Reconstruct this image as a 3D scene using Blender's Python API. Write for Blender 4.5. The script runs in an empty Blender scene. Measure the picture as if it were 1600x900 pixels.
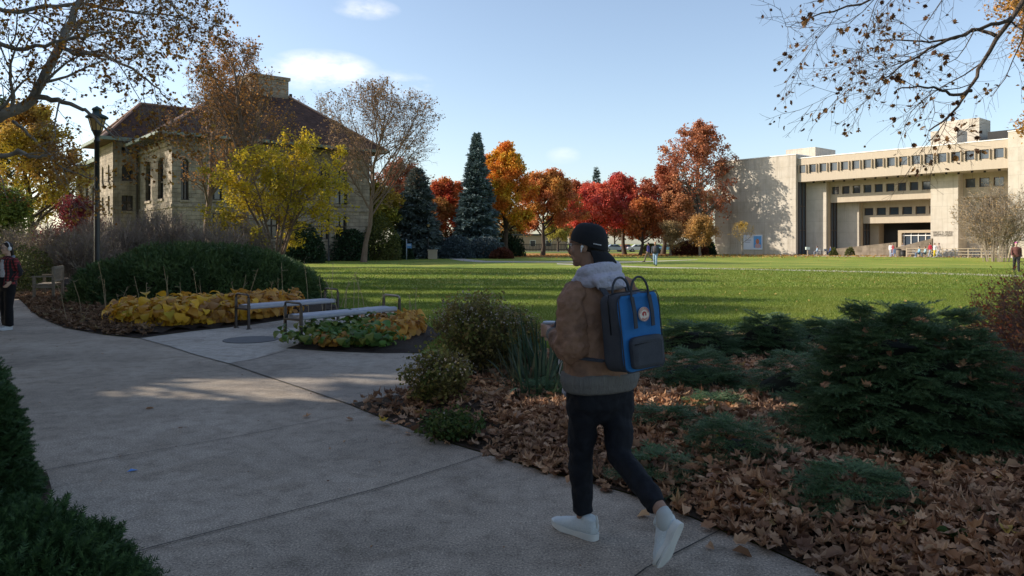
import bpy, math, random
import numpy as np
from mathutils import Vector, Matrix
PI = math.pi
R = math.radians
random.seed(5)
F = 1155.0; HZ = 380.0; EYE = 1.65
SUN_EL = 27.0
SH = (0.993, -0.12)                     # direction shadows travel on the ground
COT = 1.0 / math.tan(R(SUN_EL))
SC = bpy.context.scene
COL = SC.collection

def g(u, v):
    d = F * EYE / (v - HZ)
    return ((u - 800) / F * d, d)
def pw(u, v, d):
    return np.array([(u - 800) / F * d, d, EYE + (HZ - v) / F * d])

# ------------------------------------------------------------------ mesh collector
class MB:
    def __init__(s):
        s.V = []; s.L = []; s.C = []; s.M = []; s.n = 0
    def add(s, V, Fc, mi=0):
        V = np.asarray(V, float).reshape(-1, 3)
        if isinstance(Fc, np.ndarray):
            if len(Fc) == 0: return s
            s.L.append((Fc + s.n).ravel()); s.C.append(np.full(len(Fc), Fc.shape[1])); s.M.append(np.full(len(Fc), mi))
        else:
            for f in Fc:
                s.L.append(np.array(f) + s.n); s.C.append(np.array([len(f)])); s.M.append(np.array([mi]))
        s.V.append(V); s.n += len(V); return s
    def box(s, x0, x1, y0, y1, z0, z1, mi=0, M=None):
        V = np.array([[x0,y0,z0],[x1,y0,z0],[x1,y1,z0],[x0,y1,z0],[x0,y0,z1],[x1,y0,z1],[x1,y1,z1],[x0,y1,z1]], float)
        if M is not None: V = V @ np.array(M)[:3,:3].T + np.array(M)[:3,3]
        return s.add(V, np.array([[0,3,2,1],[4,5,6,7],[0,1,5,4],[1,2,6,5],[2,3,7,6],[3,0,4,7]]), mi)
    def tube(s, P, rad, sides=8, mi=0, cap=True):
        P = np.asarray(P, float); rad = np.broadcast_to(np.asarray(rad, float), (len(P),))
        V, Fc = tube_batch(P[None], np.array(rad)[None], sides)
        s.add(V, Fc, mi)
        if cap:
            m = len(P)
            s.L.append(np.arange(sides)[::-1] + s.n - m*sides); s.C.append(np.array([sides])); s.M.append(np.array([mi]))
            s.L.append(np.arange(sides) + s.n - sides); s.C.append(np.array([sides])); s.M.append(np.array([mi]))
        return s
    def cyl(s, x, y, z0, z1, r0, r1=None, sides=16, mi=0):
        return s.tube([[x,y,z0],[x,y,z1]], [r0, r0 if r1 is None else r1], sides, mi)
    def lathe(s, prof, x=0, y=0, z=0, sides=20, mi=0):
        a = np.arange(sides)*2*PI/sides; n = len(prof)
        V = np.array([[[x+r*math.cos(t), y+r*math.sin(t), z+h] for t in a] for r, h in prof]).reshape(-1,3)
        Fc = []
        for i in range(n-1):
            for j in range(sides):
                k = (j+1) % sides
                Fc.append([i*sides+j, i*sides+k, (i+1)*sides+k, (i+1)*sides+j])
        s.add(V, np.array(Fc), mi)
        if prof[0][0] > 1e-5: s.L.append(np.arange(sides)[::-1]+s.n-n*sides); s.C.append(np.array([sides])); s.M.append(np.array([mi]))
        if prof[-1][0] > 1e-5: s.L.append(np.arange(sides)+s.n-sides); s.C.append(np.array([sides])); s.M.append(np.array([mi]))
        return s
    def ell(s, c, r, rot=None, n=12, mi=0):
        a = np.linspace(0, PI, n); b = np.arange(2*n)*PI/n
        V = np.array([[math.sin(t)*math.cos(q), math.sin(t)*math.sin(q), math.cos(t)] for t in a for q in b])*np.array(r)
        if rot is not None: V = V @ np.array(rot).T
        V = V + np.array(c); m = 2*n
        Fc = np.array([[i*m+j, (i+1)*m+j, (i+1)*m+(j+1)%m, i*m+(j+1)%m] for i in range(n-1) for j in range(m)])
        return s.add(V, Fc, mi)
    def poly(s, pts, z, mi=0):
        V = [[p[0], p[1], z] for p in pts]
        ar = sum(pts[i-1][0]*pts[i][1]-pts[i][0]*pts[i-1][1] for i in range(len(pts)))
        f = list(range(len(pts)))
        return s.add(V, [f if ar > 0 else f[::-1]], mi)
    def prism(s, pts, z0, z1, mi=0, M=None):
        n = len(pts); V = np.array([[p[0],p[1],z0] for p in pts]+[[p[0],p[1],z1] for p in pts], float)
        ar = sum(pts[i-1][0]*pts[i][1]-pts[i][0]*pts[i-1][1] for i in range(n))
        if M is not None: V = V @ np.array(M)[:3,:3].T + np.array(M)[:3,3]
        Fc = [list(range(n))[::-1], list(range(n,2*n))]+[[i,(i+1)%n,n+(i+1)%n,n+i] for i in range(n)]
        if ar < 0: Fc = [f[::-1] for f in Fc]
        return s.add(V, Fc, mi)
    def loft(s, P, rx, ry, side, n=16, mi=0, sq=1.0):
        """closed elliptical loft; side = direction of the rx axis"""
        P = np.asarray(P, float); m = len(P)
        rx = np.broadcast_to(np.asarray(rx, float), (m,)); ry = np.broadcast_to(np.asarray(ry, float), (m,))
        T = np.gradient(P, axis=0); T /= np.linalg.norm(T, axis=1)[:,None]
        side = np.asarray(side, float)
        A = side[None] - (T@side)[:,None]*T; A /= np.linalg.norm(A, axis=1)[:,None]
        B = np.cross(T, A); t = np.arange(n)*2*PI/n
        c = np.sign(np.cos(t))*np.abs(np.cos(t))**sq; q = np.sign(np.sin(t))*np.abs(np.sin(t))**sq
        V = P[:,None]+A[:,None]*(rx[:,None]*c)[...,None]+B[:,None]*(ry[:,None]*q)[...,None]
        V = np.concatenate([V.reshape(-1,3), P[:1]-T[:1]*min(rx[0],ry[0])*.5, P[-1:]+T[-1:]*min(rx[-1],ry[-1])*.5])
        Fc = [[i*n+j, i*n+(j+1)%n, (i+1)*n+(j+1)%n, (i+1)*n+j] for i in range(m-1) for j in range(n)]
        Fc += [[m*n, (j+1)%n, j] for j in range(n)] + [[m*n+1, (m-1)*n+j, (m-1)*n+(j+1)%n] for j in range(n)]
        return s.add(V, Fc, mi)
    def mesh(s, name, mats, smooth=False):
        me = bpy.data.meshes.new(name)
        V = np.concatenate(s.V); L = np.concatenate(s.L); C = np.concatenate(s.C); M = np.concatenate(s.M)
        me.vertices.add(len(V)); me.vertices.foreach_set('co', V.ravel())
        me.loops.add(len(L)); me.loops.foreach_set('vertex_index', L.astype(np.int32))
        me.polygons.add(len(C)); me.polygons.foreach_set('loop_start', np.concatenate([[0], np.cumsum(C)[:-1]]).astype(np.int32))
        me.polygons.foreach_set('material_index', M.astype(np.int32))
        me.polygons.foreach_set('use_smooth', np.full(len(C), bool(smooth)))
        me.update(calc_edges=True)
        for m in (mats if isinstance(mats, (list, tuple)) else [mats]): me.materials.append(m)
        return me
    def build(s, name, mats, parent=None, smooth=False, loc=None, rz=0):
        o = bpy.data.objects.new(name, s.mesh(name, mats, smooth)); COL.objects.link(o)
        if parent is not None: o.parent = parent
        if loc is not None: o.location = loc
        if rz: o.rotation_euler = (0,0,rz)
        return o

def tube_batch(P, Rd, sides):
    m, n = P.shape[:2]
    T = np.gradient(P, axis=1); T /= (np.linalg.norm(T, axis=2)[...,None]+1e-9)
    mean = P[:,-1]-P[:,0]; mean = mean/(np.linalg.norm(mean, axis=1)[:,None]+1e-9)
    ref = np.where(np.abs(mean[:,2:3]) > .8, np.array([[1.,0,0]]), np.array([[0,0,1.]]))
    U = np.cross(T, ref[:,None]); U /= (np.linalg.norm(U, axis=2)[...,None]+1e-9); W = np.cross(T, U)
    t = np.arange(sides)*2*PI/sides
    V = P[:,:,None]+Rd[:,:,None,None]*(np.cos(t)[None,None,:,None]*U[:,:,None]+np.sin(t)[None,None,:,None]*W[:,:,None])
    i, k, j = np.meshgrid(np.arange(m), np.arange(n-1), np.arange(sides), indexing='ij'); j2 = (j+1) % sides
    b = i*n*sides+k*sides
    Fc = np.stack([b+j, b+j2, b+sides+j2, b+sides+j], -1).reshape(-1,4)
    return V.reshape(-1,3), Fc

def stamp(TV, TF, pos, M, sc):
    """copies of a template mesh: TV (v,3), TF (f,k), pos (n,3), M (n,3,3) columns = axes, sc (n,)"""
    V = np.einsum('nij,vj->nvi', M, TV)*np.asarray(sc)[:,None,None]+pos[:,None]
    Fc = (TF[None]+(np.arange(len(pos))*len(TV))[:,None,None]).reshape(-1, TF.shape[1])
    return V.reshape(-1,3), Fc

def frames(d, rng, up=None):
    """random roll frames whose y axis is d; up: preferred normal"""
    d = d/np.linalg.norm(d, axis=1)[:,None]
    r = rng.normal(size=d.shape) if up is None else up
    x = np.cross(d, r); x /= np.linalg.norm(x, axis=1)[:,None]+1e-9
    z = np.cross(x, d)
    return np.stack([x, d, z], -1)

def rand_dirs(n, rng, flat=1.0):
    v = rng.normal(size=(n,3)); v[:,2] *= flat
    return v/np.linalg.norm(v, axis=1)[:,None]

LEAF4 = (np.array([[0,0,0],[.38,.45,.08],[0,1,0],[-.38,.45,.08]]), np.array([[0,1,2,3]]))
LEAF6 = (np.array([[0,0,0],[.3,.3,.1],[.26,.7,.06],[0,1,-.08],[-.26,.7,.06],[-.3,.3,.1],[0,.5,-.02]]),
         np.array([[0,1,6],[1,2,6],[2,3,6],[3,4,6],[4,5,6],[5,0,6]]))
def lobed_leaf(curl=.25):
    ang = [-90,-50,-25,0,28,48,70,90,110,132,152,180,205,230]
    rad = [.42,.62,.5,.85,.6,.88,.64,1.0,.64,.88,.6,.85,.5,.62]
    V = [[0,0,-.05]]+[[r*.55*math.cos(R(a)), r*.55*math.sin(R(a)), curl*(r*r)*(.7+.5*math.sin(a*7.))] for a, r in zip(ang, rad)]
    n = len(ang)
    return np.array(V), np.array([[0, 1+i, 1+(i+1) % n] for i in range(n)])

def inside(pts, poly):
    x, y = pts[:,0], pts[:,1]; r = np.zeros(len(pts), bool); n = len(poly)
    for i in range(n):
        x1, y1 = poly[i-1][:2]; x2, y2 = poly[i][:2]
        c = ((y1 > y) != (y2 > y)) & (x < (x2-x1)*(y-y1)/((y2-y1)+1e-12)+x1)
        r ^= c
    return r
def edge_dist(pts, poly):
    d = np.full(len(pts), 1e9)
    for i in range(len(poly)):
        a = np.array(poly[i-1][:2]); b = np.array(poly[i][:2]); ab = b-a
        t = np.clip(((pts[:,:2]-a)@ab)/(ab@ab+1e-9), 0, 1)
        d = np.minimum(d, np.linalg.norm(pts[:,:2]-a-t[:,None]*ab, axis=1))
    return d

# ------------------------------------------------------------------ naming
def tag(o, label=None, cat=None, group=None, kind=None):
    if label: o['label'] = label
    if cat: o['category'] = cat
    if group: o['group'] = group
    if kind: o['kind'] = kind
    return o
def thing(name, label, cat, loc=(0,0,0), rz=0, group=None):
    o = bpy.data.objects.new(name, None); COL.objects.link(o)
    o.location = loc; o.rotation_euler = (0,0,rz); o.empty_display_size = .3
    return tag(o, label, cat, group)
def copy_tree(o, parent=None):
    c = o.copy(); COL.objects.link(c); c.parent = parent
    for ch in list(o.children): copy_tree(ch, c)
    return c

# ------------------------------------------------------------------ materials
def nt(m):
    m.use_nodes = True; return m.node_tree, m.node_tree.nodes, m.node_tree.links
def ramp(nodes, cols, interp='LINEAR'):
    r = nodes.new('ShaderNodeValToRGB'); r.color_ramp.interpolation = interp
    e = r.color_ramp.elements
    while len(e) < len(cols): e.new(.5)
    for i, c in enumerate(cols):
        if len(c) == 2: e[i].position = c[0]; cc = c[1]
        else: e[i].position = i/max(1, len(cols)-1); cc = c
        e[i].color = (*cc, 1)
    return r
def mat(name, c1, c2=None, scale=5., rough=.7, bump=0., bscale=None, metal=0., detail=6, coords='Object', spec=.3, stretch=None, c3=None):
    m = bpy.data.materials.new(name); t, N, Lk = nt(m); b = N['Principled BSDF']
    b.inputs['Roughness'].default_value = rough; b.inputs['Metallic'].default_value = metal
    b.inputs['Specular IOR Level'].default_value = spec
    b.inputs['Base Color'].default_value = (*c1, 1)
    tc = N.new('ShaderNodeTexCoord'); src = tc.outputs[coords]
    if stretch:
        mp = N.new('ShaderNodeMapping'); mp.inputs['Scale'].default_value = stretch; Lk.new(src, mp.inputs[0]); src = mp.outputs[0]
    if c2 is not None:
        n = N.new('ShaderNodeTexNoise'); n.inputs['Scale'].default_value = scale; n.inputs['Detail'].default_value = detail
        n.inputs['Roughness'].default_value = .65
        Lk.new(src, n.inputs['Vector'])
        r = ramp(N, [(.3, c1), (.7, c2)] if c3 is None else [(.28, c1), (.5, c2), (.72, c3)])
        Lk.new(n.outputs['Fac'], r.inputs[0]); Lk.new(r.outputs[0], b.inputs['Base Color'])
    if bump:
        n2 = N.new('ShaderNodeTexNoise'); n2.inputs['Scale'].default_value = bscale or scale*4; n2.inputs['Detail'].default_value = 4
        Lk.new(src, n2.inputs['Vector'])
        bp = N.new('ShaderNodeBump'); bp.inputs['Strength'].default_value = bump; bp.inputs['Distance'].default_value = .05
        Lk.new(n2.outputs['Fac'], bp.inputs['Height']); Lk.new(bp.outputs[0], b.inputs['Normal'])
    return m
def leafmat(name, cols, trans=.35, rough=.6, clump=None, cscale=.6, spec=.2):
    """cols = ramp over random-per-leaf; clump = second colour blended by large soft noise"""
    m = bpy.data.materials.new(name); t, N, Lk = nt(m); b = N['Principled BSDF']; out = N['Material Output']
    b.inputs['Roughness'].default_value = rough; b.inputs['Specular IOR Level'].default_value = spec
    ge = N.new('ShaderNodeNewGeometry'); r = ramp(N, cols); Lk.new(ge.outputs['Random Per Island'], r.inputs[0]); col = r.outputs[0]
    if clump:
        tc = N.new('ShaderNodeTexCoord'); n = N.new('ShaderNodeTexNoise'); n.inputs['Scale'].default_value = cscale; n.inputs['Detail'].default_value = 2
        Lk.new(tc.outputs['Object'], n.inputs['Vector'])
        rr = ramp(N, [(.42, (0,0,0)), (.6, (1,1,1))]); Lk.new(n.outputs['Fac'], rr.inputs[0])
        mx = N.new('ShaderNodeMix'); mx.data_type = 'RGBA'; Lk.new(rr.outputs[0], mx.inputs[0])
        r2 = ramp(N, clump); Lk.new(ge.outputs['Random Per Island'], r2.inputs[0])
        Lk.new(col, mx.inputs[6]); Lk.new(r2.outputs[0], mx.inputs[7]); col = mx.outputs[2]
    Lk.new(col, b.inputs['Base Color'])
    tr = N.new('ShaderNodeBsdfTranslucent'); Lk.new(col, tr.inputs['Color'])
    ms = N.new('ShaderNodeMixShader'); ms.inputs[0].default_value = trans
    Lk.new(b.outputs[0], ms.inputs[1]); Lk.new(tr.outputs[0], ms.inputs[2]); Lk.new(ms.outputs[0], out.inputs['Surface'])
    return m
def glassmat(name, col=(.03,.04,.05), rough=.06, spec=.6):
    m = bpy.data.materials.new(name); t, N, Lk = nt(m); b = N['Principled BSDF']
    b.inputs['Base Color'].default_value = (*col,1); b.inputs['Roughness'].default_value = rough; b.inputs['Specular IOR Level'].default_value = spec
    tc = N.new('ShaderNodeTexCoord'); n = N.new('ShaderNodeTexNoise'); n.inputs['Scale'].default_value = .8
    Lk.new(tc.outputs['Object'], n.inputs['Vector']); bp = N.new('ShaderNodeBump'); bp.inputs['Strength'].default_value = .05
    Lk.new(n.outputs['Fac'], bp.inputs['Height']); Lk.new(bp.outputs[0], b.inputs['Normal'])
    return m

def concrete(name, base, dark, light, speck=60.):
    m = bpy.data.materials.new(name); t, N, Lk = nt(m); b = N['Principled BSDF']
    b.inputs['Roughness'].default_value = .85; b.inputs['Specular IOR Level'].default_value = .25
    tc = N.new('ShaderNodeTexCoord')
    n1 = N.new('ShaderNodeTexNoise'); n1.inputs['Scale'].default_value = .55; n1.inputs['Detail'].default_value = 9; n1.inputs['Roughness'].default_value = .62
    n2 = N.new('ShaderNodeTexNoise'); n2.inputs['Scale'].default_value = speck; n2.inputs['Detail'].default_value = 4; n2.inputs['Roughness'].default_value = .8
    n3 = N.new('ShaderNodeTexVoronoi'); n3.inputs['Scale'].default_value = speck*1.7
    for n in (n1, n2, n3): Lk.new(tc.outputs['Object'], n.inputs['Vector'])
    r1 = ramp(N, [(.33, dark), (.5, base), (.68, light)]); Lk.new(n1.outputs['Fac'], r1.inputs[0])
    n4 = N.new('ShaderNodeTexNoise'); n4.inputs['Scale'].default_value = 6.5; n4.inputs['Detail'].default_value = 8; n4.inputs['Roughness'].default_value = .7; Lk.new(tc.outputs['Object'], n4.inputs['Vector'])
    r4 = ramp(N, [(.32, (.70,.69,.68)), (.5, (1,1,1)), (.7, (1.16,1.15,1.13))]); Lk.new(n4.outputs['Fac'], r4.inputs[0])
    mx4 = N.new('ShaderNodeMix'); mx4.data_type = 'RGBA'; mx4.blend_type = 'MULTIPLY'; mx4.inputs[0].default_value = 1; Lk.new(r1.outputs[0], mx4.inputs[6]); Lk.new(r4.outputs[0], mx4.inputs[7])
    r2 = ramp(N, [(.36, (.22,.21,.20)), (.46, (.85,.85,.85)), (.54, (1.0,1.0,1.0)), (.64, (2.1,2.05,1.95))]); Lk.new(n2.outputs['Fac'], r2.inputs[0])
    mx = N.new('ShaderNodeMix'); mx.data_type = 'RGBA'; mx.blend_type = 'MULTIPLY'; mx.inputs[0].default_value = .85; mx.clamp_result = False
    Lk.new(mx4.outputs[2], mx.inputs[6]); Lk.new(r2.outputs[0], mx.inputs[7])
    r3 = ramp(N, [(.0, (.55,.55,.55)), (.22, (1,1,1))]); Lk.new(n3.outputs['Distance'], r3.inputs[0])
    mx2 = N.new('ShaderNodeMix'); mx2.data_type = 'RGBA'; mx2.blend_type = 'MULTIPLY'; mx2.inputs[0].default_value = .6
    Lk.new(mx.outputs[2], mx2.inputs[6]); Lk.new(r3.outputs[0], mx2.inputs[7])
    n5 = N.new('ShaderNodeTexNoise'); n5.inputs['Scale'].default_value = 1.7; n5.inputs['Detail'].default_value = 3; n5.inputs['Distortion'].default_value = 1.2; Lk.new(tc.outputs['Object'], n5.inputs['Vector'])
    r5 = ramp(N, [(.36, (.72,.70,.67)), (.42, (1,1,1)), (.62, (1,1,1)), (.70, (.84,.83,.81))]); Lk.new(n5.outputs['Fac'], r5.inputs[0])
    mx5 = N.new('ShaderNodeMix'); mx5.data_type = 'RGBA'; mx5.blend_type = 'MULTIPLY'; mx5.inputs[0].default_value = .45; Lk.new(mx2.outputs[2], mx5.inputs[6]); Lk.new(r5.outputs[0], mx5.inputs[7])
    Lk.new(mx5.outputs[2], b.inputs['Base Color'])
    bp = N.new('ShaderNodeBump'); bp.inputs['Strength'].default_value = .35; bp.inputs['Distance'].default_value = .003
    Lk.new(n2.outputs['Fac'], bp.inputs['Height']); Lk.new(bp.outputs[0], b.inputs['Normal'])
    return m

def stone(name, c1, c2, mortar, bw=.6, bh=.3, rough=.85, bump=.5, lo=.62):
    m = bpy.data.materials.new(name); t, N, Lk = nt(m); b = N['Principled BSDF']; b.inputs['Roughness'].default_value = rough
    b.inputs['Specular IOR Level'].default_value = .2
    tc = N.new('ShaderNodeTexCoord'); sx = N.new('ShaderNodeSeparateXYZ'); Lk.new(tc.outputs['Object'], sx.inputs[0])
    ad = N.new('ShaderNodeMath'); ad.operation = 'ADD'; Lk.new(sx.outputs[0], ad.inputs[0]); Lk.new(sx.outputs[1], ad.inputs[1])
    cb = N.new('ShaderNodeCombineXYZ'); Lk.new(ad.outputs[0], cb.inputs[0]); Lk.new(sx.outputs[2], cb.inputs[1])
    br = N.new('ShaderNodeTexBrick'); Lk.new(cb.outputs[0], br.inputs['Vector'])
    br.inputs['Color1'].default_value = (*c1,1); br.inputs['Color2'].default_value = (*c2,1); br.inputs['Mortar'].default_value = (*mortar,1)
    br.inputs['Scale'].default_value = 1; br.inputs['Brick Width'].default_value = bw; br.inputs['Row Height'].default_value = bh
    br.inputs['Mortar Size'].default_value = .012; br.inputs['Bias'].default_value = 0
    n = N.new('ShaderNodeTexNoise'); n.inputs['Scale'].default_value = 1.3; n.inputs['Detail'].default_value = 8; Lk.new(tc.outputs['Object'], n.inputs['Vector'])
    r = ramp(N, [(.3, (lo,lo*.98,lo*.95)), (.65, (1.1-.1*(lo>.8),1.08-.08*(lo>.8),1.05-.05*(lo>.8)))]); Lk.new(n.outputs['Fac'], r.inputs[0])
    mx = N.new('ShaderNodeMix'); mx.data_type = 'RGBA'; mx.blend_type = 'MULTIPLY'; mx.inputs[0].default_value = 1
    Lk.new(br.outputs['Color'], mx.inputs[6]); Lk.new(r.outputs[0], mx.inputs[7])
    mp = N.new('ShaderNodeMapping'); mp.inputs['Scale'].default_value = (1.6,1.6,.10); Lk.new(tc.outputs['Object'], mp.inputs[0])
    ns = N.new('ShaderNodeTexNoise'); ns.inputs['Scale'].default_value = 1; ns.inputs['Detail'].default_value = 6; ns.inputs['Roughness'].default_value = .7; Lk.new(mp.outputs[0], ns.inputs['Vector'])
    rs = ramp(N, [(.34, (.78,.765,.74)), (.5, (1,1,1)), (.7, (1.05,1.04,1.02))]); Lk.new(ns.outputs['Fac'], rs.inputs[0])
    mz = N.new('ShaderNodeMix'); mz.data_type = 'RGBA'; mz.blend_type = 'MULTIPLY'; mz.inputs[0].default_value = 1; Lk.new(mx.outputs[2], mz.inputs[6]); Lk.new(rs.outputs[0], mz.inputs[7]); Lk.new(mz.outputs[2], b.inputs['Base Color'])
    n2 = N.new('ShaderNodeTexNoise'); n2.inputs['Scale'].default_value = 9; n2.inputs['Detail'].default_value = 6; Lk.new(tc.outputs['Object'], n2.inputs['Vector'])
    m2 = N.new('ShaderNodeMath'); m2.operation = 'SUBTRACT'; Lk.new(n2.outputs['Fac'], m2.inputs[0]); Lk.new(br.outputs['Fac'], m2.inputs[1])
    bp = N.new('ShaderNodeBump'); bp.inputs['Strength'].default_value = bump; bp.inputs['Distance'].default_value = .08
    Lk.new(m2.outputs[0], bp.inputs['Height']); Lk.new(bp.outputs[0], b.inputs['Normal'])
    return m

# ------------------------------------------------------------------ camera, sun, sky
SC.render.engine = 'CYCLES'
SC.render.resolution_x = 1024; SC.render.resolution_y = 576
cam = bpy.data.cameras.new('camera'); co = bpy.data.objects.new('camera', cam); COL.objects.link(co)
co.location = (0,0,EYE); co.rotation_euler = (R(90),0,0)
cam.sensor_width = 36; cam.lens = F/1600*36; cam.shift_y = -(450-HZ)/1600; cam.clip_end = 3000; cam.clip_start = .05
SC.camera = co
sun = bpy.data.lights.new('sun', 'SUN'); so = bpy.data.objects.new('sun', sun); COL.objects.link(so)
sun.energy = 5.0; sun.angle = R(.55); sun.color = (1.0,.915,.79)
el = R(SUN_EL)
sdir = Vector((-SH[0]*math.cos(el), -SH[1]*math.cos(el), math.sin(el)))
so.rotation_euler = sdir.to_track_quat('Z','Y').to_euler(); so.location = (-30,0,30)
w = bpy.data.worlds.new('World'); SC.world = w; t, N, Lk = nt(w); bg = N['Background']
sky = N.new('ShaderNodeTexSky'); sky.sky_type = 'NISHITA'; sky.sun_disc = False
sky.sun_elevation = el; sky.sun_rotation = math.atan2(sdir.x, sdir.y)
sky.air_density = 1.0; sky.dust_density = 1.2; sky.ozone_density = 1.6; sky.altitude = 200
tc = N.new('ShaderNodeTexCoord'); nm = N.new('ShaderNodeVectorMath'); nm.operation = 'NORMALIZE'; Lk.new(tc.outputs['Generated'], nm.inputs[0])
fac = None
for (cu, cv, ru, rv, amt) in ((505,112,80,30,1.0), (600,130,70,20,.7), (572,14,46,15,.6), (880,243,26,13,.25), (800,500,10,5,0)):
    d = Vector(((cu-800)/F, 1, (HZ-cv)/F)).normalized()
    ri = d.cross(Vector((0,0,1))).normalized(); upv = ri.cross(d)
    outs = []
    for ax, rr in ((ri, ru), (upv, rv)):
        dp = N.new('ShaderNodeVectorMath'); dp.operation = 'DOT_PRODUCT'; Lk.new(nm.outputs[0], dp.inputs[0]); dp.inputs[1].default_value = ax
        sb = N.new('ShaderNodeMath'); sb.operation = 'MULTIPLY'; Lk.new(dp.outputs['Value'], sb.inputs[0]); sb.inputs[1].default_value = F/rr
        sq = N.new('ShaderNodeMath'); sq.operation = 'POWER'; ab = N.new('ShaderNodeMath'); ab.operation = 'ABSOLUTE'
        Lk.new(sb.outputs[0], ab.inputs[0]); Lk.new(ab.outputs[0], sq.inputs[0]); sq.inputs[1].default_value = 2; outs.append(sq.outputs[0])
    s_ = N.new('ShaderNodeMath'); s_.operation = 'ADD'; Lk.new(outs[0], s_.inputs[0]); Lk.new(outs[1], s_.inputs[1])
    fr = N.new('ShaderNodeVectorMath'); fr.operation = 'DOT_PRODUCT'; Lk.new(nm.outputs[0], fr.inputs[0]); fr.inputs[1].default_value = d
    gt = N.new('ShaderNodeMath'); gt.operation = 'GREATER_THAN'; Lk.new(fr.outputs['Value'], gt.inputs[0]); gt.inputs[1].default_value = .5
    mr = N.new('ShaderNodeMapRange'); mr.inputs['From Min'].default_value = 1.3; mr.inputs['From Max'].default_value = 0; mr.inputs['To Max'].default_value = amt
    Lk.new(s_.outputs[0], mr.inputs['Value'])
    mg = N.new('ShaderNodeMath'); mg.operation = 'MULTIPLY'; Lk.new(mr.outputs[0], mg.inputs[0]); Lk.new(gt.outputs[0], mg.inputs[1])
    if fac is None: fac = mg.outputs[0]
    else:
        a_ = N.new('ShaderNodeMath'); a_.operation = 'MAXIMUM'; Lk.new(fac, a_.inputs[0]); Lk.new(mg.outputs[0], a_.inputs[1]); fac = a_.outputs[0]
mp = N.new('ShaderNodeMapping'); mp.inputs['Scale'].default_value = (14,14,34); Lk.new(nm.outputs[0], mp.inputs[0])
no = N.new('ShaderNodeTexNoise'); no.inputs['Scale'].default_value = 1.0; no.inputs['Detail'].default_value = 7; no.inputs['Roughness'].default_value = .6; Lk.new(mp.outputs[0], no.inputs['Vector'])
nr = N.new('ShaderNodeMapRange'); nr.inputs['From Min'].default_value = .36; nr.inputs['From Max'].default_value = .66; Lk.new(no.outputs['Fac'], nr.inputs['Value'])
fm = N.new('ShaderNodeMath'); fm.operation = 'MULTIPLY'; Lk.new(fac, fm.inputs[0]); Lk.new(nr.outputs[0], fm.inputs[1])
cm = N.new('ShaderNodeMix'); cm.data_type = 'RGBA'; Lk.new(fm.outputs[0], cm.inputs[0]); hs = N.new('ShaderNodeHueSaturation'); hs.inputs['Saturation'].default_value = .88; hs.inputs['Value'].default_value = 1.03; Lk.new(sky.outputs[0], hs.inputs['Color']); Lk.new(hs.outputs[0], cm.inputs[6]); cm.inputs[7].default_value = (7.0,6.7,6.5,1)
Lk.new(cm.outputs[2], bg.inputs['Color']); bg.inputs['Strength'].default_value = .15
SC.view_settings.view_transform = 'Standard'; SC.view_settings.look = 'None'; SC.view_settings.exposure = .5; SC.view_settings.gamma = 1
# ================================================================== GROUND
M_soil = mat('soil', (.035,.022,.014), (.075,.05,.032), 3, .95, .8, 30, c3=(.05,.033,.022))
M_mulch = mat('mulch', (.018,.012,.009), (.06,.04,.028), 25, .95, 1.0, 60)
M_conc = concrete('path_concrete', (.345,.285,.225), (.24,.197,.155), (.43,.36,.29), 80)
M_conc2 = concrete('patio_concrete', (.42,.375,.325), (.33,.29,.25), (.48,.43,.375), 120)
M_joint = mat('joint', (.03,.028,.025), (.07,.06,.05), 20, .95)
M_farpath = mat('far_path', (.40,.35,.28), (.50,.45,.37), 2, .9)
M_asph = mat('asphalt', (.05,.05,.052), (.08,.08,.08), 3, .9)
# lawn: turf colour with broad patches, fine mottling and strong micro relief
M_lawn = bpy.data.materials.new('lawn'); t, N, Lk = nt(M_lawn); b = N['Principled BSDF']
b.inputs['Roughness'].default_value = .75; b.inputs['Specular IOR Level'].default_value = .2
tc = N.new('ShaderNodeTexCoord')
n1 = N.new('ShaderNodeTexNoise'); n1.inputs['Scale'].default_value = .22; n1.inputs['Detail'].default_value = 8
n2 = N.new('ShaderNodeTexNoise'); n2.inputs['Scale'].default_value = 9; n2.inputs['Detail'].default_value = 8; n2.inputs['Roughness'].default_value = .75
for n in (n1, n2): Lk.new(tc.outputs['Object'], n.inputs['Vector'])
r1 = ramp(N, [(.3, (.13,.185,.026)), (.5, (.215,.265,.036)), (.7, (.33,.31,.065))]); Lk.new(n1.outputs['Fac'], r1.inputs[0])
r2 = ramp(N, [(.3, (.5,.55,.45)), (.5, (1,1,1)), (.72, (1.5,1.35,1.25))]); Lk.new(n2.outputs['Fac'], r2.inputs[0])
mx = N.new('ShaderNodeMix'); mx.data_type = 'RGBA'; mx.blend_type = 'MULTIPLY'; mx.inputs[0].default_value = 1
Lk.new(r1.outputs[0], mx.inputs[6]); Lk.new(r2.outputs[0], mx.inputs[7]); Lk.new(mx.outputs[2], b.inputs['Base Color'])
bp = N.new('ShaderNodeBump'); bp.inputs['Strength'].default_value = .9; bp.inputs['Distance'].default_value = .06
Lk.new(n2.outputs['Fac'], bp.inputs['Height']); Lk.new(bp.outputs[0], b.inputs['Normal'])

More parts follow.
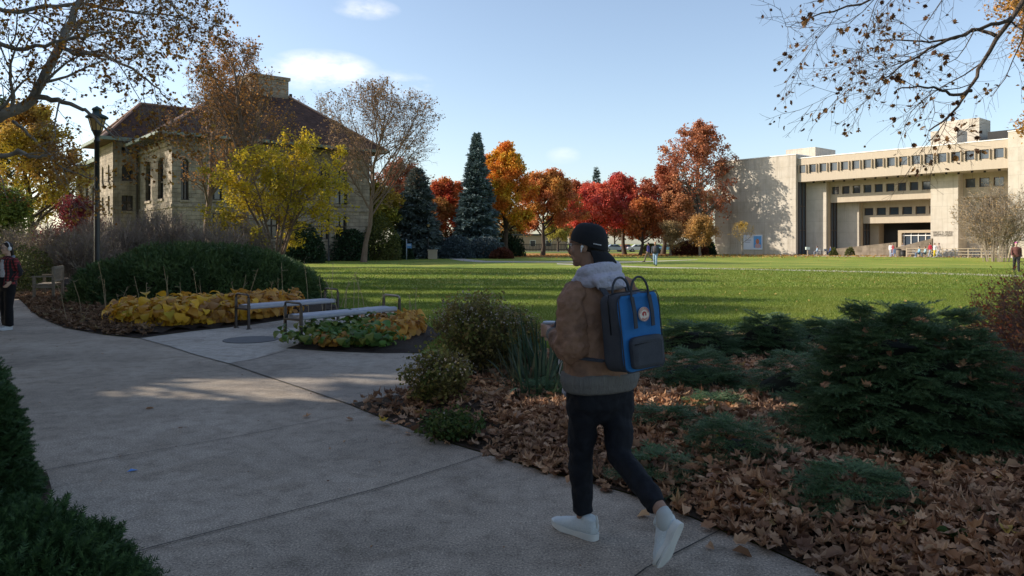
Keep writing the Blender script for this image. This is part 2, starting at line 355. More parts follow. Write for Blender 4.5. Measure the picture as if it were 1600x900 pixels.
def sheet(name, pts, z, m):
    mb = MB(); mb.poly(pts, 0); o = mb.build(name, m, loc=(0,0,z)); return tag(o, kind='structure')
sheet('lawn', [(-700,-200),(700,-200),(700,1500),(-700,1500)], 0, M_lawn)
CURVE = [g(218,530), g(262,542), g(305,556), g(358,570), g(410,588), g(470,608), g(510,622), g(545,634)]
BEDFRONT = [g(545,634), g(600,657), g(650,676), g(700,694), g(760,712), g(800,724), g(870,745), g(935,761), g(1000,780), g(1065,805), g(1130,834), g(1190,857), g(1240,880), g(1300,905)]
PATH_L = [g(-500,468), g(30,468), g(48,486), g(62,497), g(100,513), g(160,524), g(218,530)]
path_poly = PATH_L + CURVE[1:] + BEDFRONT[1:] + [(2.1,3.0),(3.0,1.2),(3.6,-1),(4,-6),(-12,-6),(-16,3),(-20,12)]
sheet('path', path_poly, .012, M_conc)
patio = [g(218,530), g(300,519), g(385,510), g(470,497), g(545,486), g(575,480), g(612,487), g(630,500), g(560,520), g(447,546), g(400,561), g(358,570), g(305,556), g(262,542)]
sheet('patio', patio, .016, M_conc2)
side = CURVE[3:] + [g(640,615), g(700,604), g(760,600), g(800,590), g(800,562), g(760,557), g(655,554), g(520,551), g(447,546), g(400,561)]
sheet('side_path', side, .016, concrete('side_concrete', (.33,.28,.23), (.24,.20,.165), (.36,.32,.27), 95))
def joint(pts, wd, z=.021):
    P = np.array(pts); Q = [P[0]]
    for a, c in zip(P[:-1], P[1:]):
        n = max(1, int(np.linalg.norm(c-a)/.3))
        for k in range(1, n+1): Q.append(a+(c-a)*k/n)
    Q = np.array(Q); T = np.gradient(Q, axis=0); T /= np.linalg.norm(T, axis=1)[:,None]
    Nn = np.stack([-T[:,1], T[:,0]], 1); rj = np.random.default_rng(len(Q)); wd = wd*.7
    wv = wd*(.8+.5*rj.random(len(Q)))/2; off = rj.normal(size=len(Q))*.003
    A = Q+Nn*(wv+off)[:,None]; B = Q-Nn*(wv-off)[:,None]
    V = np.array([[*p, 0] for p in np.concatenate([A, B])]); n = len(Q)
    mb = MB(); mb.add(V, np.array([[i, n+i, n+i+1, i+1] for i in range(n-1)])); o = mb.build('path_joint', M_joint, loc=(0,0,z))
    return tag(o, kind='structure')
joint(CURVE, .015, .022)
joint([g(358,570), g(400,563), g(450,549)], .02, .023)
joint([g(0,487), g(45,479)], .05)
joint([g(40,602), g(75,599), g(207,583)], .012)
joint([g(60,653), g(74,651), g(220,628)], .008)
joint([g(60,741), g(160,722), g(400,680), g(520,655), g(580,645)], .010)
joint([g(200,872), g(241,860), g(400,818), g(600,765), g(752,716)], .013)
joint([g(960,930), g(1010,893), g(1070,862), g(1128,832)], .012)
# far paths on the lawn
sheet('lawn_path', [g(870,411.5), g(1030,417.5), g(1150,419.5), g(1300,422.6), g(1440,425.6), g(1600,430), g(1900,438), g(1900,441), g(1600,433), g(1440,428), g(1300,424.6), g(1150,421.2), g(1030,419), g(870,413)], .008, M_farpath)
sheet('lawn_path', [g(860,408.3), g(960,409), g(1012,408), g(1090,405.6), g(1090,406.2), g(1012,409.2), g(960,410.6), g(860,410)], .008, M_farpath)
sheet('lawn_path', [g(690,402.5), g(712,403), g(760,408), g(860,408.6), g(860,410.2), g(750,410), g(722,408)], .012, M_farpath)
sheet('lawn_path', [g(1100,398.6), g(1250,400.4), g(1400,401.4), g(1650,403.6), g(1650,402.4), g(1400,400.2), g(1250,399), g(1100,397.6)], .008, M_farpath)
sheet('plaza', [g(1240,399), g(1380,400.1), g(1650,402.3), (90,100), (60,125), (38,118)], .004, mat('plaza_paving', (.36,.33,.29), (.44,.40,.35), 1, .9))
M_leafground = mat('leafy_ground', (.10,.045,.015), (.36,.17,.04), 2.2, .95, .6, 12, c3=(.22,.12,.03), detail=9)
sheet('leaf_covered_ground', [g(775,402), g(860,401.6), g(960,400.2), g(1110,399.6), (30,112), (30,118), (-14,122), (-6,100)], .004, M_leafground)
sheet('street', [(-40,138),(90,138),(90,150),(-40,150)], .006, M_asph)
M_dryleafground = mat('leaf_litter_ground', (.07,.04,.022), (.16,.095,.05), 14, .95, .9, 50, c3=(.10,.06,.035))

# planting beds: soil sheets with a low mound
bed_right = BEDFRONT + [(2.1,2.9),(3.2,1.0),(6,0),(14,2),(14,14.5), g(1600,520), g(1330,522), g(1200,533), g(1130,528), g(1040,532), g(900,545), g(800,562), g(760,566), g(705,575), g(690,600), g(640,616)]
bed_left = PATH_L[1:] + [g(300,519), g(385,510), g(470,497), g(545,486), g(535,482), g(515,474), g(497,470), (-6.2,22.4), (-12,36), (-60,36), (-60,24), (-24,24)]
bed_green = [g(447,546), g(500,528), g(560,512), g(615,497), g(660,503), g(690,524), g(668,541), g(655,553), g(600,554), g(520,551)]
bed_yew = [(-1.70,3.50),(-2.05,3.66),(-2.38,3.9),(-2.66,4.2),(-2.88,4.55),(-3.05,4.9),(-3.3,5.25),(-3.7,5.5),(-6,6.2),(-9,6),(-9,0),(-.9,1.5)]
def mound(name, poly, z, m, h=.10, step=.18, edge=.7):
    P = np.array(poly); x0, y0 = P.min(0); x1, y1 = P.max(0)
    mb = MB(); mb.poly(poly, 0)
    xs = np.arange(x0, x1, step); ys = np.arange(y0, y1, step); X, Y = np.meshgrid(xs, ys, indexing='ij')
    pts = np.stack([X.ravel(), Y.ravel()], 1); ins = inside(pts, poly); d = edge_dist(pts, poly); d[~ins] = 0
    rr = np.random.default_rng(3); hz = h*np.clip((d-.1)/edge, 0, 1)**.7+rr.normal(size=len(d))*.008*(d > .2)-.02*np.clip((.2-d)/.2, 0, 1)
    V = np.concatenate([pts, hz[:,None]], 1); ny = len(ys)
    idx = np.arange(len(pts)).reshape(len(xs), ny); q = np.stack([idx[:-1,:-1], idx[1:,:-1], idx[1:,1:], idx[:-1,1:]], -1).reshape(-1,4)
    q = q[ins[q].all(1) & (d[q] > .06).all(1)]
    if len(q): mb.add(V, q)
    o = mb.build(name, m, smooth=True, loc=(0,0,z)); return tag(o, kind='structure')
mound('planting_bed', bed_right, .020, M_soil, .10)
mound('planting_bed', bed_left, .020, M_mulch, .10, .3)
mound('planting_bed', bed_green, .020, M_mulch, .06, .12)
mound('planting_bed', bed_yew, .020, M_soil, .05)

# drain cover in the patio
mb = MB(); cx, cy = g(392,532.5); r0 = .45
mb.cyl(0,0,.0,.010,r0,r0,40,0)
tag(mb.build('drain_cover', mat('cover_grey', (.10,.10,.105), (.15,.15,.15), 12, .8, .3), loc=(cx,cy,.016), smooth=False),
    'round dark grey flush cover set in the pale patio in front of the steel benches', 'drain cover')
mb = MB(); mb.add([[0,0,.004],[.05,.012,.012],[.06,.045,.004],[.012,.038,.016]], [[0,1,2,3]]); px_, py_ = g(198,741)
tag(mb.build('paper_scrap', mat('blue_paper', (.12,.28,.62), rough=.6), loc=(px_,py_,.013)), 'tiny crumpled blue scrap of paper lying on the path', 'litter')

# ------------------------------------------------------------------ grass blades on the near lawn
rg = np.random.default_rng(11)
def grass_patch(n, x0, x1, y0, y1, hgt, wd):
    P = np.stack([rg.uniform(x0, x1, n), y0+(y1-y0)*rg.random(n)**1.35], 1)
    ok = np.abs(P[:,0]) < P[:,1]*.74+1
    for pl in (bed_right, bed_left, bed_green, path_poly, patio, side): ok &= ~inside(P, pl)
    P = P[ok]; n = len(P); a = rg.uniform(0, 2*PI, n); h = hgt*rg.uniform(.6,1.3,n); lean = rg.normal(size=(n,2))*.45*h[:,None]
    wx = np.stack([np.cos(a), np.sin(a)], 1)*(wd*rg.uniform(.7,1.3,n))[:,None]
    z0 = np.zeros((n,1)); b0 = np.concatenate([P-wx, z0], 1); b1 = np.concatenate([P+wx, z0], 1)
    tp = np.concatenate([P+lean, h[:,None]], 1); V = np.stack([b0, b1, tp], 1).reshape(-1,3)
    return V, np.arange(3*n).reshape(-1,3)
M_grass = leafmat('grass_blade', [(0,(.08,.135,.02)),(.5,(.15,.225,.03)),(.9,(.22,.275,.05)),(1,(.28,.26,.10))], .45, .5, [(.13,.17,.025),(.22,.25,.05)], .4)
mb = MB(); V, Fc = grass_patch(330000, -14, 17, 11.5, 27, .062, .006); mb.add(V, Fc)
V, Fc = grass_patch(150000, -24, 34, 26, 48, .07, .014); mb.add(V, Fc)
tag(mb.build('grass', M_grass), 'short green lawn grass around the planting beds', 'grass', kind='stuff')

# ------------------------------------------------------------------ fallen leaves
M_dead = leafmat('fallen_leaf', [(0,(.10,.045,.025)),(.2,(.27,.13,.065)),(.45,(.42,.215,.11)),(.65,(.56,.31,.16)),(.82,(.66,.43,.26)),(.95,(.36,.22,.15)),(.985,(.28,.15,.09)),(1,(.6,.44,.08))], .2, .75, [(.16,.08,.05),(.34,.20,.12),(.50,.32,.20)], 1.1)
TL1, FL1 = lobed_leaf(.22); TL2, FL2 = lobed_leaf(-.32); TL3, FL3 = lobed_leaf(.6)
def leaves_on(P, z, size, flat=.33):
    mb = MB(); k = len(P)//4
    for i, (TV, TF) in enumerate(((TL1,FL1),(TL2,FL2),(TL3,FL3),(LEAF6[0]*np.array([1,.9,2.2])-np.array([0,.45,0]),LEAF6[1]))):
        Q = P[i*k:(i+1)*k]; n = len(Q); zz = z[i*k:(i+1)*k]
        a = rg.uniform(0, 2*PI, n); dr = np.stack([np.cos(a), np.sin(a), rg.normal(size=n)*flat*.6], 1)
        upv = rg.normal(size=(n,3))*flat+np.array([0,0,1.])
        Mx = frames(dr, rg, upv); Mx[:,:,2] *= np.sign(Mx[:,2,2])[:,None]
        V, Fc = stamp(TV, TF, np.concatenate([Q, zz[:,None]], 1), Mx, (rg.uniform(.35,1.0,n)**.8*1.25)*size); mb.add(V, Fc)
    return mb
def sample_poly(poly, n, clip=None):
    P = np.array(poly); x0, y0 = P.min(0); x1, y1 = P.max(0)
    if clip: x0, x1, y0, y1 = max(x0,clip[0]), min(x1,clip[1]), max(y0,clip[2]), min(y1,clip[3])
    Q = np.stack([rg.uniform(x0,x1,n), rg.uniform(y0,y1,n)], 1); return Q[inside(Q, poly)]
Q1 = sample_poly(bed_right, 52000, (-2.5,7.2,3.0,9.3)); Q1 = Q1[(Q1[:,0] < Q1[:,1]*.73+.6)]
thin = (edge_dist(Q1, [g(545,634), g(600,657), g(700,694), g(690,600)]) < .45) & (rg.random(len(Q1)) < .75); Q1 = Q1[~thin]
Q2 = sample_poly(bed_right, 9000, (-2,11,9.3,14.5))
Q = np.concatenate([Q1, Q2]); rg.shuffle(Q); d = edge_dist(Q, bed_right)
spill = rg.normal(size=Q.shape)*.06*(d < .15)[:,None]; Q = Q+spill
z = .03+.10*np.clip(d/.7, 0, 1)**.7+np.abs(rg.normal(size=len(Q)))*.035*np.clip(d/.3,.15,1)
tag(leaves_on(Q, z, .094).build('fallen_leaves', M_dead), 'deep drift of dry brown sycamore leaves covering the bed beside the path', 'fallen leaves', kind='stuff')
Q = sample_poly(bed_left, 26000, (-17,-5,13,24)); Q = Q[(Q[:,0] < -.50*Q[:,1]+rg.normal(size=len(Q))*.25)]; rg.shuffle(Q)
Q = Q[:9000]; d = edge_dist(Q, bed_left)
tag(leaves_on(Q, .03+.09*np.clip(d/.7,0,1)**.7+np.abs(rg.normal(size=len(Q)))*.03, .13).build('fallen_leaves', leafmat('fallen_leaf_dull', [(0,(.09,.05,.03)),(.5,(.20,.12,.07)),(.9,(.30,.19,.12)),(1,(.30,.24,.12))], .15, .8)),
    'brown leaf litter around the wooden bench at the left edge', 'fallen leaves', kind='stuff')
Q = np.array([g(480,655), g(545,659), g(281,674), g(236,640), g(595,627), g(500,520), g(645,640), g(620,650), g(735,700), g(1005,812), g(1110,862), g(1160,872), g(1040,800), g(700,545), g(400,600)])
Q = np.concatenate([Q, Q[:0]]); 
tag(leaves_on(Q, np.full(len(Q), .03), .10, .4).build('fallen_leaves', M_dead), 'few stray brown leaves scattered on the concrete path', 'fallen leaves', kind='stuff')
Qp = sample_poly(path_poly, 900, (-12,2.5,2.6,20)); Qs = np.array([p for p in Qp if rg.random() < .5]); mb = MB(); k_ = len(Qs)//4*4; Qs = Qs[:k_]
tag(leaves_on(Qs, np.full(k_, .02), .022, .3).build('leaf_crumbs', M_dead), 'tiny broken leaf crumbs scattered over the concrete path', 'leaf crumbs', kind='stuff')
Qa = np.stack([3.04+rg.normal(size=90)*.42, 5.70+rg.normal(size=90)*.40], 1); rr_ = np.clip(np.hypot((Qa[:,0]-3.04)/1.0,(Qa[:,1]-5.80)/.85),0,1)
tag(leaves_on(Qa, 1.0*(1-rr_**2.6)*.93+.13, .085, .45).build('fallen_leaves', M_dead), 'brown leaves caught on top of the large spruce shrub', 'fallen leaves', kind='stuff')
# yellow leaves scattered over the lawn
P = np.stack([rg.uniform(-30,45,3200), 12+88*rg.random(3200)**1.1], 1); P = P[np.abs(P[:,0]) < P[:,1]*.74]
for pl in (bed_right, bed_left, bed_green, path_poly, patio, side): P = P[~inside(P, pl)]
P2 = np.stack([rg.uniform(0,70,9000), rg.uniform(80,104,9000)], 1); P2 = P2[(P2[:,0] > -.03*P2[:,1])&(P2[:,0]<.72*P2[:,1])&(P2[:,1] > 94-rg.exponential(5,9000))]
M_yleaf = leafmat('yellow_leaf', [(.42,.30,.09),(.55,.42,.14),(.38,.22,.09)], .3)
mb = leaves_on(P[:len(P)//3*3], np.full(len(P), .055), .075, .5); tag(mb.build('scattered_leaves', M_yleaf), 'small yellow leaves scattered over the open lawn', 'fallen leaves', kind='stuff')
mb = MB(); Mx = frames(rand_dirs(len(P2), rg, .3), rg); V, Fc = stamp(LEAF4[0], LEAF4[1], np.concatenate([P2, np.full((len(P2),1),.05)], 1), Mx, rg.uniform(.12,.24,len(P2))); mb.add(V, Fc)
tag(mb.build('scattered_leaves', leafmat('tan_leaf', [(.34,.19,.05),(.48,.30,.08),(.30,.13,.04)], .3)), 'band of tan leaves along the far edge of the lawn', 'fallen leaves', kind='stuff')

# ================================================================== LIBRARY (right)
M_lime = stone('pale_panel', (.49,.435,.36), (.53,.475,.395), (.33,.29,.235), 2.4, 1.55, .8, .15, .9)
M_lime_s = mat('pale_trim', (.38,.30,.21), (.43,.35,.25), 1.2, .8, .1)
M_rib = mat('ribbed_concrete', (.42,.345,.26), (.47,.395,.30), 1.4, .85, .2, stretch=(3,3,.4))
M_glass = glassmat('window_glass', (.05,.065,.085), .05, .9)
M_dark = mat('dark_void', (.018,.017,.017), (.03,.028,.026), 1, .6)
M_frame = mat('bronze_frame', (.07,.045,.035), rough=.5)
M_white = mat('parapet_cap', (.78,.76,.72), (.70,.68,.64), 3, .6)
LO = (39.8, 103.6); LA = math.atan2(-.768, .64)
ex = np.array([.64,-.768]); ey = np.array([.768,.64])
def lx(u, w=0):           # local x of pixel column u on the plane at inward offset w
    k = (u-800)/F; o = np.array(LO)+ey*w
    return -(o[0]-k*o[1])/(ex[0]-k*ex[1])
def lz(u, v, w=0):
    p = np.array(LO)+ey*w+ex*lx(u, w); return EYE+(HZ-v)/F*p[1]
lib = thing('library', 'long pale concrete brutalist library with rows of square windows across the lawn', 'building', (*LO, 0), LA)
lib['label'] = 'pale concrete modern library with rows of square windows and a deep overhang'
ZT = 13.45
def part(name, mb, m, p=lib, smooth=False): return mb.build(name, m, p, smooth)
# wings
WW = -.5
XW0 = lx(1117,WW); XW1 = lx(1243.5,WW); XR = lx(1573,0)
mb = MB(); mb.box(XW0, XW1, WW, 24, 0, 14.0); part('wing', mb, M_lime)
XRW = lx(1575,WW); mb = MB(); mb.box(XRW, XRW+26, WW, 24, 0, 14.2); wr = part('wing', mb, M_lime)
mb = MB(); mb.box(XW0-.05, XW1+.05, WW-.06, 24, 14.0, 14.12); mb.box(XRW-.05, XRW+26, WW-.06, 24, 14.2, 14.32); mb.box(XW1+.06, XRW-.06, -.06, 24, ZT, ZT+.12); part('parapet_cap', mb, M_white)
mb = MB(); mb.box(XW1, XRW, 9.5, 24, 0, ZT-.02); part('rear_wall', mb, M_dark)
zb, wz0, wz1 = 10.2, 11.42, 12.52; n = 17; X0 = XW1+.02; pitch = (XR-X0)/n
mb = MB(); mb.box(X0, XRW, 0, 4.3, zb, wz0); mb.box(X0, XRW, 0, 9.4, wz1, ZT)
for i in range(n+1): mb.box(X0+i*pitch-.25*(i>0), min(X0+i*pitch+.25, XRW), .003, 4.3, wz0, wz1)
part('fascia', mb, M_rib)
for i in range(n):
    mb = MB(); mb.box(X0+i*pitch+.15, X0+i*pitch+.25, -.20, .0, wz0-.05, wz1+.03); part('mullion', mb, M_lime_s)
    mb = MB(); mb.box(X0+(i+1)*pitch-.25, X0+(i+1)*pitch-.15, -.20, 0, wz0-.05, wz1+.03); part('mullion', mb, M_lime_s)
def window(x0, x1, z0, z1, y, parent=lib, depth=.35, frame=M_frame, glass=M_glass, arch=False):
    f = MB(); t = .06
    f.box(x0, x0+t, y-.04, y+.05, z0, z1); f.box(x1-t, x1, y-.04, y+.05, z0, z1); f.box(x0+t, x1-t, y-.04, y+.05, z0, z0+t); f.box(x0+t, x1-t, y-.04, y+.05, z1-t, z1)
    fo = f.build('window', frame, parent); p = MB(); p.box(x0+t, x1-t, y, y+.04, z0+t, z1-t); p.build('pane', glass, fo); return fo
for i in range(n): window(X0+i*pitch+.26, X0+(i+1)*pitch-.26, wz0, wz1, .12)
for i in range(9):
    for x, yy in ((X0+2+i*2.8, .6), (X0+3+i*2.8, 1.6)):
        mb = MB(); mb.cyl(x, yy, zb-.22, zb-.003, .13, .13, 10); part('soffit_light', mb, M_dark)
def pier(x0, x1, w, z1, w1=9.4, m=None):
    mb = MB(); mb.box(x0, x1, w, w1, 0, z1); part('pier', mb, m or M_lime)
def strip_glass(x, w0, w1, zt):  # dark glass laid over wall returns to darken them as in shade
    f = MB()
    for k in range(3): yy = w0+.05+(w1-w0-.1)*k/2; f.box(x+.07, x+.16, yy-.05, yy+.05, 0, zt-.01)
    for zz in (0, 3.4, 6.8):
        if zz < zt-.5: f.box(x+.07, x+.13, w0+.11, w1-.11, zz, zz+.12)
    fo = f.build('shaded_return_glass', M_frame, lib); p = MB(); p.box(x+.004, x+.066, w0, w1, 0, zt-.02); p.build('pane', M_glass, fo)
P1 = 2.0; W2 = 3.0; P2 = 4.8; W1 = 5.8; P3 = 7.8
strip_glass(XW1, .05, P1-.01, zb)
x1_ = lx(1291,P1); pier(XW1+.01, x1_, P1, zb-.003)
def storey(x0, x1, w, zlo, zw0, zw1, ztop, nwin, depth):
    p = (x1-x0)/nwin; mb = MB(); mb.box(x0, x1, w, w+depth, zlo, zw0); mb.box(x0, x1, w, w+depth, zw1, ztop)
    for i in range(nwin+1):
        a = x0+i*p; mb.box(max(x0, a-.2), min(x1, a+.22), w+.003, w+depth, zw0, zw1)
    part('storey_band', mb, M_rib)
    for i in range(nwin): window(x0+i*p+.26, x0+(i+1)*p-.24, zw0, zw1, w+.25)
PB = 2.4; bx0, bx1 = lx(1454,PB), lx(1497,PB)
z2 = [lz(1350, v, W2) for v in (314.5, 301.3, 289.0)]
storey(x1_+.01, bx0-.01, W2, z2[0], z2[1], z2[2], zb-.004, 9, 6.3)
strip_glass(x1_, W2+.02, P2-.01, z2[0])
mb = MB(); mb.box(x1_+.012, x1_+.10, P1+.3, W2-.01, 0, zb-.01); part('pier_shaded_side', mb, M_lime_s)  # tan strip paints bounced light onto the pier's shaded side
x2_ = lx(1342,P2); pier(x1_+.004, x2_, P2, z2[0]-.003)
z1 = [lz(1400, v, W1) for v in (348.2, 335.3, 323.6)]
storey(x2_+.01, bx0-.01, W1, z1[0], z1[1], z1[2], z2[0]-.004, 6, 3.4)
strip_glass(x2_, W1+.02, P3-.01, z1[0])
mb = MB(); mb.box(x2_+.012, x2_+.10, P2+.3, W1-.01, 0, z2[0]-.01); part('pier_shaded_side', mb, M_lime_s)
pier(x2_+.1, lx(1373,P3), P3, z1[0]-.003, 9.4, M_lime_s)
# entrance vestibule
x0, x1 = lx(1403,6.2), lx(1456,6.2); zt = lz(1430,359.5,6.2)
f = MB(); f.box(x0, x1, 6.2, 8.6, zt-.35, zt); f.box(x0, x0+.45, 6.2, 8.6, 0, zt-.35); ent = f.build('entrance_porch', M_lime_s, lib)
p = MB(); p.box(x0+.45, x1, 6.6, 6.65, 0, zt-.36); p.build('entrance_glass', M_glass, ent)
p = MB(); 
for k in range(5): p.box(x0+.6+k*.9, x0+.68+k*.9, 6.5, 6.59, 0, zt-.37)
p.box(x0+.45, x1, 6.48, 6.598, zt-.75, zt-.65); p.build('door_frames', M_white, ent)
# big pier with inscription
mb = MB(); mb.box(bx0, bx1, PB, 9.3, 0, zb-.003); big = part('inscribed_pier', mb, M_lime)
def text_mesh(name, s, size, m, parent, extrude=.004):
    c = bpy.data.curves.new('t', 'FONT'); c.body = s; c.size = size; c.extrude = extrude; c.align_x = 'CENTER'; c.align_y = 'CENTER'; c.resolution_u = 3
    o = bpy.data.objects.new('t', c); COL.objects.link(o); dg = bpy.context.evaluated_depsgraph_get()
    me = bpy.data.meshes.new_from_object(o.evaluated_get(dg)); bpy.data.objects.remove(o); bpy.data.curves.remove(c)
    me.materials.clear(); me.materials.append(m); r = bpy.data.objects.new(name, me); COL.objects.link(r); r.parent = parent; return r
M_letter = mat('bronze_letters', (.08,.06,.045), rough=.5)
cxx = (bx0+bx1)/2-.15
for k, (s_, sz, vv) in enumerate((('SEELEY G. MUDD', .31, 363.0), ('LEARNING CENTER', .25, 366.0), ('OBERLIN COLLEGE LIBRARY', .18, 368.4))):
    to = text_mesh('inscription', s_, sz, M_letter, lib, .012); to.location = (cxx, PB-.015, lz(1475, vv, PB)); to.rotation_euler = (R(90),0,0)
# right of the pier
zr = [lz(1515,v,4.0) for v in (308.5,293,279)]
storey(bx1+.01, XRW-.01, 4.0, zr[0], zr[1], zr[2], zb-.005, 4, 5)
pier(lx(1507,5.2), lx(1534,5.2), 5.2, zr[0]-.003)
window(lx(1538,7.0), lx(1553,7.0), lz(1545,327,7.0), lz(1545,314,7.0), 7.0)
mb = MB(); mb.box(lx(1534,7.3), XRW, 7.3, 9.2, 0, zr[0]-.01); part('recess_wall', mb, M_lime)
# roof boxes
mb = MB()
mb.box(lx(1228,6), lx(1274,6), 6, 12, 13.2, lz(1250,232,6)); part('roof_box', mb, M_lime)
mb = MB(); mb.box(lx(1454,3.2), lx(1495,3.2), 3.2, 6.6, ZT-.03, lz(1475,203.5,3.2)); part('roof_box', mb, M_lime)
mb = MB(); mb.box(lx(1468,8.5), lx(1530,8.5), 8.5, 12.5, ZT-.04, lz(1500,187,8.5)); part('roof_box', mb, M_lime)
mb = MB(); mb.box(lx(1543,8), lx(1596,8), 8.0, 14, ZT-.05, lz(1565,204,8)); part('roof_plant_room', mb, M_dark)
# mural on the wing
mx0, mx1 = lx(1162,WW-.06), lx(1191,WW-.06); mz0, mz1 = lz(1176,390,WW-.06), lz(1176,367,WW-.06)
mb = MB(); mb.box(mx0, mx1, WW-.10, WW-.005, mz0, mz1); bn = tag(part('wall_banner', mb, mat('banner_white', (.62,.68,.78), (.72,.76,.82), 1.5, .6), None), 'white and blue banner hung low on the windowless library wall', 'banner')
bn.location = (*LO,0); bn.rotation_euler = (0,0,LA)
mw, mh = mx1-mx0, mz1-mz0
def bq(x0,x1,z0,z1,m,nm='printed_shape'):
    p = MB(); p.box(mx0+x0*mw, mx0+x1*mw, WW-.112, WW-.104, mz0+z0*mh, mz0+z1*mh); p.build(nm, m, bn)
bq(.55,.97,.12,.92, mat('banner_blue', (.10,.30,.62), (.16,.42,.75), 2, .6)); 
p = MB(); p.ell((mx0+.76*mw,WW-.118,mz0+.55*mh), (.28,.01,.4)); p.build('printed_shape', mat('banner_orange', (.6,.22,.10)), bn)
p = MB(); p.ell((mx0+.78*mw,WW-.118,mz0+.25*mh), (.5,.01,.32)); p.build('printed_shape', mat('banner_rose', (.55,.35,.35)), bn)
bq(.08,.42,.62,.68, mat('banner_grey', (.35,.38,.45))); bq(.08,.36,.48,.53, bpy.data.materials['banner_grey'])
def at_lib(o, x, y, z=0, rz=0):
    p = np.array(LO)+ex*x+ey*y; o.location = (p[0], p[1], z); o.rotation_euler = (0,0,LA+rz); return o
# ramps: low walls
M_ramp = stone('ramp_stone', (.19,.155,.115), (.24,.195,.15), (.13,.11,.08), 1.4, .5, .9, .3)
def ramp_wall(u0, v0a, v0b, u1, v1a, v1b, w, label):
    a, c = lx(u0,w), lx(u1,w); za, zb_ = lz(u0,v0a,w), lz(u1,v1a,w)
    mb = MB(); V = np.array([[a,w,0],[c,w,0],[c,w+.4,0],[a,w+.4,0],[a,w,za],[c,w,zb_],[c,w+.4,zb_],[a,w+.4,za]])
    mb.add(V, np.array([[0,3,2,1],[4,5,6,7],[0,1,5,4],[1,2,6,5],[2,3,7,6],[3,0,4,7]]))
    o = mb.build('ramp_wall', M_ramp); o.location = (*LO,0); o.rotation_euler = (0,0,LA); return tag(o, label, 'wall')
ramp_wall(1306,388.5,396,1400,378.5,390,1.2,'long low stone ramp wall rising toward the library entrance')
ramp_wall(1388,390,396,1456,372.5,395,.2,'shorter tan ramp wall rising against the inscribed pier')
# rail fence
mb = MB(); fx0, fx1 = lx(1416,-3.2), lx(1576,-3.2)
rf = thing('rail_fence', 'low pale rail fence in front of the library behind the bicycles', 'fence'); rf.location = (*LO,0); rf.rotation_euler = (0,0,LA)
for zz in (.35,.68,1.0): 
    p = MB(); p.box(fx0, fx1, -3.23, -3.18, zz, zz+.06); p.build('rail', M_lime_s, rf)
for k in range(9):
    p = MB(); xx = fx0+(fx1-fx0)*k/8; p.box(xx-.05, xx+.05, -3.175, -3.10, 0, 1.10); p.build('post', M_lime_s, rf)

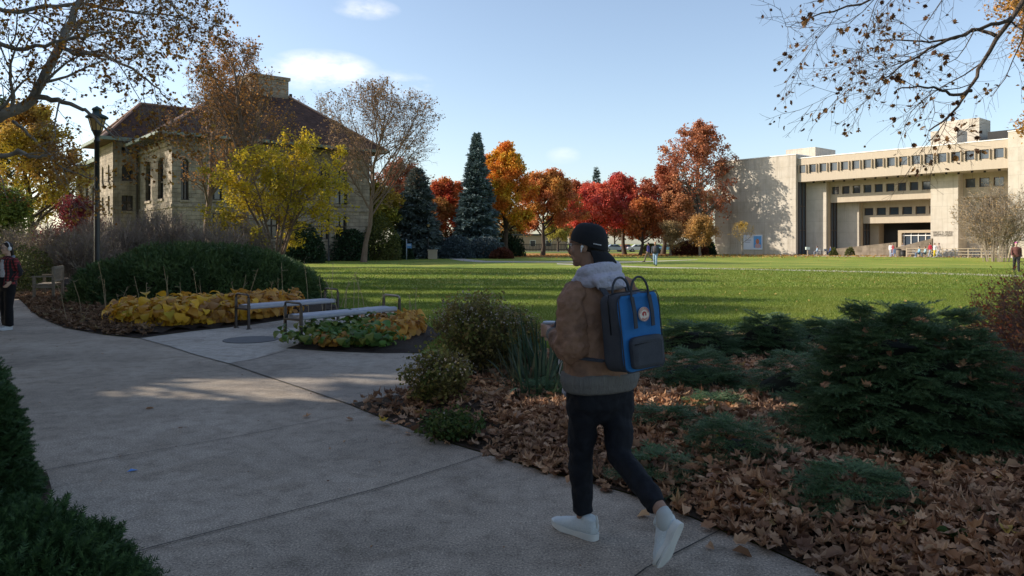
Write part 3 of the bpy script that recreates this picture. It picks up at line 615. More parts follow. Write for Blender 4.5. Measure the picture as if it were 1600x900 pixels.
# ================================================================== STONE HALL (left)
M_hall = stone('sandstone', (.30,.25,.195), (.38,.325,.26), (.20,.165,.13), .75, .36, .9, .9)
M_hroof = stone('red_tile', (.13,.070,.052), (.09,.052,.042), (.045,.03,.026), .38, .22, .85, .8)
M_gut = mat('copper_gutter', (.16,.20,.17), (.24,.27,.22), 2, .6)
M_wood = mat('dark_eave', (.06,.045,.035), rough=.8)
M_hglass = glassmat('hall_glass', (.035,.04,.05), .08)
HO = (-27.6, 60.0); HA = math.atan2(.64,.768); hx = np.array([.768,.64]); hy = np.array([-.64,.768])
hall = thing('stone_hall', 'old sandstone hall with red tiled hipped roof and arched windows behind trees', 'building', (*HO,0), HA)
ZE = 10.3
def hp(name, mb, m, smooth=False, p=hall): return mb.build(name, m, p, smooth)
def wall_poly(mb, x0, y0, x1, y1, z0, z1, openings, depth=.4):
    """vertical wall from (x0,y0) to (x1,y1) with (a0,a1,z0,z1,arch) openings cut as columns; outward normal = right of travel"""
    L = math.hypot(x1-x0, y1-y0); dx, dy = (x1-x0)/L, (y1-y0)/L; nx, ny = dy, -dx
    def pt(a, z, off=0): return [x0+dx*a+nx*off, y0+dy*a+ny*off, z]
    cuts = sorted(set([0, L]+[o[0] for o in openings]+[o[1] for o in openings]))
    for a, c in zip(cuts[:-1], cuts[1:]):
        ops = sorted([o for o in openings if o[0] <= a+1e-6 and o[1] >= c-1e-6], key=lambda o: o[2]); z = z0
        for o in ops:
            if o[2] > z: mb.add([pt(a,z),pt(c,z),pt(c,o[2]),pt(a,o[2])], [[0,1,2,3]])
            z = o[3]
            r = (o[1]-o[0])/2; zs = o[3]-(r if o[4] else 0)
            ins = [(o[0],o[2]),(o[1],o[2]),(o[1],zs)]
            if o[4]:
                arc = [(o[0]+r+r*math.cos(q), zs+r*math.sin(q)) for q in np.linspace(0, PI, 9)[1:-1]]; ins += arc
                half = [(o[0]+r+r*math.cos(q), zs+r*math.sin(q)) for q in np.linspace(0, PI/2, 5)]
                mb.add([pt(*q) for q in half]+[pt(o[1],o[3])], [[4,3,2,1,0,5][::-1]])
                half = [(o[0]+r+r*math.cos(q), zs+r*math.sin(q)) for q in np.linspace(PI/2, PI, 5)]
                mb.add([pt(*q) for q in half]+[pt(o[0],o[3])], [[0,1,2,3,4,5]])
            ins += [(o[0],zs)]; n = len(ins)
            mb.add([pt(*q) for q in ins]+[pt(*q,-depth) for q in ins], [[i,n+i,n+(i+1)%n,(i+1)%n] for i in range(n)])
        mb.add([pt(a,z),pt(c,z),pt(c,z1),pt(a,z1)], [[0,1,2,3]])
    for o in openings:
        r = (o[1]-o[0])/2; zs = o[3]-(r if o[4] else 0)
        fr = MB(); t = .09
        def b2(a0,a1,zz0,zz1,o0,o1,tgt): 
            V = [pt(a0,zz0,o0),pt(a1,zz0,o0),pt(a1,zz0,o1),pt(a0,zz0,o1),pt(a0,zz1,o0),pt(a1,zz1,o0),pt(a1,zz1,o1),pt(a0,zz1,o1)]
            tgt.add(V, np.array([[0,3,2,1],[4,5,6,7],[0,1,5,4],[1,2,6,5],[2,3,7,6],[3,0,4,7]]))
        m_ = (o[0]+o[1])/2
        b2(o[0],o[0]+t,o[2],zs,-.30,-.22,fr); b2(o[1]-t,o[1],o[2],zs,-.30,-.22,fr); b2(m_-.04,m_+.04,o[2],o[3]-.02,-.31,-.24,fr)
        zm = o[2]+(zs-o[2])*.55; b2(o[0]+t,o[1]-t,zm-.08,zm+.08,-.31,-.20,fr); b2(o[0]+t,o[1]-t,o[2],o[2]+t,-.30,-.22,fr)
        fo = fr.build('window', M_wood if r > .3 else M_frame, hall)
        pn = MB(); pn.add([pt(o[0]-.1,o[2]-.1,-.34),pt(o[1]+.1,o[2]-.1,-.34),pt(o[1]+.1,o[3]+.1,-.34),pt(o[0]-.1,o[3]+.1,-.34)], [[0,1,2,3]]); pn.build('pane', M_hglass, fo)
        sl = MB(); b2(o[0]-.12,o[1]+.12,o[2]-.2,o[2]-.003,.0,.12,sl); sl.build('sill', M_hall, fo)
mb = MB()
def row(L, xs, wd, z0, z1, arch): return [(x-wd/2, x+wd/2, z0, z1, arch) for x in xs]
# shaded long face (y=0, x 0..18): outward normal is -y => travel +x
LN = 18.0
wall_poly(mb, 0,0,LN,0,0,ZE, row(LN,[1.0],.6,5.2,8.6,True)+row(LN,[3.4,5.2,8.4,10.2,13.2,15.0],1.25,5.3,8.7,True)+row(LN,[3.4,5.2,8.4,10.2,13.2,15.0],1.1,2.0,4.2,False)+row(LN,[3.4,5.2,8.4,10.2,15.0],1.0,.3,1.2,False))
# lit left face (x=0, y 0..10.4): travel from y=10.4 to 0
wall_poly(mb, 0,10.4,0,0,0,ZE, row(10.4,[3.0,7.0],1.7,5.4,8.9,True)+row(10.4,[1.6,3.0,6.2,8.0],.55,2.6,4.0,False))
# tower: x -2.2..0, y 10.4..16.3
wall_poly(mb, -2.2,10.4,.0,10.4,0,ZE+.5, row(2.2,[1.2],.95,7.3,8.9,True)+row(2.2,[1.2],.95,4.6,6.0,False)+row(2.2,[1.2],1.0,9.7,10.4,False))
wall_poly(mb, -2.2,16.3,-2.2,10.4,0,ZE+.5, row(5.9,[1.6,4.2],.8,7.2,8.9,True)+row(5.9,[1.6,4.2],.8,4.6,6.0,False))
wall_poly(mb, 0,16.3,-2.2,16.3,0,ZE+.5, [])
# long left wing
wall_poly(mb, 0,41,0,16.3,0,ZE, row(24.7,[2.5,6.2,9.9,13.6,17.3,21.0],1.3,5.6,8.2,True)+row(24.7,[2.5,6.2,9.9,13.6,17.3,21.0],1.2,2.2,4.2,False))
wall_poly(mb, LN,0,LN,41,0,ZE, row(41,[3,8,13,18],1.2,5.4,8.6,True))
mb.box(0,LN,41,41.3,0,ZE)
hp('wall', mb, M_hall)
# string courses and cornice
mb = MB(); mb.box(-.1,LN+.1,-.1,-.003,4.62,4.85); mb.box(-.1,-.003,0,10.3,4.55,4.78); mb.box(-.12,LN+.12,-.14,-.004,ZE-.65,ZE-.35); mb.box(-.12,-.004,0,10.3,ZE-.65,ZE-.35)
mb.box(-.12,-.004,16.4,41,ZE-.9,ZE-.65); hp('string_course', mb, M_hall)
# eaves
mb = MB(); mb.box(-1.3,LN+1.3,-1.3,10.6,ZE,ZE+.16); mb.box(-1.2,LN,17.6,42,ZE+.002,ZE+.16); hp('eaves', mb, M_wood)
mb = MB(); mb.box(-1.42,-1.31,-1.42,9.6,ZE+.02,ZE+.26); mb.box(-1.42,LN+1.42,-1.42,-1.31,ZE+.02,ZE+.26); mb.box(-1.35,-1.21,17.6,42.1,ZE-.1,ZE+.3)
mb.box(-3.5,-3.36,9.3,17.6,ZE+.52,ZE+.82); mb.box(-3.36,.4,9.16,9.3,ZE+.52,ZE+.82); hp('gutter', mb, M_gut)
# roofs
def hip(mb, x0, x1, y0, y1, z0, rx0, rx1, ry0, ry1, z1):
    V = [[x0,y0,z0],[x1,y0,z0],[x1,y1,z0],[x0,y1,z0],[rx0,ry0,z1],[rx1,ry0,z1],[rx1,ry1,z1],[rx0,ry1,z1]]
    mb.add(V, np.array([[0,1,5,4],[1,2,6,5],[2,3,7,6],[3,0,4,7],[4,5,6,7],[0,3,2,1]]))
mb = MB(); hip(mb, -1.3, LN+1.3, -1.3, 19.5, ZE+.18, 8.4, 11.2, 7.6, 10.4, 17.1); hp('roof', mb, M_hroof)
mb = MB(); hip(mb, -3.35, 12, 9.3, 17.6, ZE+.5, .8, 12, 13.40, 13.52, 15.0); hp('roof', mb, M_hroof)
mb = MB(); mb.box(-1.15, LN, 17.65, 41.9, ZE+.17, ZE+.45); hp('flat_roof', mb, M_hroof)
mb = MB(); mb.tube([[-3.35,9.3,ZE+.55],[.8,13.4,15.05]], .13, 6); mb.tube([[-3.35,17.6,ZE+.55],[.8,13.5,15.05]], .13, 6); mb.tube([[.8,13.46,15.05],[5.5,13.46,15.05]], .13, 6)
mb.tube([[LN+1.3,-1.3,ZE+.22],[11.2,7.6,17.1]], .14, 6); mb.tube([[-1.3,-1.3,ZE+.22],[8.4,7.6,17.1]], .14, 6); hp('ridge_tiles', mb, mat('ridge', (.30,.17,.12), (.38,.24,.17), 3, .8))
mb = MB(); mb.box(8.6,12.3,5.8,9.2,14.2,17.5); mb.box(8.45,12.45,5.65,9.35,17.5,17.8); hp('roof_turret', mb, M_hall)
mb = MB(); mb.cyl(13.2,7.4,14.5,16.6,.16,.16,8); hp('vent_pipe', mb, M_wood)
mb = MB(); mb.tube([[-.25,10.2,0],[-.25,10.2,ZE]], .10, 8); hp('downspout', mb, M_wood)
mb = MB(); mb.box(14.6-.0,15.9,-.12,-.01,.1,2.6); hp('door', mb, M_dark)
# small brick building and fence far off beneath the maples
def simple_building(name, label, x0, x1, y, dz, h, m):
    b_ = thing(name, label, 'building', ((x0+x1)/2, y, 0)); wdt = (x1-x0)/2
    q = MB(); q.box(-wdt, wdt, 0, dz, 0, h); q.build('wall', m, b_)
    q = MB(); q.box(-wdt-.3, wdt+.3, -.3, dz+.3, h, h+.35); q.build('roof', M_asph, b_)
    for k in range(int(wdt*2/3.4)):
        xx = -wdt+1.7+k*3.4; f = MB(); f.box(xx-.62,xx-.55,-.06,-.003,1,2.3); f.box(xx+.55,xx+.62,-.06,-.003,1,2.3); f.box(xx-.55,xx+.55,-.06,-.003,2.22,2.3); fo = f.build('window', M_white, b_)
        q = MB(); q.box(xx-.55,xx+.55,-.03,-.004,1,2.22); q.build('pane', M_hglass, fo)
    return b_
simple_building('house', 'low tan building glimpsed under the orange maple', -4, 12, 160, 8, 3.3, mat('tan_brick', (.30,.22,.16), (.36,.27,.2), 4, .9))
mb = MB()
for k in range(40): mb.box(2+k*.3,2.09+k*.3,150.9,150.96,0,1.6)
mb.box(2,14,150.97,151.03,.3,.4); mb.box(2,14,150.97,151.03,1.3,1.4); tag(mb.build('picket_fence', M_dark), 'dark upright picket fence far off below the orange maple', 'fence')
# unseen brick hall added beyond the left edge to keep the foreground in shade
bh = thing('added_shade_hall', 'unseen plain brick hall added beyond the left edge to shade the foreground', 'building', (-30,-12,0))
q = MB(); q.box(-11,11,-18,21.1,0,13); q.build('wall', stone('brick', (.24,.10,.07),(.30,.13,.09),(.3,.27,.24),.23,.075), bh)
q = MB(); q.box(-11.4,11.4,-18.4,21.5,13.003,13.5); q.build('roof', M_asph, bh)
for k in range(9):
    for zz in (1.2, 5.2, 9.2):
        f = MB(); yy = -16+k*4; f.box(11.004,11.06,yy,yy+1.4,zz,zz+2.1); fo = f.build('window', M_white, bh); p = MB(); p.box(11.062,11.07,yy+.08,yy+1.32,zz+.08,zz+2.02); p.build('pane', M_hglass, fo)
# ================================================================== VEGETATION GENERATORS
def kids(P, Rd, L, nc, t0, t1, ang, ratio, npts, wig, up, rng, env=None, rs=.6, tap=.3, minr=0., short=.5):
    m, n = P.shape[:2]; idx = np.repeat(np.arange(m), nc); k = len(idx)
    st = np.tile((np.arange(nc)+.5)/nc, m)+rng.uniform(-.5,.5,k)/nc; t = t0+(t1-t0)*np.clip(st,0,1)
    f = t*(n-1)*.9999; i0 = f.astype(int); fr = (f-i0)[:,None]
    A, B = P[idx,i0], P[idx,i0+1]; base = A*(1-fr)+B*fr; tan = B-A; tan /= np.linalg.norm(tan, axis=1)[:,None]+1e-9
    rad = Rd[idx,i0]*(1-fr[:,0])+Rd[idx,i0+1]*fr[:,0]
    rv = rng.normal(size=(k,3)); rv -= (rv*tan).sum(1)[:,None]*tan; rv /= np.linalg.norm(rv, axis=1)[:,None]
    a = R(1)*rng.normal(ang, ang*.22, k); d = tan*np.cos(a)[:,None]+rv*np.sin(a)[:,None]; d[:,2] += up
    d /= np.linalg.norm(d, axis=1)[:,None]
    ln = L[idx]*ratio*(1-short*t)*rng.uniform(.7,1.25,k)
    if env is not None:
        for _ in range(2):
            tip = base+d*ln[:,None]; v = np.linalg.norm((tip-env[0])/env[1], axis=1); ln = np.where(v > 1, ln/np.maximum(v,1)**1.6, ln)
    Q = [base]; p = base; dd = d
    for j in range(npts-1):
        p = p+dd*(ln/(npts-1))[:,None]; Q.append(p)
        dd = dd+rng.normal(size=(k,3))*wig+np.array([0,0,up*.35]); dd /= np.linalg.norm(dd, axis=1)[:,None]
    Q = np.stack(Q, 1); r0 = np.maximum(rad*rs, minr); Rr = r0[:,None]*np.linspace(1, tap, npts)[None]
    return Q, np.maximum(Rr, minr*.6), ln

def shade_ok(p, off):
    """False where a leaf would close one of the small gaps that let sun through to the path"""
    q = p+np.asarray(off)[None]; X = q[:,0]+q[:,2]*COT*SH[0]; Y = q[:,1]+q[:,2]*COT*SH[1]; ok = np.ones(len(p), bool)
    for cx, cy, rx, ry in GAPS: ok &= ((X-cx)/(rx+.45))**2+((Y-cy)/(ry+.20))**2 > 1
    return ok
GAPS = [(-3.35,8.35,1.25,.20),(-2.6,7.85,1.1,.22),(-3.1,8.9,1.0,.13),(-2.2,8.55,.9,.1),(-1.1,8.75,.65,.14),(-.55,8.05,.55,.12),(-4.2,8.0,.5,.1),(-1.6,9.3,.5,.08),
        (2.4,9.7,1.1,.35),(3.6,9.0,.8,.25),(3.1,10.8,1.6,.4),(1.8,8.3,.35,.12),(4.6,10.3,.8,.3),(5.2,12.2,1.5,.5),(2.3,12.2,1.2,.4),(.2,10.7,.7,.3),(4.4,7.6,.25,.1)]

class Tree: pass
def deciduous(name, label, cat, loc, trunk, levels, env, leaves, bark, leafm, seed, group=None, gaps=False, sides=(10,7,5,4,3,3), leafT=LEAF4, stems=None):
    """trunk = (height, radius, lean x, lean y); levels = list of dicts for kids; leaves = list (level, n, jitter, size)"""
    rng = np.random.default_rng(seed); root = thing(name, label, cat, (loc[0],loc[1],0), group=group)
    H, r0, lx_, ly_ = trunk; n = 9; t = np.linspace(0,1,n)
    if stems is None:
        tp = np.stack([lx_*t+np.cumsum(rng.normal(size=n))*.012*H, ly_*t+np.cumsum(rng.normal(size=n))*.012*H, t*H], 1); tp[0] = [0,0,-.05]
        P = tp[None]; Rd = (r0*(1-t)**.8+r0*.12)[None]; Rd[0,0] *= 1.35
    else:
        P = np.array(stems, float); Rd = np.array([r0*(1-np.linspace(0,1,P.shape[1]))**.8+r0*.15 for _ in stems])
    L = np.linalg.norm(P[:,-1]-P[:,0], axis=1); lv = [(P,Rd,L)]
    wood = MB(); V, Fc = tube_batch(P, Rd, sides[0]); wood.add(V, Fc)
    for i, s in enumerate(levels):
        P, Rd, L = kids(*lv[-1], s['n'], s.get('t0',.3), s.get('t1',1), s.get('ang',45), s.get('ratio',.5), s.get('pts',4), s.get('wig',.12), s.get('up',.1), rng, env, s.get('rs',.55), .3, s.get('minr',0), s.get('short',.5))
        lv.append((P,Rd,L)); V, Fc = tube_batch(P, Rd, sides[min(i+1,5)]); wood.add(V, Fc)
    wood.build('trunk', bark, root, smooth=True)
    mb = MB(); has = False
    for (l, nl, jit, size) in leaves:
        P = lv[l][0]; idx = rng.integers(0, len(P), nl); f = rng.uniform(.15,1,nl)*(P.shape[1]-1)*.9999; i0 = f.astype(int); fr = (f-i0)[:,None]
        pos = P[idx,i0]*(1-fr)+P[idx,i0+1]*fr+rng.normal(size=(nl,3))*jit
        if gaps: pos = pos[shade_ok(pos, (loc[0],loc[1],0))]
        M = frames(rand_dirs(len(pos), rng, .7), rng); V, Fc = stamp(leafT[0], leafT[1], pos, M, rng.uniform(.55,1.3,len(pos))*size); mb.add(V, Fc); has = True
    if has: mb.build('crown', leafm, root)
    root['seed'] = seed; del root['seed']
    return root

B_grey = mat('bark_grey', (.16,.135,.105), (.28,.25,.20), 6, .9, .6, 20, stretch=(1,1,.3))
B_dark = mat('bark_dark', (.05,.035,.025), (.10,.075,.055), 8, .9, .6, 25, stretch=(1,1,.3))
B_pale = mat('bark_sycamore', (.26,.23,.18), (.42,.38,.30), 3, .85, .3, 12, c3=(.16,.14,.11))
B_brown = mat('bark_brown', (.13,.085,.055), (.20,.14,.10), 6, .9, .5, 20, stretch=(1,1,.3))
B_twig = mat('twig_grey', (.15,.115,.085), (.25,.20,.155), 4, .9)
B_limb = mat('bark_limb', (.16,.14,.115), (.32,.28,.23), 5, .9, .5, 14)

def px_tree(u, d): return ((u-800)/F*d, d)
def hgt(v, d): return EYE+(HZ-v)/F*d
FULL = lambda n1, n2, n3, up=.12: [dict(n=n1,t0=.22,t1=.98,ang=52,ratio=.62,pts=6,wig=.13,up=up,rs=.5,short=.35), dict(n=n2,t0=.25,ang=46,ratio=.52,pts=4,wig=.15,up=up*.7,rs=.5,minr=.02), dict(n=n3,t0=.2,ang=45,ratio=.5,pts=3,wig=.2,up=.05,rs=.5,minr=.012)]
def maple(u, vt, w, d, label, cols, clump, seed, n=26000, vb=None, name='maple_tree', size=.26, low=.22, off=0, bark=B_dark, jit=.22):
    H = hgt(vt, d)*1.03; rx = w/2/F*d*1.36; z0 = H*low*.1;
    cols = [tuple(min(.8,c*1.25) for c in q) for q in cols]; cols = cols+[tuple(c*.5 for c in cols[0]), tuple(min(.8,c*1.2+.04) for c in cols[1])]; clump = [tuple(min(.8,c*1.25) for c in q) for q in clump]; n = int(n*1.25); zc = z0+(H-z0)*.46; rz = (H-z0)*.53
    env = (np.array([off,0,zc]), np.array([rx, rx, rz]))
    m = leafmat('leaf_'+str(seed), cols, .3, .65, clump, .35)
    return deciduous(name, label, 'tree', px_tree(u,d), (H*.93, .018*H+.06, off, 0), FULL(30, 8, 5), env, [(3,n,jit,size),(2,n//6,jit,size)], bark, m, seed)

# ---- the far row beyond the lawn (left to right)
maple(698,290,80,92,'crimson maple rising behind the blue spruces left of the tall one',[(.30,.035,.025),(.48,.07,.035),(.55,.14,.05)],[(.42,.13,.03),(.50,.22,.05)],101,16000)
maple(676,318,66,88,'orange red maple low between the two grey blue spruces',[(.36,.08,.03),(.50,.16,.04),(.30,.05,.03)],[(.30,.16,.04),(.42,.2,.05)],102,11000)
maple(790,236,72,90,'tall golden yellow maple with an orange top beside the blue spruce',[(.52,.26,.02),(.66,.38,.03),(.58,.30,.02)],[(.60,.20,.03),(.52,.16,.03)],103,26000,low=.2,name='maple_tree')
maple(848,277,104,98,'broad rust orange maple left of the red maples across the lawn',[(.42,.13,.05),(.54,.19,.07),(.48,.15,.07)],[(.46,.21,.05),(.54,.26,.06)],104,30000)
maple(905,291,60,118,'dark red maple between the rust orange and scarlet crowns',[(.30,.05,.035),(.38,.08,.04)],[(.38,.12,.04),(.3,.1,.04)],105,12000)
maple(928,296,88,104,'bright scarlet maple directly above the walking man\'s cap',[(.50,.075,.06),(.62,.12,.09),(.54,.09,.06)],[(.50,.08,.05),(.60,.17,.08)],106,28000)
maple(976,279,72,108,'deep crimson maple right of the scarlet one',[(.32,.03,.03),(.46,.05,.04)],[(.40,.07,.04),(.5,.13,.06)],107,22000,low=.18)
maple(1000,318,80,100,'low orange red maple with a forked trunk right of the crimson crown',[(.42,.13,.03),(.5,.17,.04),(.32,.08,.03)],[(.40,.08,.04),(.30,.12,.04)],108,16000,low=.2)
maple(1036,268,66,112,'rusty red tree leaning against the tall oak near the library',[(.30,.08,.04),(.38,.11,.05)],[(.34,.12,.05),(.28,.07,.04)],109,16000)
rust = maple(1088,202,100,111,'tallest rust brown oak standing beside the blank library wall',[(.26,.085,.045),(.36,.125,.06),(.34,.12,.06)],[(.42,.17,.07),(.34,.14,.07)],110,11500,size=.30,low=.3,jit=.22,bark=B_grey)
maple(1050,310,70,104,'rusty brown tree low between the crimson crown and the oak',[(.34,.13,.06),(.42,.18,.07)],[(.30,.11,.05),(.44,.2,.07)],121,13000,size=.26,low=.1)
maple(1048,352,84,96,'small tan shrubby tree below the rust crowns left of the oak',[(.24,.17,.08),(.34,.23,.10)],[(.36,.20,.07),(.28,.16,.07)],111,5000,size=.16,low=.1,name='shrubby_tree',bark=B_twig)
maple(1094,345,76,94,'small golden tan shrubby tree at the foot of the oak',[(.40,.22,.07),(.48,.26,.07)],[(.30,.17,.07),(.38,.2,.08)],112,9000,size=.17,low=.05,name='shrubby_tree',bark=B_twig)
maple(760,300,110,128,'orange maple standing behind the tall blue spruce',[(.48,.16,.04),(.55,.24,.04)],[(.50,.10,.04),(.4,.1,.04)],113,14000)
maple(585,300,90,78,'yellow green maple behind the bare tree beside the hall',[(.20,.20,.03),(.34,.30,.035),(.14,.16,.03)],[(.36,.22,.04),(.42,.28,.04)],114,18000,low=.1)
maple(625,262,80,96,'muted red orange maple behind the grey spruce',[(.30,.09,.05),(.36,.14,.06)],[(.26,.12,.06),(.34,.1,.05)],115,12000)
maple(872,340,100,150,'yellow green tree low in the distance beneath the orange maple',[(.30,.28,.05),(.40,.33,.06)],[(.24,.24,.05),(.38,.28,.05)],116,9000,size=.3,low=.1)
maple(1005,335,160,172,'brown tree beyond the street left of the parked cars',[(.24,.13,.07),(.30,.17,.09)],[(.22,.16,.09),(.3,.2,.1)],117,9000,size=.34,low=.1,name='broadleaf_tree')
maple(1085,300,130,180,'brown tree beyond the street behind the tall oak',[(.24,.13,.07),(.30,.17,.09)],[(.28,.12,.06),(.3,.2,.1)],118,10000,size=.34,low=.1,name='broadleaf_tree')
maple(800,345,150,165,'olive tree far behind the golden maple trunk',[(.14,.13,.05),(.22,.19,.06)],[(.24,.16,.06),(.3,.2,.07)],119,9000,size=.34,low=.05,name='broadleaf_tree')
for i_, (u_, v_, c_) in enumerate(((890,344,(.34,.18,.08)),(960,338,(.30,.14,.07)),(1040,336,(.26,.17,.09)),(1070,345,(.38,.2,.08)))):
    maple(u_,v_,110,185,('tan','dark rust','olive brown','pale orange')[i_]+' tree far beyond the street filling the gap '+('left of the scarlet maple','right of the crimson maple','behind the two walkers','left of the tall oak')[i_],[c_,tuple(x*1.2 for x in c_)],[tuple(x*.8 for x in c_),(.34,.2,.09)],130+i_,8000,size=.4,low=.02,name='broadleaf_tree')
maple(925,345,90,168,'tan tree far behind the scarlet maple',[(.26,.15,.07),(.32,.2,.08)],[(.2,.16,.08),(.3,.2,.1)],120,7000,size=.34,low=.1,name='broadleaf_tree')

def conifer(u, vt, w, d, label, c1, c2, seed, n=20000, low=.02, power=.85, name='spruce_tree', size=.2, droop=-.25, whorls=44, per=11):
    rng = np.random.default_rng(seed); H = hgt(vt, d); rad = w/2/F*d; root = thing(name, label, 'tree', (*px_tree(u,d),0))
    mb = MB(); mb.tube([[0,0,-.05],[0,0,H*.6],[0,0,H*.99]], [.02*H+.02,.012*H,.01], 8)
    nb = whorls*per; z = H*(low+(1-low)*np.repeat(np.linspace(0,1,whorls,endpoint=False), per)+rng.uniform(-.3,.3,nb)/whorls); z = np.clip(z, H*low, H*.985)
    a = rng.uniform(0,2*PI,nb); ln = rad*np.clip((1-z/H),0,1)**power*rng.uniform(.72,1.1,nb)/(1-low)**power+.12
    d0 = np.stack([np.cos(a), np.sin(a), np.full(nb, .12)+.5*(z/H)], 1); P = []; p = np.stack([0*z,0*z,z], 1)
    for k in range(5): P.append(p); d0 = d0+np.array([0,0,droop if k < 2 else .16])*(1-.7*(z/H))[:,None]; d0 /= np.linalg.norm(d0,axis=1)[:,None]; p = p+d0*(ln/4)[:,None]
    P = np.stack(P, 1); V, Fc = tube_batch(P, np.maximum(.012, ln*.012)[:,None]*np.linspace(1,.3,5)[None], 3); mb.add(V, Fc); mb.build('trunk', B_dark, root)
    pr = ln/ln.sum(); idx = rng.choice(nb, n, p=pr); f = (rng.random(n)**.7)*3.999; i0 = f.astype(int); fr = (f-i0)[:,None]; T = P[idx,i0+1]-P[idx,i0]; T /= np.linalg.norm(T,axis=1)[:,None]
    pos = P[idx,i0]*(1-fr)+P[idx,i0+1]*fr; sd = np.cross(T, [0,0,1.]); sd /= np.linalg.norm(sd,axis=1)[:,None]+1e-9
    lat = rng.normal(size=n)*.17*ln[idx]*(1-.6*f/4); pos = pos+sd*lat[:,None]+np.array([0,0,-1.])*(np.abs(lat)*.35+np.abs(rng.normal(size=n))*.10)[:,None]
    dr = T*.8+sd*np.sign(lat)[:,None]*.7+rng.normal(size=(n,3))*.3+np.array([0,0,-.12]); M = frames(dr, rng, rng.normal(size=(n,3))*.6+np.array([0,0,1.]))
    TV = np.array([[-.18,0,0],[.18,0,0],[.12,.7,.05],[0,1,-.05],[-.12,.7,.05]]); V, Fc = stamp(TV, np.array([[0,1,2,3,4]]), pos, M, rng.uniform(.6,1.3,n)*size*(1+.5*(1-z[idx]/H)))
    cb = MB(); cb.add(V, Fc); cb.build('crown', leafmat('needle_'+str(seed), [c1, c2, tuple(min(1,x*1.7) for x in c2)], .1, .6), root); return root
conifer(745,206,82,86,'tall blue green spruce with tiered branches in the middle of the tree line',(.06,.09,.09),(.14,.19,.185),201,34000,size=.36)
conifer(652,262,88,80,'thinner grey green spruce left of the tall blue one',(.05,.07,.065),(.12,.15,.14),202,30000,power=.6,size=.34,droop=-.35)
conifer(932,259,44,170,'distant dark spruce tip above the red maples',(.04,.065,.055),(.07,.10,.09),203,9000,size=.5,whorls=30,per=8)
conifer(402,295,20,75,'small dark fir tip beside the hall roof',(.03,.04,.03),(.05,.07,.05),204,2500,size=.3,whorls=16,per=6) if False else None

# ---- shrubs as mounds of leaf clumps
def blob_shrub(name, label, cat, loc, r, n, size, m, seed, core=None, fill=.25, group=None, T=LEAF4, noisy=.16, flatdir=.6, up=.0, z0=0., rz=0, extra=None, bark=None):
    rng = np.random.default_rng(seed); d = rand_dirs(n, rng); d[:,2] = np.abs(d[:,2])*1.0-.12
    d /= np.linalg.norm(d,axis=1)[:,None]
    ph = rng.uniform(0,6,(9,)); fq = rng.normal(size=(9,3))*3.2
    bump = sum(np.sin(d@fq[i]+ph[i]) for i in range(9))/9*2
    q = (1-fill*rng.random(n)**1.6)*(1+noisy*bump); pos = d*q[:,None]*np.array(r)[None]; pos[:,2] = np.maximum(pos[:,2], .02)+z0
    dr = d*np.array([1/r[0],1/r[1],1/r[2]])*min(r)+rng.normal(size=(n,3))*flatdir+np.array([0,0,up]); M = frames(dr, rng)
    root = thing(name, label, cat, (loc[0],loc[1],0), rz, group); V, Fc = stamp(T[0], T[1], pos, M, rng.uniform(.6,1.3,n)*size)
    mb = MB(); mb.add(V, Fc); mb.build('foliage', m, root)
    st = MB(); k = 14; aa = rng.uniform(0,2*PI,k)
    for q_ in aa: e = np.array([math.cos(q_)*r[0]*.6, math.sin(q_)*r[1]*.6, r[2]*.75*rng.uniform(.6,1)+z0]); st.tube([[0,0,0],e*.5+[0,0,.1*r[2]],e], [.02*r[2]+.006,.014*r[2]+.004,.005], 5)
    st.build('stems', bark or B_dark, root)
    return root
M_evg = leafmat('evergreen_dark', [(.012,.025,.012),(.025,.05,.022),(.04,.07,.03)], .1, .6)
M_bluesh = leafmat('evergreen_blue', [(.04,.06,.065),(.075,.10,.11),(.10,.135,.14)], .1, .6)
M_redsh = leafmat('shrub_maroon', [(.06,.02,.015),(.12,.035,.02),(.16,.06,.03)], .2, .7)
M_olive = leafmat('shrub_olive', [(.05,.06,.02),(.10,.11,.03),(.15,.15,.04)], .2, .7)
M_tanshr = leafmat('shrub_tan', [(.20,.14,.08),(.30,.22,.12),(.36,.28,.16)], .2, .8)
for i, (u, vt, w, d, mm, lab) in enumerate((
    (540,352,70,70,M_evg,'dark evergreen shrub against the hall right of its door'),
    (472,352,70,62,M_evg,'dark evergreen shrub against the hall behind the yellow tree trunk'),
    (588,340,76,72,M_olive,'olive green shrub under the bare tree beside the hall'),
    (622,372,44,76,M_evg,'small dark shrub right of the olive one at the lawn edge'),
    (662,362,66,84,M_redsh,'maroon shrub behind the blue sign'),
    (712,372,64,80,M_bluesh,'low blue juniper at the left foot of the tall spruce'),
    (752,374,76,82,M_bluesh,'low blue juniper at the right foot of the tall spruce'),
    (785,388,34,79,M_redsh,'small dark maroon bush beside the golden maple trunk'),
    (795,362,50,92,M_evg,'dark rounded bush behind the golden maple trunk'),
    (690,350,70,94,M_redsh,'tall dull red shrub behind the juniper'),
    (1080,376,60,100,M_redsh,'brown shrub low at the foot of the oak'),
    (1105,372,26,100,M_evg,'dark shrub against the left end of the library wall'),
    (1018,381,30,118,M_olive,'low olive bush behind the two walkers'),
    )):
    x, y = px_tree(u,d); h = hgt(vt,d); rx = w/2/F*d
    blob_shrub('shrub', lab, 'shrub', (x,y), (rx,rx*.8,h), 7000, .20, mm, 300+i, fill=.5)
for i, (u, w) in enumerate(((528,40),(566,44),(604,36))):
    x, y = px_tree(u,73); blob_shrub('ornamental_grass', ('tan','pale','dry')[i]+' tuft of dry grass at the lawn edge '+('right of the hall lamp post','below the olive shrub','left of the blue sign')[i], 'grass tuft', (x,y), (w/2/F*73,.7,.85), 2600, .34, M_tanshr, 330+i, up=1.6, flatdir=.3)
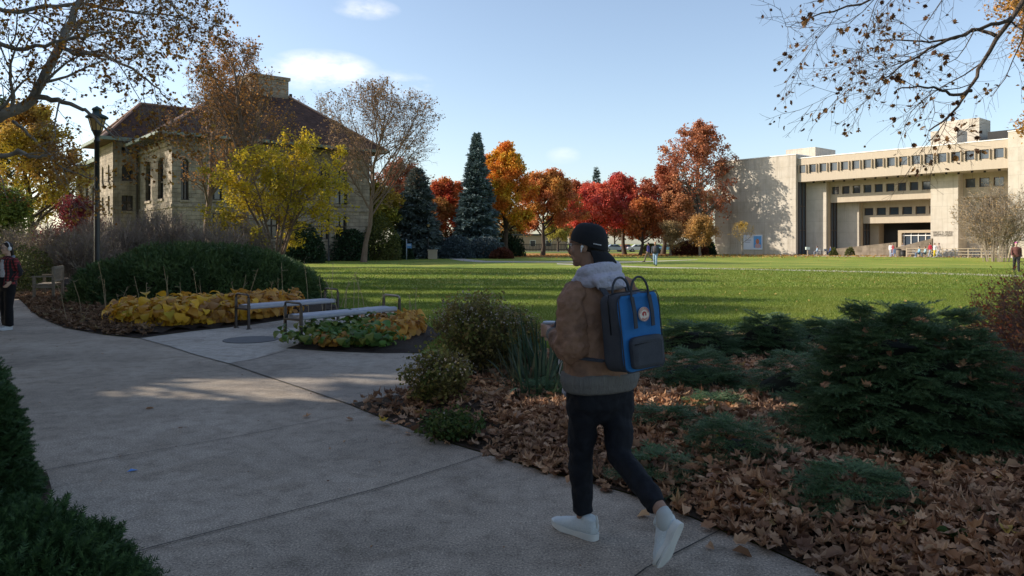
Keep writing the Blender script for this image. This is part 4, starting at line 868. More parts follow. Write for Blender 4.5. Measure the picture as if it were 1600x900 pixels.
for i, (u, w) in enumerate(((1232+70,12),(1270+58,14),(1400,16))): 
    blob_shrub('planter_shrub', ('small green shrub at the left end of the ramp wall','yellowing shrub above the low ramp wall','small planter shrub where the ramp meets the plaza')[i], 'shrub', px_tree(u,97-i), (w/2/F*96,.5,1.0+.2*(i==1)), 1200, .14, M_olive, 340+i)

# ---- bare tree beside the hall, sycamore in front of it, their twigs
M_tanleaf = leafmat('sparse_tan', [(.16,.10,.05),(.28,.17,.09),(.36,.22,.11)], .3, .7)
BARE = lambda a,b,c,e: [dict(n=a,t0=.30,t1=.97,ang=40,ratio=.68,pts=7,wig=.11,up=.12,rs=.55,short=.4), dict(n=b,t0=.2,ang=40,ratio=.55,pts=5,wig=.14,up=.08,rs=.5,minr=.014), dict(n=c,t0=.15,ang=42,ratio=.52,pts=4,wig=.18,up=.04,rs=.5,minr=.009), dict(n=e,t0=.15,ang=45,ratio=.5,pts=3,wig=.2,up=0,rs=.5,minr=.006)]
d = 64; H = hgt(148,d); rr = 125/F*d
deciduous('bare_tree','nearly bare tree with a wide airy crown right of the stone hall','tree',px_tree(568,d),(H*.9,.20,2.0,0),BARE(26,11,7,5),(np.array([1.4,0,H*.62]),np.array([rr,rr,H*.43])),[(4,5200,.2,.18)],B_brown,M_tanleaf,401)
d = 70; H = hgt(165,d)
deciduous('bare_tree','thin bare grey tree behind the right slope of the hall roof','tree',px_tree(500,88),(hgt(150,88)*.9,.3,0,0),BARE(14,8,6,4),(np.array([0,0,hgt(150,88)*.65]),np.array([5,5,hgt(150,88)*.36])),[(4,700,.2,.2)],B_grey,M_tanleaf,402)
M_syc = leafmat('sycamore_brown', [(.26,.12,.04),(.38,.18,.055),(.46,.24,.07)], .35, .7)
d = 42; H = hgt(72,d)
deciduous('sycamore_tree','tall thin sycamore with rust leaves in front of the hall','tree',px_tree(388,d),(H*.95,.24,-1.2,0),BARE(22,10,7,5),(np.array([-.9,0,H*.56]),np.array([3.5,3.5,H*.46])),[(4,4600,.15,.14)],B_brown,M_syc,403)
d = 46; H = hgt(82,d)
deciduous('sycamore_tree','slim sycamore with rust leaves left of the taller one by the hall corner','tree',px_tree(318,d),(H*.95,.2,.6,0),BARE(18,10,7,5),(np.array([.3,0,H*.60]),np.array([3.2,3.2,H*.40])),[(4,3900,.15,.14)],B_brown,M_syc,404)
# yellow multi-stem tree
d = 31; H = hgt(208,d); stems = []
rs_ = np.random.default_rng(9)
for a in np.linspace(0,2*PI,8)[:-1]:
    e = np.array([math.cos(a)*2.1, math.sin(a)*1.9, H*.86*rs_.uniform(.8,1)]); tt = np.linspace(0,1,8)[:,None]
    stems.append(np.array([0,0,.0])*(1-tt)+e*tt**np.array([1.25,1.25,.9])+rs_.normal(size=(8,3))*.05*tt)
M_yel = leafmat('locust_yellow', [(.48,.35,.022),(.62,.43,.028),(.68,.49,.035),(.32,.25,.03)], .45, .6, [(.32,.28,.03),(.48,.38,.035)], .8)
deciduous('honey_locust','small multi-stemmed tree with bright yellow leaves in front of the hall','tree',px_tree(432,d),(H,.060,0,0),
    [dict(n=12,t0=.30,ang=62,ratio=.50,pts=5,wig=.12,up=.0,rs=.5),dict(n=6,t0=.3,ang=45,ratio=.55,pts=4,wig=.12,up=-.02,rs=.5,minr=.006),dict(n=5,t0=.2,ang=45,ratio=.5,pts=3,wig=.15,up=-.03,rs=.5,minr=.004)],
    (np.array([.35,0,H*.60]),np.array([3.3,2.8,H*.42])),[(3,15000,.075,.11),(2,3000,.10,.10)],B_brown,M_yel,405,stems=stems)
# left edge: yellow maple, green shrub tree, japanese maple
maple(48,178,118,50,'tall yellow and tan maple at the left edge behind the shrubs',[(.44,.30,.03),(.56,.40,.035),(.34,.27,.04)],[(.34,.20,.06),(.42,.22,.05)],410,15000,size=.17,low=.05,jit=.16)
maple(-10,300,90,38,'green and yellow tree low at the left edge beside the brown thicket',[(.12,.17,.03),(.22,.24,.035),(.32,.3,.04)],[(.10,.13,.03),(.18,.2,.04)],411,14000,size=.13,low=.05)
maple(118,322,74,46,'low dark red maple in front of the hall\'s left wing',[(.13,.015,.02),(.20,.025,.03)],[(.26,.04,.03),(.16,.02,.02)],412,9000,size=.13,low=.3,name='japanese_maple')
# twiggy dormant thicket: several shrubs
def twig_shrub(name, label, loc, rx, H, seed, n0=34, m=B_twig, leaf=None, nl=0, ls=.05, group=None, minr=.004, cat='shrub', per=(7,6), r0=.014, gap=False, lt=LEAF4, lj=.03, spread=1.0, ry=None):
    rng = np.random.default_rng(seed); root = thing(name, label, cat, (loc[0],loc[1],0), group=group); ry = ry or rx
    a = rng.uniform(0,2*PI,n0); q = np.sqrt(rng.random(n0)); e = np.stack([np.cos(a)*q*rx*spread, np.sin(a)*q*ry*spread, H*(1-.35*q**2)*rng.uniform(.75,1,n0)], 1)
    b0 = e*np.array([.28,.28,0]); t = np.linspace(0,1,6)[None,:,None]; P = b0[:,None]*(1-t)+e[:,None]*t**np.array([1.3,1.3,.85])+rng.normal(size=(n0,6,3))*.03*H*t
    Rd = r0*H*np.linspace(1,.3,6)[None]*np.ones((n0,1)); L = np.linalg.norm(e-b0, axis=1); wood = MB(); V, Fc = tube_batch(P,Rd,4); wood.add(V,Fc)
    env = (np.array([0,0,H*.42]), np.array([rx*1.05,ry*1.05,H*.62]))
    P, Rd, L = kids(P,Rd,L,per[0],.15,.95,42,.42,4,.16,.08,rng,env,.6,.4,minr); V, Fc = tube_batch(P,Rd,3); wood.add(V,Fc)
    P, Rd, L = kids(P,Rd,L,per[1],.1,.95,42,.55,3,.2,.05,rng,env,.7,.5,minr*.8); V, Fc = tube_batch(P,Rd,3); wood.add(V,Fc)
    wood.build('branches', m, root)
    if nl:
        idx = rng.integers(0,len(P),nl); f = rng.uniform(0,1.99,nl); i0 = f.astype(int); fr = (f-i0)[:,None]; pos = P[idx,i0]*(1-fr)+P[idx,i0+1]*fr+rng.normal(size=(nl,3))*lj
        pos[:,2] = np.maximum(pos[:,2], .02); V, Fc = stamp(lt[0],lt[1],pos,frames(rand_dirs(nl,rng,.8),rng),rng.uniform(.5,1.3,nl)*ls); mb = MB(); mb.add(V,Fc); mb.build('foliage', leaf, root)
    return root
M_thick = mat('thicket_twig', (.16,.125,.10), (.30,.24,.19), 3, .9)
M_thl = leafmat('thicket_leaf', [(.16,.12,.07),(.26,.20,.12),(.20,.20,.06)], .2, .8)
for i, (u, vt, w, d, lab) in enumerate(((70,346,130,27,'brown leafless shrub directly behind the wooden bench'),(132,350,110,25.5,'brown leafless shrub behind the lamp post'),(205,338,120,28,'leafless shrub behind the left half of the yew mound'),
    (272,330,120,29,'tallest leafless shrub behind the middle of the yew mound'),(335,336,110,28,'leafless shrub behind the right half of the yew mound'),(388,346,90,29.5,'leafless grey shrub left of the yellow tree trunk'),(20,350,90,30,'brown shrub behind the woman with headphones'),(160,330,120,33,'leafless shrub farther back between lamp post and hall'),(240,325,110,34,'leafless shrub farther back before the hall corner'))):
    twig_shrub('dormant_shrub', lab, px_tree(u,d), w/2/F*d, hgt(vt,d), 420+i, 60, M_thick, M_thl, 1500 if i not in (0,6) else 5000, .05, 'leafless brown shrubs behind the yew mound', per=(9,8))
for i, (u, vt, d) in enumerate(((40,385,24.5),(5,392,23))):
    blob_shrub('shrub', ('low dark green shrub behind the woman and the bench','low green shrub at the left edge behind the woman')[i], 'shrub', px_tree(u,d), (1.2,1,hgt(vt,d)), 6000, .06, M_olive, 450+i, fill=.5)

# ---- yew mound, front yews
def sprig(nb=9, l=1.0, w=.05, rng=None, droop=.25, flat=True):
    rng = rng or np.random.default_rng(1); V = []; Fc = []
    for i in range(nb*2):
        t = (i//2+.3)/nb; s = 1 if i % 2 else -1; bx = 0; by = t*.85*l; ln = l*.30*(1-.45*t); a = R(48)+rng.normal()*.15
        dx, dy = s*math.sin(a)*ln, math.cos(a)*ln; k = len(V); nx, ny = -dy*w/ln*.5/1, dx*w/ln*.5
        V += [[bx-nx,by-ny,0],[bx+nx,by+ny,0],[bx+dx, by+dy, rng.normal()*.06-droop*.2]]; Fc.append([k,k+1,k+2])
    k = len(V); V += [[-w*.4,0,0],[w*.4,0,0],[0,l,0]]; Fc.append([k,k+1,k+2])
    return np.array(V), np.array(Fc)
def bumpy(d, rng, nf=10, fr=3.2, seedv=None):
    fq = rng.normal(size=(nf,3))*fr; ph = rng.uniform(0,6,nf); return sum(np.sin(d@fq[i]+ph[i]) for i in range(nf))/nf*2
def sprig_mound(name, label, cat, loc, r, n, size, m, seed, rz=0, noisy=.10, up=.35, w=.055, core=True, group=None, rough=.5, fill=.22, power=1.0, z0=0):
    rng = np.random.default_rng(seed); root = thing(name, label, cat, (loc[0],loc[1],0), rz, group)
    d = rand_dirs(n, rng); d[:,2] = np.abs(d[:,2])-.10; d /= np.linalg.norm(d,axis=1)[:,None]
    bm_ = bumpy(d, np.random.default_rng(seed+1)); fine = bumpy(d, np.random.default_rng(seed+2), 14, 9)
    q = (1-fill*rng.random(n)**1.5)*(1+noisy*bm_+noisy*.5*fine); pos = d*q[:,None]*np.array(r); pos[:,2] = np.maximum(pos[:,2], .02)+z0
    nr = d/np.array(r); nr /= np.linalg.norm(nr,axis=1)[:,None]
    dr = nr+rng.normal(size=(n,3))*rough+np.array([0,0,up]); mb = MB(); k = n//3
    for i in range(3):
        TV, TF = sprig(8+i*2, 1, w, np.random.default_rng(i)); s = slice(i*k,(i+1)*k); V, Fc = stamp(TV,TF,pos[s],frames(dr[s],rng),rng.uniform(.6,1.3,k)*size); mb.add(V,Fc)
    mb.build('foliage', m, root)
    if core:
        c = MB(); a = np.linspace(.02, PI/2+.12, 12); b_ = np.arange(28)*2*PI/28
        D = np.array([[math.sin(t)*math.cos(q_), math.sin(t)*math.sin(q_), math.cos(t)] for t in a for q_ in b_])
        q2 = (.80*(1+noisy*bumpy(D, np.random.default_rng(seed+1)))); V = D*q2[:,None]*np.array(r); V[:,2] += z0
        Fc = np.array([[i*28+j,(i+1)*28+j,(i+1)*28+(j+1)%28,i*28+(j+1)%28] for i in range(11) for j in range(28)]); c.add(V,Fc); c.add(V[:28],[list(range(28))]); c.build('stems', M_core, root, smooth=True)  # solid near-black dome filling the foliage, no separate stems
    return root
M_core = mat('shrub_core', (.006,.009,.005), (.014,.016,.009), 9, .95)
M_yew = leafmat('yew_needles', [(.030,.060,.025),(.052,.095,.034),(.09,.145,.048)], .15, .5, [(.06,.10,.034),(.11,.165,.052)], 1.2)
M_yew2 = leafmat('yew_needles_deep', [(.025,.055,.022),(.042,.085,.03),(.07,.125,.042)], .15, .5)
sprig_mound('yew_shrub','wide clipped dark yew mound behind the yellow hosta bed','shrub',(-8.35,20.2),(3.40,2.1,1.70),60000,.13,M_yew,501,rz=R(28),noisy=.11,up=.1,rough=.8)
sprig_mound('yew_shrub','rounded dark green yew at the left edge in the foreground','shrub',(-3.60,4.52),(.58,.66,1.08),22000,.075,M_yew2,502,noisy=.11,w=.07,rough=.75,up=.15)
sprig_mound('yew_shrub','low spreading yew cut off by the bottom left corner','shrub',(-2.26,3.02),(.70,.62,.46),15000,.095,M_yew2,503,noisy=.13,up=.25,w=.07)
sprig_mound('yew_shrub','small low yew between the two foreground yews','shrub',(-2.95,3.55),(.5,.5,.36),6000,.085,M_yew2,504,noisy=.13,up=.25,w=.07)

# ---- layered nest spruce and low spreading spruces
M_spr = leafmat('spruce_needles', [(.048,.095,.045),(.09,.155,.07),(.17,.25,.115)], .15, .5)
def needle_branch(rng, l=1.0, nn=26, side=6, nl=.085, w=.011, droop=.12):
    """flat spruce spray: main twig and side twigs, each lined with needles"""
    V = []; Fc = []
    def twig(b, d, L, n):
        d = d/np.linalg.norm(d); sd = np.cross(d,[0,0,1.]); sd /= np.linalg.norm(sd)
        for i in range(n):
            t = (i+.5)/n; p = b+d*L*t
            for s in (-1,1):
                a = d*.62+sd*s*.75+np.array([0,0,rng.normal()*.35+.15]); a /= np.linalg.norm(a); q = p+a*nl*rng.uniform(.8,1.15); k = len(V)
                wv = np.cross(a,[0,0,1.]); wv = wv/(np.linalg.norm(wv)+1e-9)*w; V.extend([p-wv,p+wv,q]); Fc.append([k,k+1,k+2])
            a = d*.5+np.array([0,0,.8]); q = p+a*nl*.8; k = len(V); V.extend([p-sd*w,p+sd*w,q]); Fc.append([k,k+1,k+2])
        k = len(V); V.extend([b-sd*w*.6,b+sd*w*.6,b+d*L]); Fc.append([k,k+1,k+2])
    twig(np.zeros(3), np.array([0,1.,-droop]), l, nn)
    for j in range(side):
        t = (j+1)/(side+1)*.9; s = 1 if j % 2 else -1; twig(np.array([0,l*t,-droop*l*t]), np.array([s*.8,.75,-.05+rng.normal()*.06]), l*.48*(1-.5*t), int(nn*.45))
    return np.array(V), np.array(Fc)
NB = [needle_branch(np.random.default_rng(k), side=5+k) for k in range(3)]
def nest_spruce(name, label, loc, r, H, n, size, seed, tilt=.05, group=None, power=.5, base=.0, ry=None):
    rng = np.random.default_rng(seed); root = thing(name, label, 'shrub', (loc[0],loc[1],0), group=group); ry = ry or r
    tiers = 9; ti = rng.integers(0,tiers,n); zf = (ti+.5)/tiers+rng.normal(size=n)*.014; a = rng.uniform(0,2*PI,n)
    rad = np.clip(1-zf,0.02,1)**power*(1+.08*np.sin(a*3+seed)+.10*np.sin(a*5+ti*1.9)+.08*np.cos(a*9+ti*2.3)); q = rng.uniform(.45,1.0,n)**.6*rad
    pos = np.stack([np.cos(a)*q*r, np.sin(a)*q*ry, base+H*zf*(1-.15*q**2)*(1+.09*np.sin(a*4+seed*1.7))+.02], 1)
    dr = np.stack([np.cos(a+rng.normal(size=n)*.35), np.sin(a+rng.normal(size=n)*.35), tilt+.5*np.clip(zf-.6,0,1)+rng.normal(size=n)*.09], 1)
    mb = MB(); k = n//3
    for i,(TV,TF) in enumerate(NB):
        s = slice(i*k,(i+1)*k); V, Fc = stamp(TV,TF,pos[s],frames(dr[s],rng,rng.normal(size=(k,3))*.16+np.array([0,0,1.])),rng.uniform(.7,1.2,k)*size); mb.add(V,Fc)
    mb.build('foliage', M_spr, root)
    c = MB(); c.lathe([(r*.70,.0),(r*.70,H*.25),(r*.55,H*.55),(r*.25,H*.8),(.01,H*.86)],sides=20); c.build('stems', M_core, root); return root  # near-black lathed core inside the sprays instead of stems
nest_spruce('spruce_shrub','large layered dark green spruce shrub filling the right foreground',(3.08,5.78),.84,1.07,2300,.25,601,ry=.80,power=.40)
nest_spruce('spruce_shrub','small spruce shrub farther back left of the large one',(3.55,10.3),.62,.60,520,.26,602,power=.6)
nest_spruce('spruce_shrub','small spruce shrub half hidden behind the man\'s backpack',(2.55,10.2),.80,.50,560,.26,603,power=.6)
nest_spruce('spruce_shrub','low spreading spruce among the leaves below the backpack',(2.0,7.7),.55,.25,360,.24,604,power=.6)
nest_spruce('spruce_shrub','low spruce at the far lawn edge left of the big spruce shrub',(4.9,11.4),.9,.42,520,.26,606,power=.6)
for i, (u, v, rr_, hh, nn, lab) in enumerate(((1040,690,.34,.13,110,'flat sprig of spruce in the leaves right of the man\'s legs'),(1150,735,.36,.17,150,'flat spruce sprig in the leaves left of the large spruce shrub'),(1330,815,.30,.15,130,'flat spruce sprig in the leaves below the large spruce shrub'),
    (1090,615,.55,.24,200,'spreading spruce sprig right of the man\'s jacket hem'),(1240,640,.45,.3,190,'spruce sprig touching the left side of the large shrub'),(1030,760,.2,.09,50,'smallest spruce sprig near the man\'s raised shoe'),(1120,665,.3,.12,90,'thin spruce sprig among dry leaves in the bed centre'),(850,640,.22,.12,60,'spruce sprig left of the man\'s thighs'))):
    nest_spruce('spruce_sprig', lab, g(u,v), rr_*1.25, hh*1.5, int(nn*1.8), .18, 610+i, power=.6, base=.06)

# ---- perennials between the path and the lawn
M_per = leafmat('perennial_leaf', [(.07,.09,.025),(.13,.15,.035),(.20,.19,.05),(.30,.19,.07)], .35, .6, [(.17,.10,.05),(.30,.25,.06)], 2)
M_perst = mat('perennial_stem', (.09,.075,.04), (.15,.12,.07), 5, .9)
M_fluff = leafmat('seed_fluff', [(.34,.29,.23),(.46,.40,.33),(.22,.16,.12)], .3, .9)
def perennial(label, loc, r, H, seed, n0=60, nl=5200, ls=.045, ry=None, fluff=900, m=None):
    root = twig_shrub('perennial_bush', label, loc, r, H, seed, n0, M_perst, m or M_per, nl, ls, None, .0022, 'plant', (6,4), .007, lt=LEAF6, lj=.03, ry=ry)
    rng = np.random.default_rng(seed+5); a = rng.uniform(0,2*PI,fluff); q = np.sqrt(rng.random(fluff)); pos = np.stack([np.cos(a)*q*r*1.05, np.sin(a)*q*(ry or r)*1.05, H*(.82+.20*rng.random(fluff))*(1-.28*q**2)], 1)
    V, Fc = stamp(LEAF4[0],LEAF4[1],pos,frames(rand_dirs(fluff,rng),rng),rng.uniform(.012,.028,fluff)); mb = MB(); mb.add(V,Fc); mb.build('seed_heads', M_fluff, root); return root
perennial('tall shaggy perennial bush with seed heads left of the man',(-.42,8.6),.52,1.12,701,80,6500)
perennial('low straggly bush with mottled leaves beside the path tip',(-.72,7.2),.36,.62,702,60,4500,.04,fluff=350)
perennial('thin green and red bush behind the tall perennial bush',(.05,9.0),.42,.88,703,50,3000,.045,fluff=300)
perennial('low green groundcover plant at the foot of the straggly bush',(-.50,6.2),.30,.24,704,34,1800,.04,fluff=10,m=leafmat('groundcover_leaf',[(.035,.07,.02),(.07,.11,.03),(.12,.13,.03)],.3,.6))
for i, (u, v, rr_) in enumerate(((1530,840,.16),(1490,880,.12),(1420,650,.12),(1575,870,.15))):
    perennial(('small green weed in the leaves at the bottom right corner','tiny green weed in the leaves near the bottom edge','tiny green weed at the foot of the large spruce shrub','dark green weed cut by the right edge')[i], g(u,v), rr_, .16, 710+i, 10, 120, .05, fluff=4, m=bpy.data.materials['groundcover_leaf'])
# strap-leaved clump
def strap(name, label, loc, r, H, n, seed, m, wd=.012, group=None, flop=.5):
    rng = np.random.default_rng(seed); root = thing(name, label, 'plant', (loc[0],loc[1],0), group=group); mb = MB()
    a = rng.uniform(0,2*PI,n); q = np.sqrt(rng.random(n))*r*.5; L = H*rng.uniform(.6,1.15,n); fl = rng.random(n)**1.5*flop; k = 8; P = []
    p = np.stack([np.cos(a)*q, np.sin(a)*q, 0*a+.02], 1); el_ = R(86)-fl*.5
    for j in range(k):
        P.append(p); e2 = el_-fl*2.6*(j/k)**1.5; p = p+np.stack([np.cos(a)*np.cos(e2), np.sin(a)*np.cos(e2), np.sin(e2)], 1)*(L/(k-1))[:,None]; p[:,2] = np.maximum(p[:,2], .02)
    P = np.stack(P,1); sd = np.stack([-np.sin(a), np.cos(a), 0*a], 1)[:,None]*(wd*np.array([.7,1,1,1,.9,.75,.5,.1]))[None,:,None]*rng.uniform(.7,1.3,n)[:,None,None]
    V = np.concatenate([P-sd, P+sd], 1); F_ = np.array([[j,k+j,k+j+1,j+1] for j in range(k-1)]); Fc = (F_[None]+(np.arange(n)*2*k)[:,None,None]).reshape(-1,4); mb.add(V.reshape(-1,3),Fc); mb.build('leaves', m, root, smooth=True); return root
M_iris = leafmat('iris_leaf', [(.03,.06,.035),(.05,.09,.05),(.09,.12,.06)], .25, .45)
strap('strap_leaf_clump','upright blue green strap leaves just left of the man\'s elbow',(.42,8.3),.9,.80,100,721,M_iris,.012)
strap('strap_leaf_clump','arching strap leaves between the perennial bush and the man\'s jacket',(.30,7.4),.6,.55,70,722,M_iris,.013,flop=.9)
strap('strap_leaf_clump','short drooping strap leaves at the foot of the upright clump',(.18,7.9),.55,.5,90,723,leafmat('iris_dull',[(.05,.08,.05),(.10,.12,.07),(.18,.16,.09)],.25,.5),.014,flop=1.1)

# red twiggy barberry at the right edge
M_barb = leafmat('barberry_leaf', [(.42,.10,.05),(.55,.18,.06),(.30,.17,.07),(.55,.28,.10)], .35, .6)
M_barbt = mat('barberry_twig', (.16,.085,.07), (.27,.16,.13), 6, .9)
twig_shrub('barberry_shrub','dense reddish twiggy shrub with small orange leaves at the right edge',(4.72,6.15),.92,1.50,731,170,M_barbt,M_barb,15000,.028,None,.0022,'shrub',(9,7),.006,lt=LEAF6,lj=.02)
twig_shrub('barberry_shrub','lower dark twiggy shrub below the reddish one at the right edge',(4.15,5.2),.62,.72,732,130,M_barbt,M_barb,900,.024,None,.0022,'shrub',(9,6),.006,lj=.02)

# ---- hostas
TH = []
def hosta_leaf(rng):
    """broad heart leaf on an arching stalk, y outward"""
    k = 7; V = []; wd = [.02,.55,.85,.9,.7,.38,.02]; el0 = rng.uniform(.3,1.2); y = 0; z = 0; P = []; e = el0
    V = [[-.03,0,0],[.03,0,0]]; st_ = rng.uniform(.4,2.1); sy, sz = st_*math.cos(el0), st_*math.sin(el0); V += [[-.025,sy,sz],[.025,sy,sz]]; Fc = [[0,1,3,2]]
    y, z = sy, sz; b = 4; e = el0-rng.uniform(.2,1.0)
    for j in range(k):
        V += [[-wd[j]*.42,y,z+.06*wd[j]],[0,y,z-.05*wd[j]],[wd[j]*.42,y,z+.06*wd[j]]]; y += .17*math.cos(e); z += .17*math.sin(e); e -= .38*rng.uniform(.6,1.6)
    for j in range(k-1):
        o = b+3*j; Fc += [[o,o+1,o+4,o+3],[o+1,o+2,o+5,o+4]]
    return np.array(V), np.array(Fc)
HL = [hosta_leaf(np.random.default_rng(i)) for i in range(12)]
M_hosY = leafmat('hosta_yellow', [(.64,.34,.03),(.74,.46,.04),(.52,.26,.04),(.56,.44,.05)], .35, .5)
M_hosO = leafmat('hosta_orange', [(.52,.24,.05),(.66,.36,.06),(.38,.20,.08)], .35, .6)
M_hosG = leafmat('hosta_green', [(.10,.20,.04),(.16,.28,.05),(.07,.14,.04),(.30,.30,.05)], .35, .5)
def hosta_proto(m, n, seed, size=.165):
    rng = np.random.default_rng(seed); root = thing('hosta_clump', '', 'plant'); mb = MB(); a = rng.uniform(0,2*PI,n)
    for i in range(12):
        s = np.arange(i,n,12); dr = np.stack([np.cos(a[s]), np.sin(a[s]), rng.normal(size=len(s))*.25], 1); pos = np.stack([np.cos(a[s])*.09, np.sin(a[s])*.09, .02+0*s], 1)
        V, Fc = stamp(HL[i][0],HL[i][1],pos,frames(dr,rng,rng.normal(size=(len(s),3))*.35+np.array([0,0,1.])),rng.uniform(.6,1.2,len(s))*size); V[:,2] = np.maximum(V[:,2], .015); mb.add(V,Fc)
    mb.build('leaves', m, root, smooth=True); return root
protos = {'Y': [hosta_proto(M_hosY,130,k) for k in (1,2)], 'O': [hosta_proto(M_hosO,150,k) for k in (3,4)], 'G': [hosta_proto(M_hosG,60,k,.20) for k in (5,6)]}
used = set()
def hosta(kind, x, y, sc, label, group, rz):
    p = protos[kind][int(abs(x*7+y*13)) % 2]
    o = p if p.name not in used else copy_tree(p); used.add(p.name)
    o.location = (x,y,.05); o.rotation_euler = (0,0,rz); o.scale = (sc*1.15,sc*1.15,sc*(1.15 if kind != 'G' else 1.0)); o['label'] = label; o['category'] = 'plant'; o['group'] = group; return o
rh = np.random.default_rng(77)
front = [g(212,512), g(248,517), g(286,514), g(322,509), g(358,505), g(392,501), g(425,497)]
for r_ in range(4):
    for i in range(len(front)*2-1):
        a = np.array(front[i//2]); c = np.array(front[min(i//2+1,len(front)-1)]); p = a if i % 2 == 0 else (a+c)/2
        ax = p+np.array([-.10,.45])*(r_*.9+.35)+rh.normal(size=2)*.08; 
        if (r_ == 3 and i < 3): continue
        kind = 'Y' if (ax[0] < -6.1 and rh.random() < .75) or rh.random() < .15 else 'O'
        hosta(kind, ax[0], ax[1], rh.uniform(.95,1.35), 'yellow hosta clump in the bed below the yew mound' if kind == 'Y' else 'withering orange brown hosta clump in the bed below the yew mound', 'yellow hostas below the yew mound' if kind == 'Y' else 'orange brown hostas below the yew mound', rh.uniform(0,6))
for (u, v, k_, s_) in ((480,541,'G',1.0),(505,529,'G',1.0),(520,545,'O',.7),(535,528,'G',1.2),(545,545,'G',1.0),(570,543,'G',1.1),(562,527,'G',1.2),(590,545,'G',.9),(592,528,'G',1.0),(515,536,'G',1.0)):
    x, y = g(u,v); hosta(k_, x, y, s_*.82, 'green hosta clump in front of the nearer steel bench' if k_ == 'G' else 'small orange brown hosta among the green ones', 'green hostas in front of the nearer bench' if k_ == 'G' else 'orange hostas beside the green ones', rh.uniform(0,6))
for (u, v, s_) in ((608,533,1.0),(625,528,1.1),(612,517,1.0),(640,526,.8),(598,520,.9),(632,515,.9),(580,518,.8)):
    x, y = g(u,v); hosta('O', x, y, s_*.82, 'orange brown hosta clump right of the green hostas', 'orange brown hostas by the far bench arm', rh.uniform(0,6))
# dry flower stalks
M_stalk = mat('dry_stalk', (.26,.20,.12), (.38,.30,.19), 8, .9)
def stalks(label, pts, hs, seed):
    rng = np.random.default_rng(seed); root = thing('dry_stalks', label, 'plant', (*pts[0],0))
    for (x, y), h in zip(pts, hs):
        e = rng.normal(size=2)*.16*h; b = np.array([x-pts[0][0], y-pts[0][1], .03]); mb = MB(); mb.tube([b, b+[e[0]*.4,e[1]*.4,h*.55], b+[e[0],e[1],h]], [.0075,.006,.004], 4)
        for k in range(3): q = b+np.array([e[0],e[1],h])*(.75+.1*k); mb.tube([q,q+rng.normal(size=3)*.06+[0,0,.04]],[.004,.003],3)
        mb.build('stalk', M_stalk, root)
stalks('dry upright flower stalks rising in front of the yew mound', [(-9.3+.26*i+rh.normal()*.1, 15.6+.10*i+rh.normal()*.35) for i in range(22)], rh.uniform(.7,1.25,22), 5)
stalks('thin dry stalks leaning at the left end of the hosta bed', [g(186,492),g(190,495),g(195,498)], [.6,.5,.45], 6)
stalks('pale dry stalks right of the orange hostas', [g(640,505),g(648,503),g(655,508),g(645,510)], [.55,.7,.4,.45], 7)
stalks('dark thin seed stalks between the two benches and the green hostas', [g(535,520),g(552,520),g(575,515),g(588,512),g(560,510),g(540,512)], [1.0,.9,1.05,.8,.95,.7], 8)

# ---- the two near sycamores whose limbs reach into the picture
def near_tree(name, label, loc, tr, limbs, lv, leaves, seed, bark, leafm, lsz):
    rng = np.random.default_rng(seed); root = thing(name, label, 'tree', (loc[0],loc[1],0)); O = np.array([loc[0],loc[1],0]); wood = MB()
    tp = np.array(tr[0], float)-O; wood.tube(tp, tr[1], 14); T, FT = lobed_leaf(.35); leafm_ = MB()
    for pts, r0, r1, sc in limbs:
        P0 = np.array(pts, float)-O; s = np.linspace(0,len(P0)-1,len(P0)*3); i0 = np.minimum(s.astype(int), len(P0)-2); f = (s-i0)[:,None]
        pm = np.concatenate([P0[:1],P0,P0[-1:]]); a_,b_,c_,d_ = pm[i0],pm[i0+1],pm[i0+2],pm[i0+3]
        P = .5*(2*b_+(c_-a_)*f+(2*a_-5*b_+4*c_-d_)*f**2+(3*b_-a_-3*c_+d_)*f**3)+rng.normal(size=(len(s),3))*.012
        Rd = np.linspace(r0,r1,len(P)); wood.tube(P,Rd,10)
        cur = (P[None],Rd[None],np.array([np.linalg.norm(P[-1]-P[0])])); allP = []
        for i, q in enumerate(lv):
            cur = kids(*cur, max(2,int(q[0]*(sc if i == 0 else 1))), q[1], 1, q[2], q[3]*(1 if i else 1/max(.6,cur[2][0])), q[4], .16, q[5], rng, None, .40, .3, q[6], .35); V, Fc = tube_batch(cur[0],cur[1],(6,5,4,3)[min(i,3)]); wood.add(V,Fc)
        n = int(leaves*sc); idx = rng.integers(0,len(cur[0]),n); pos = cur[0][idx,-1]*rng.uniform(.3,1,n)[:,None]; pos = cur[0][idx,rng.integers(1,cur[0].shape[1],n)]+rng.normal(size=(n,3))*.025-np.array([0,0,.02])
        dr = rand_dirs(n,rng); dr[:,2] -= .8; V, Fc = stamp(T,FT,pos,frames(dr,rng),rng.uniform(.4,1.2,n)*lsz); leafm_.add(V,Fc)
    wood.build('trunk', bark, root, smooth=True); leafm_.build('crown', leafm, root); return root
M_nleaf = leafmat('near_sycamore_leaf', [(.16,.07,.02),(.30,.14,.03),(.46,.24,.045),(.22,.09,.03),(.55,.34,.06)], .5, .7)
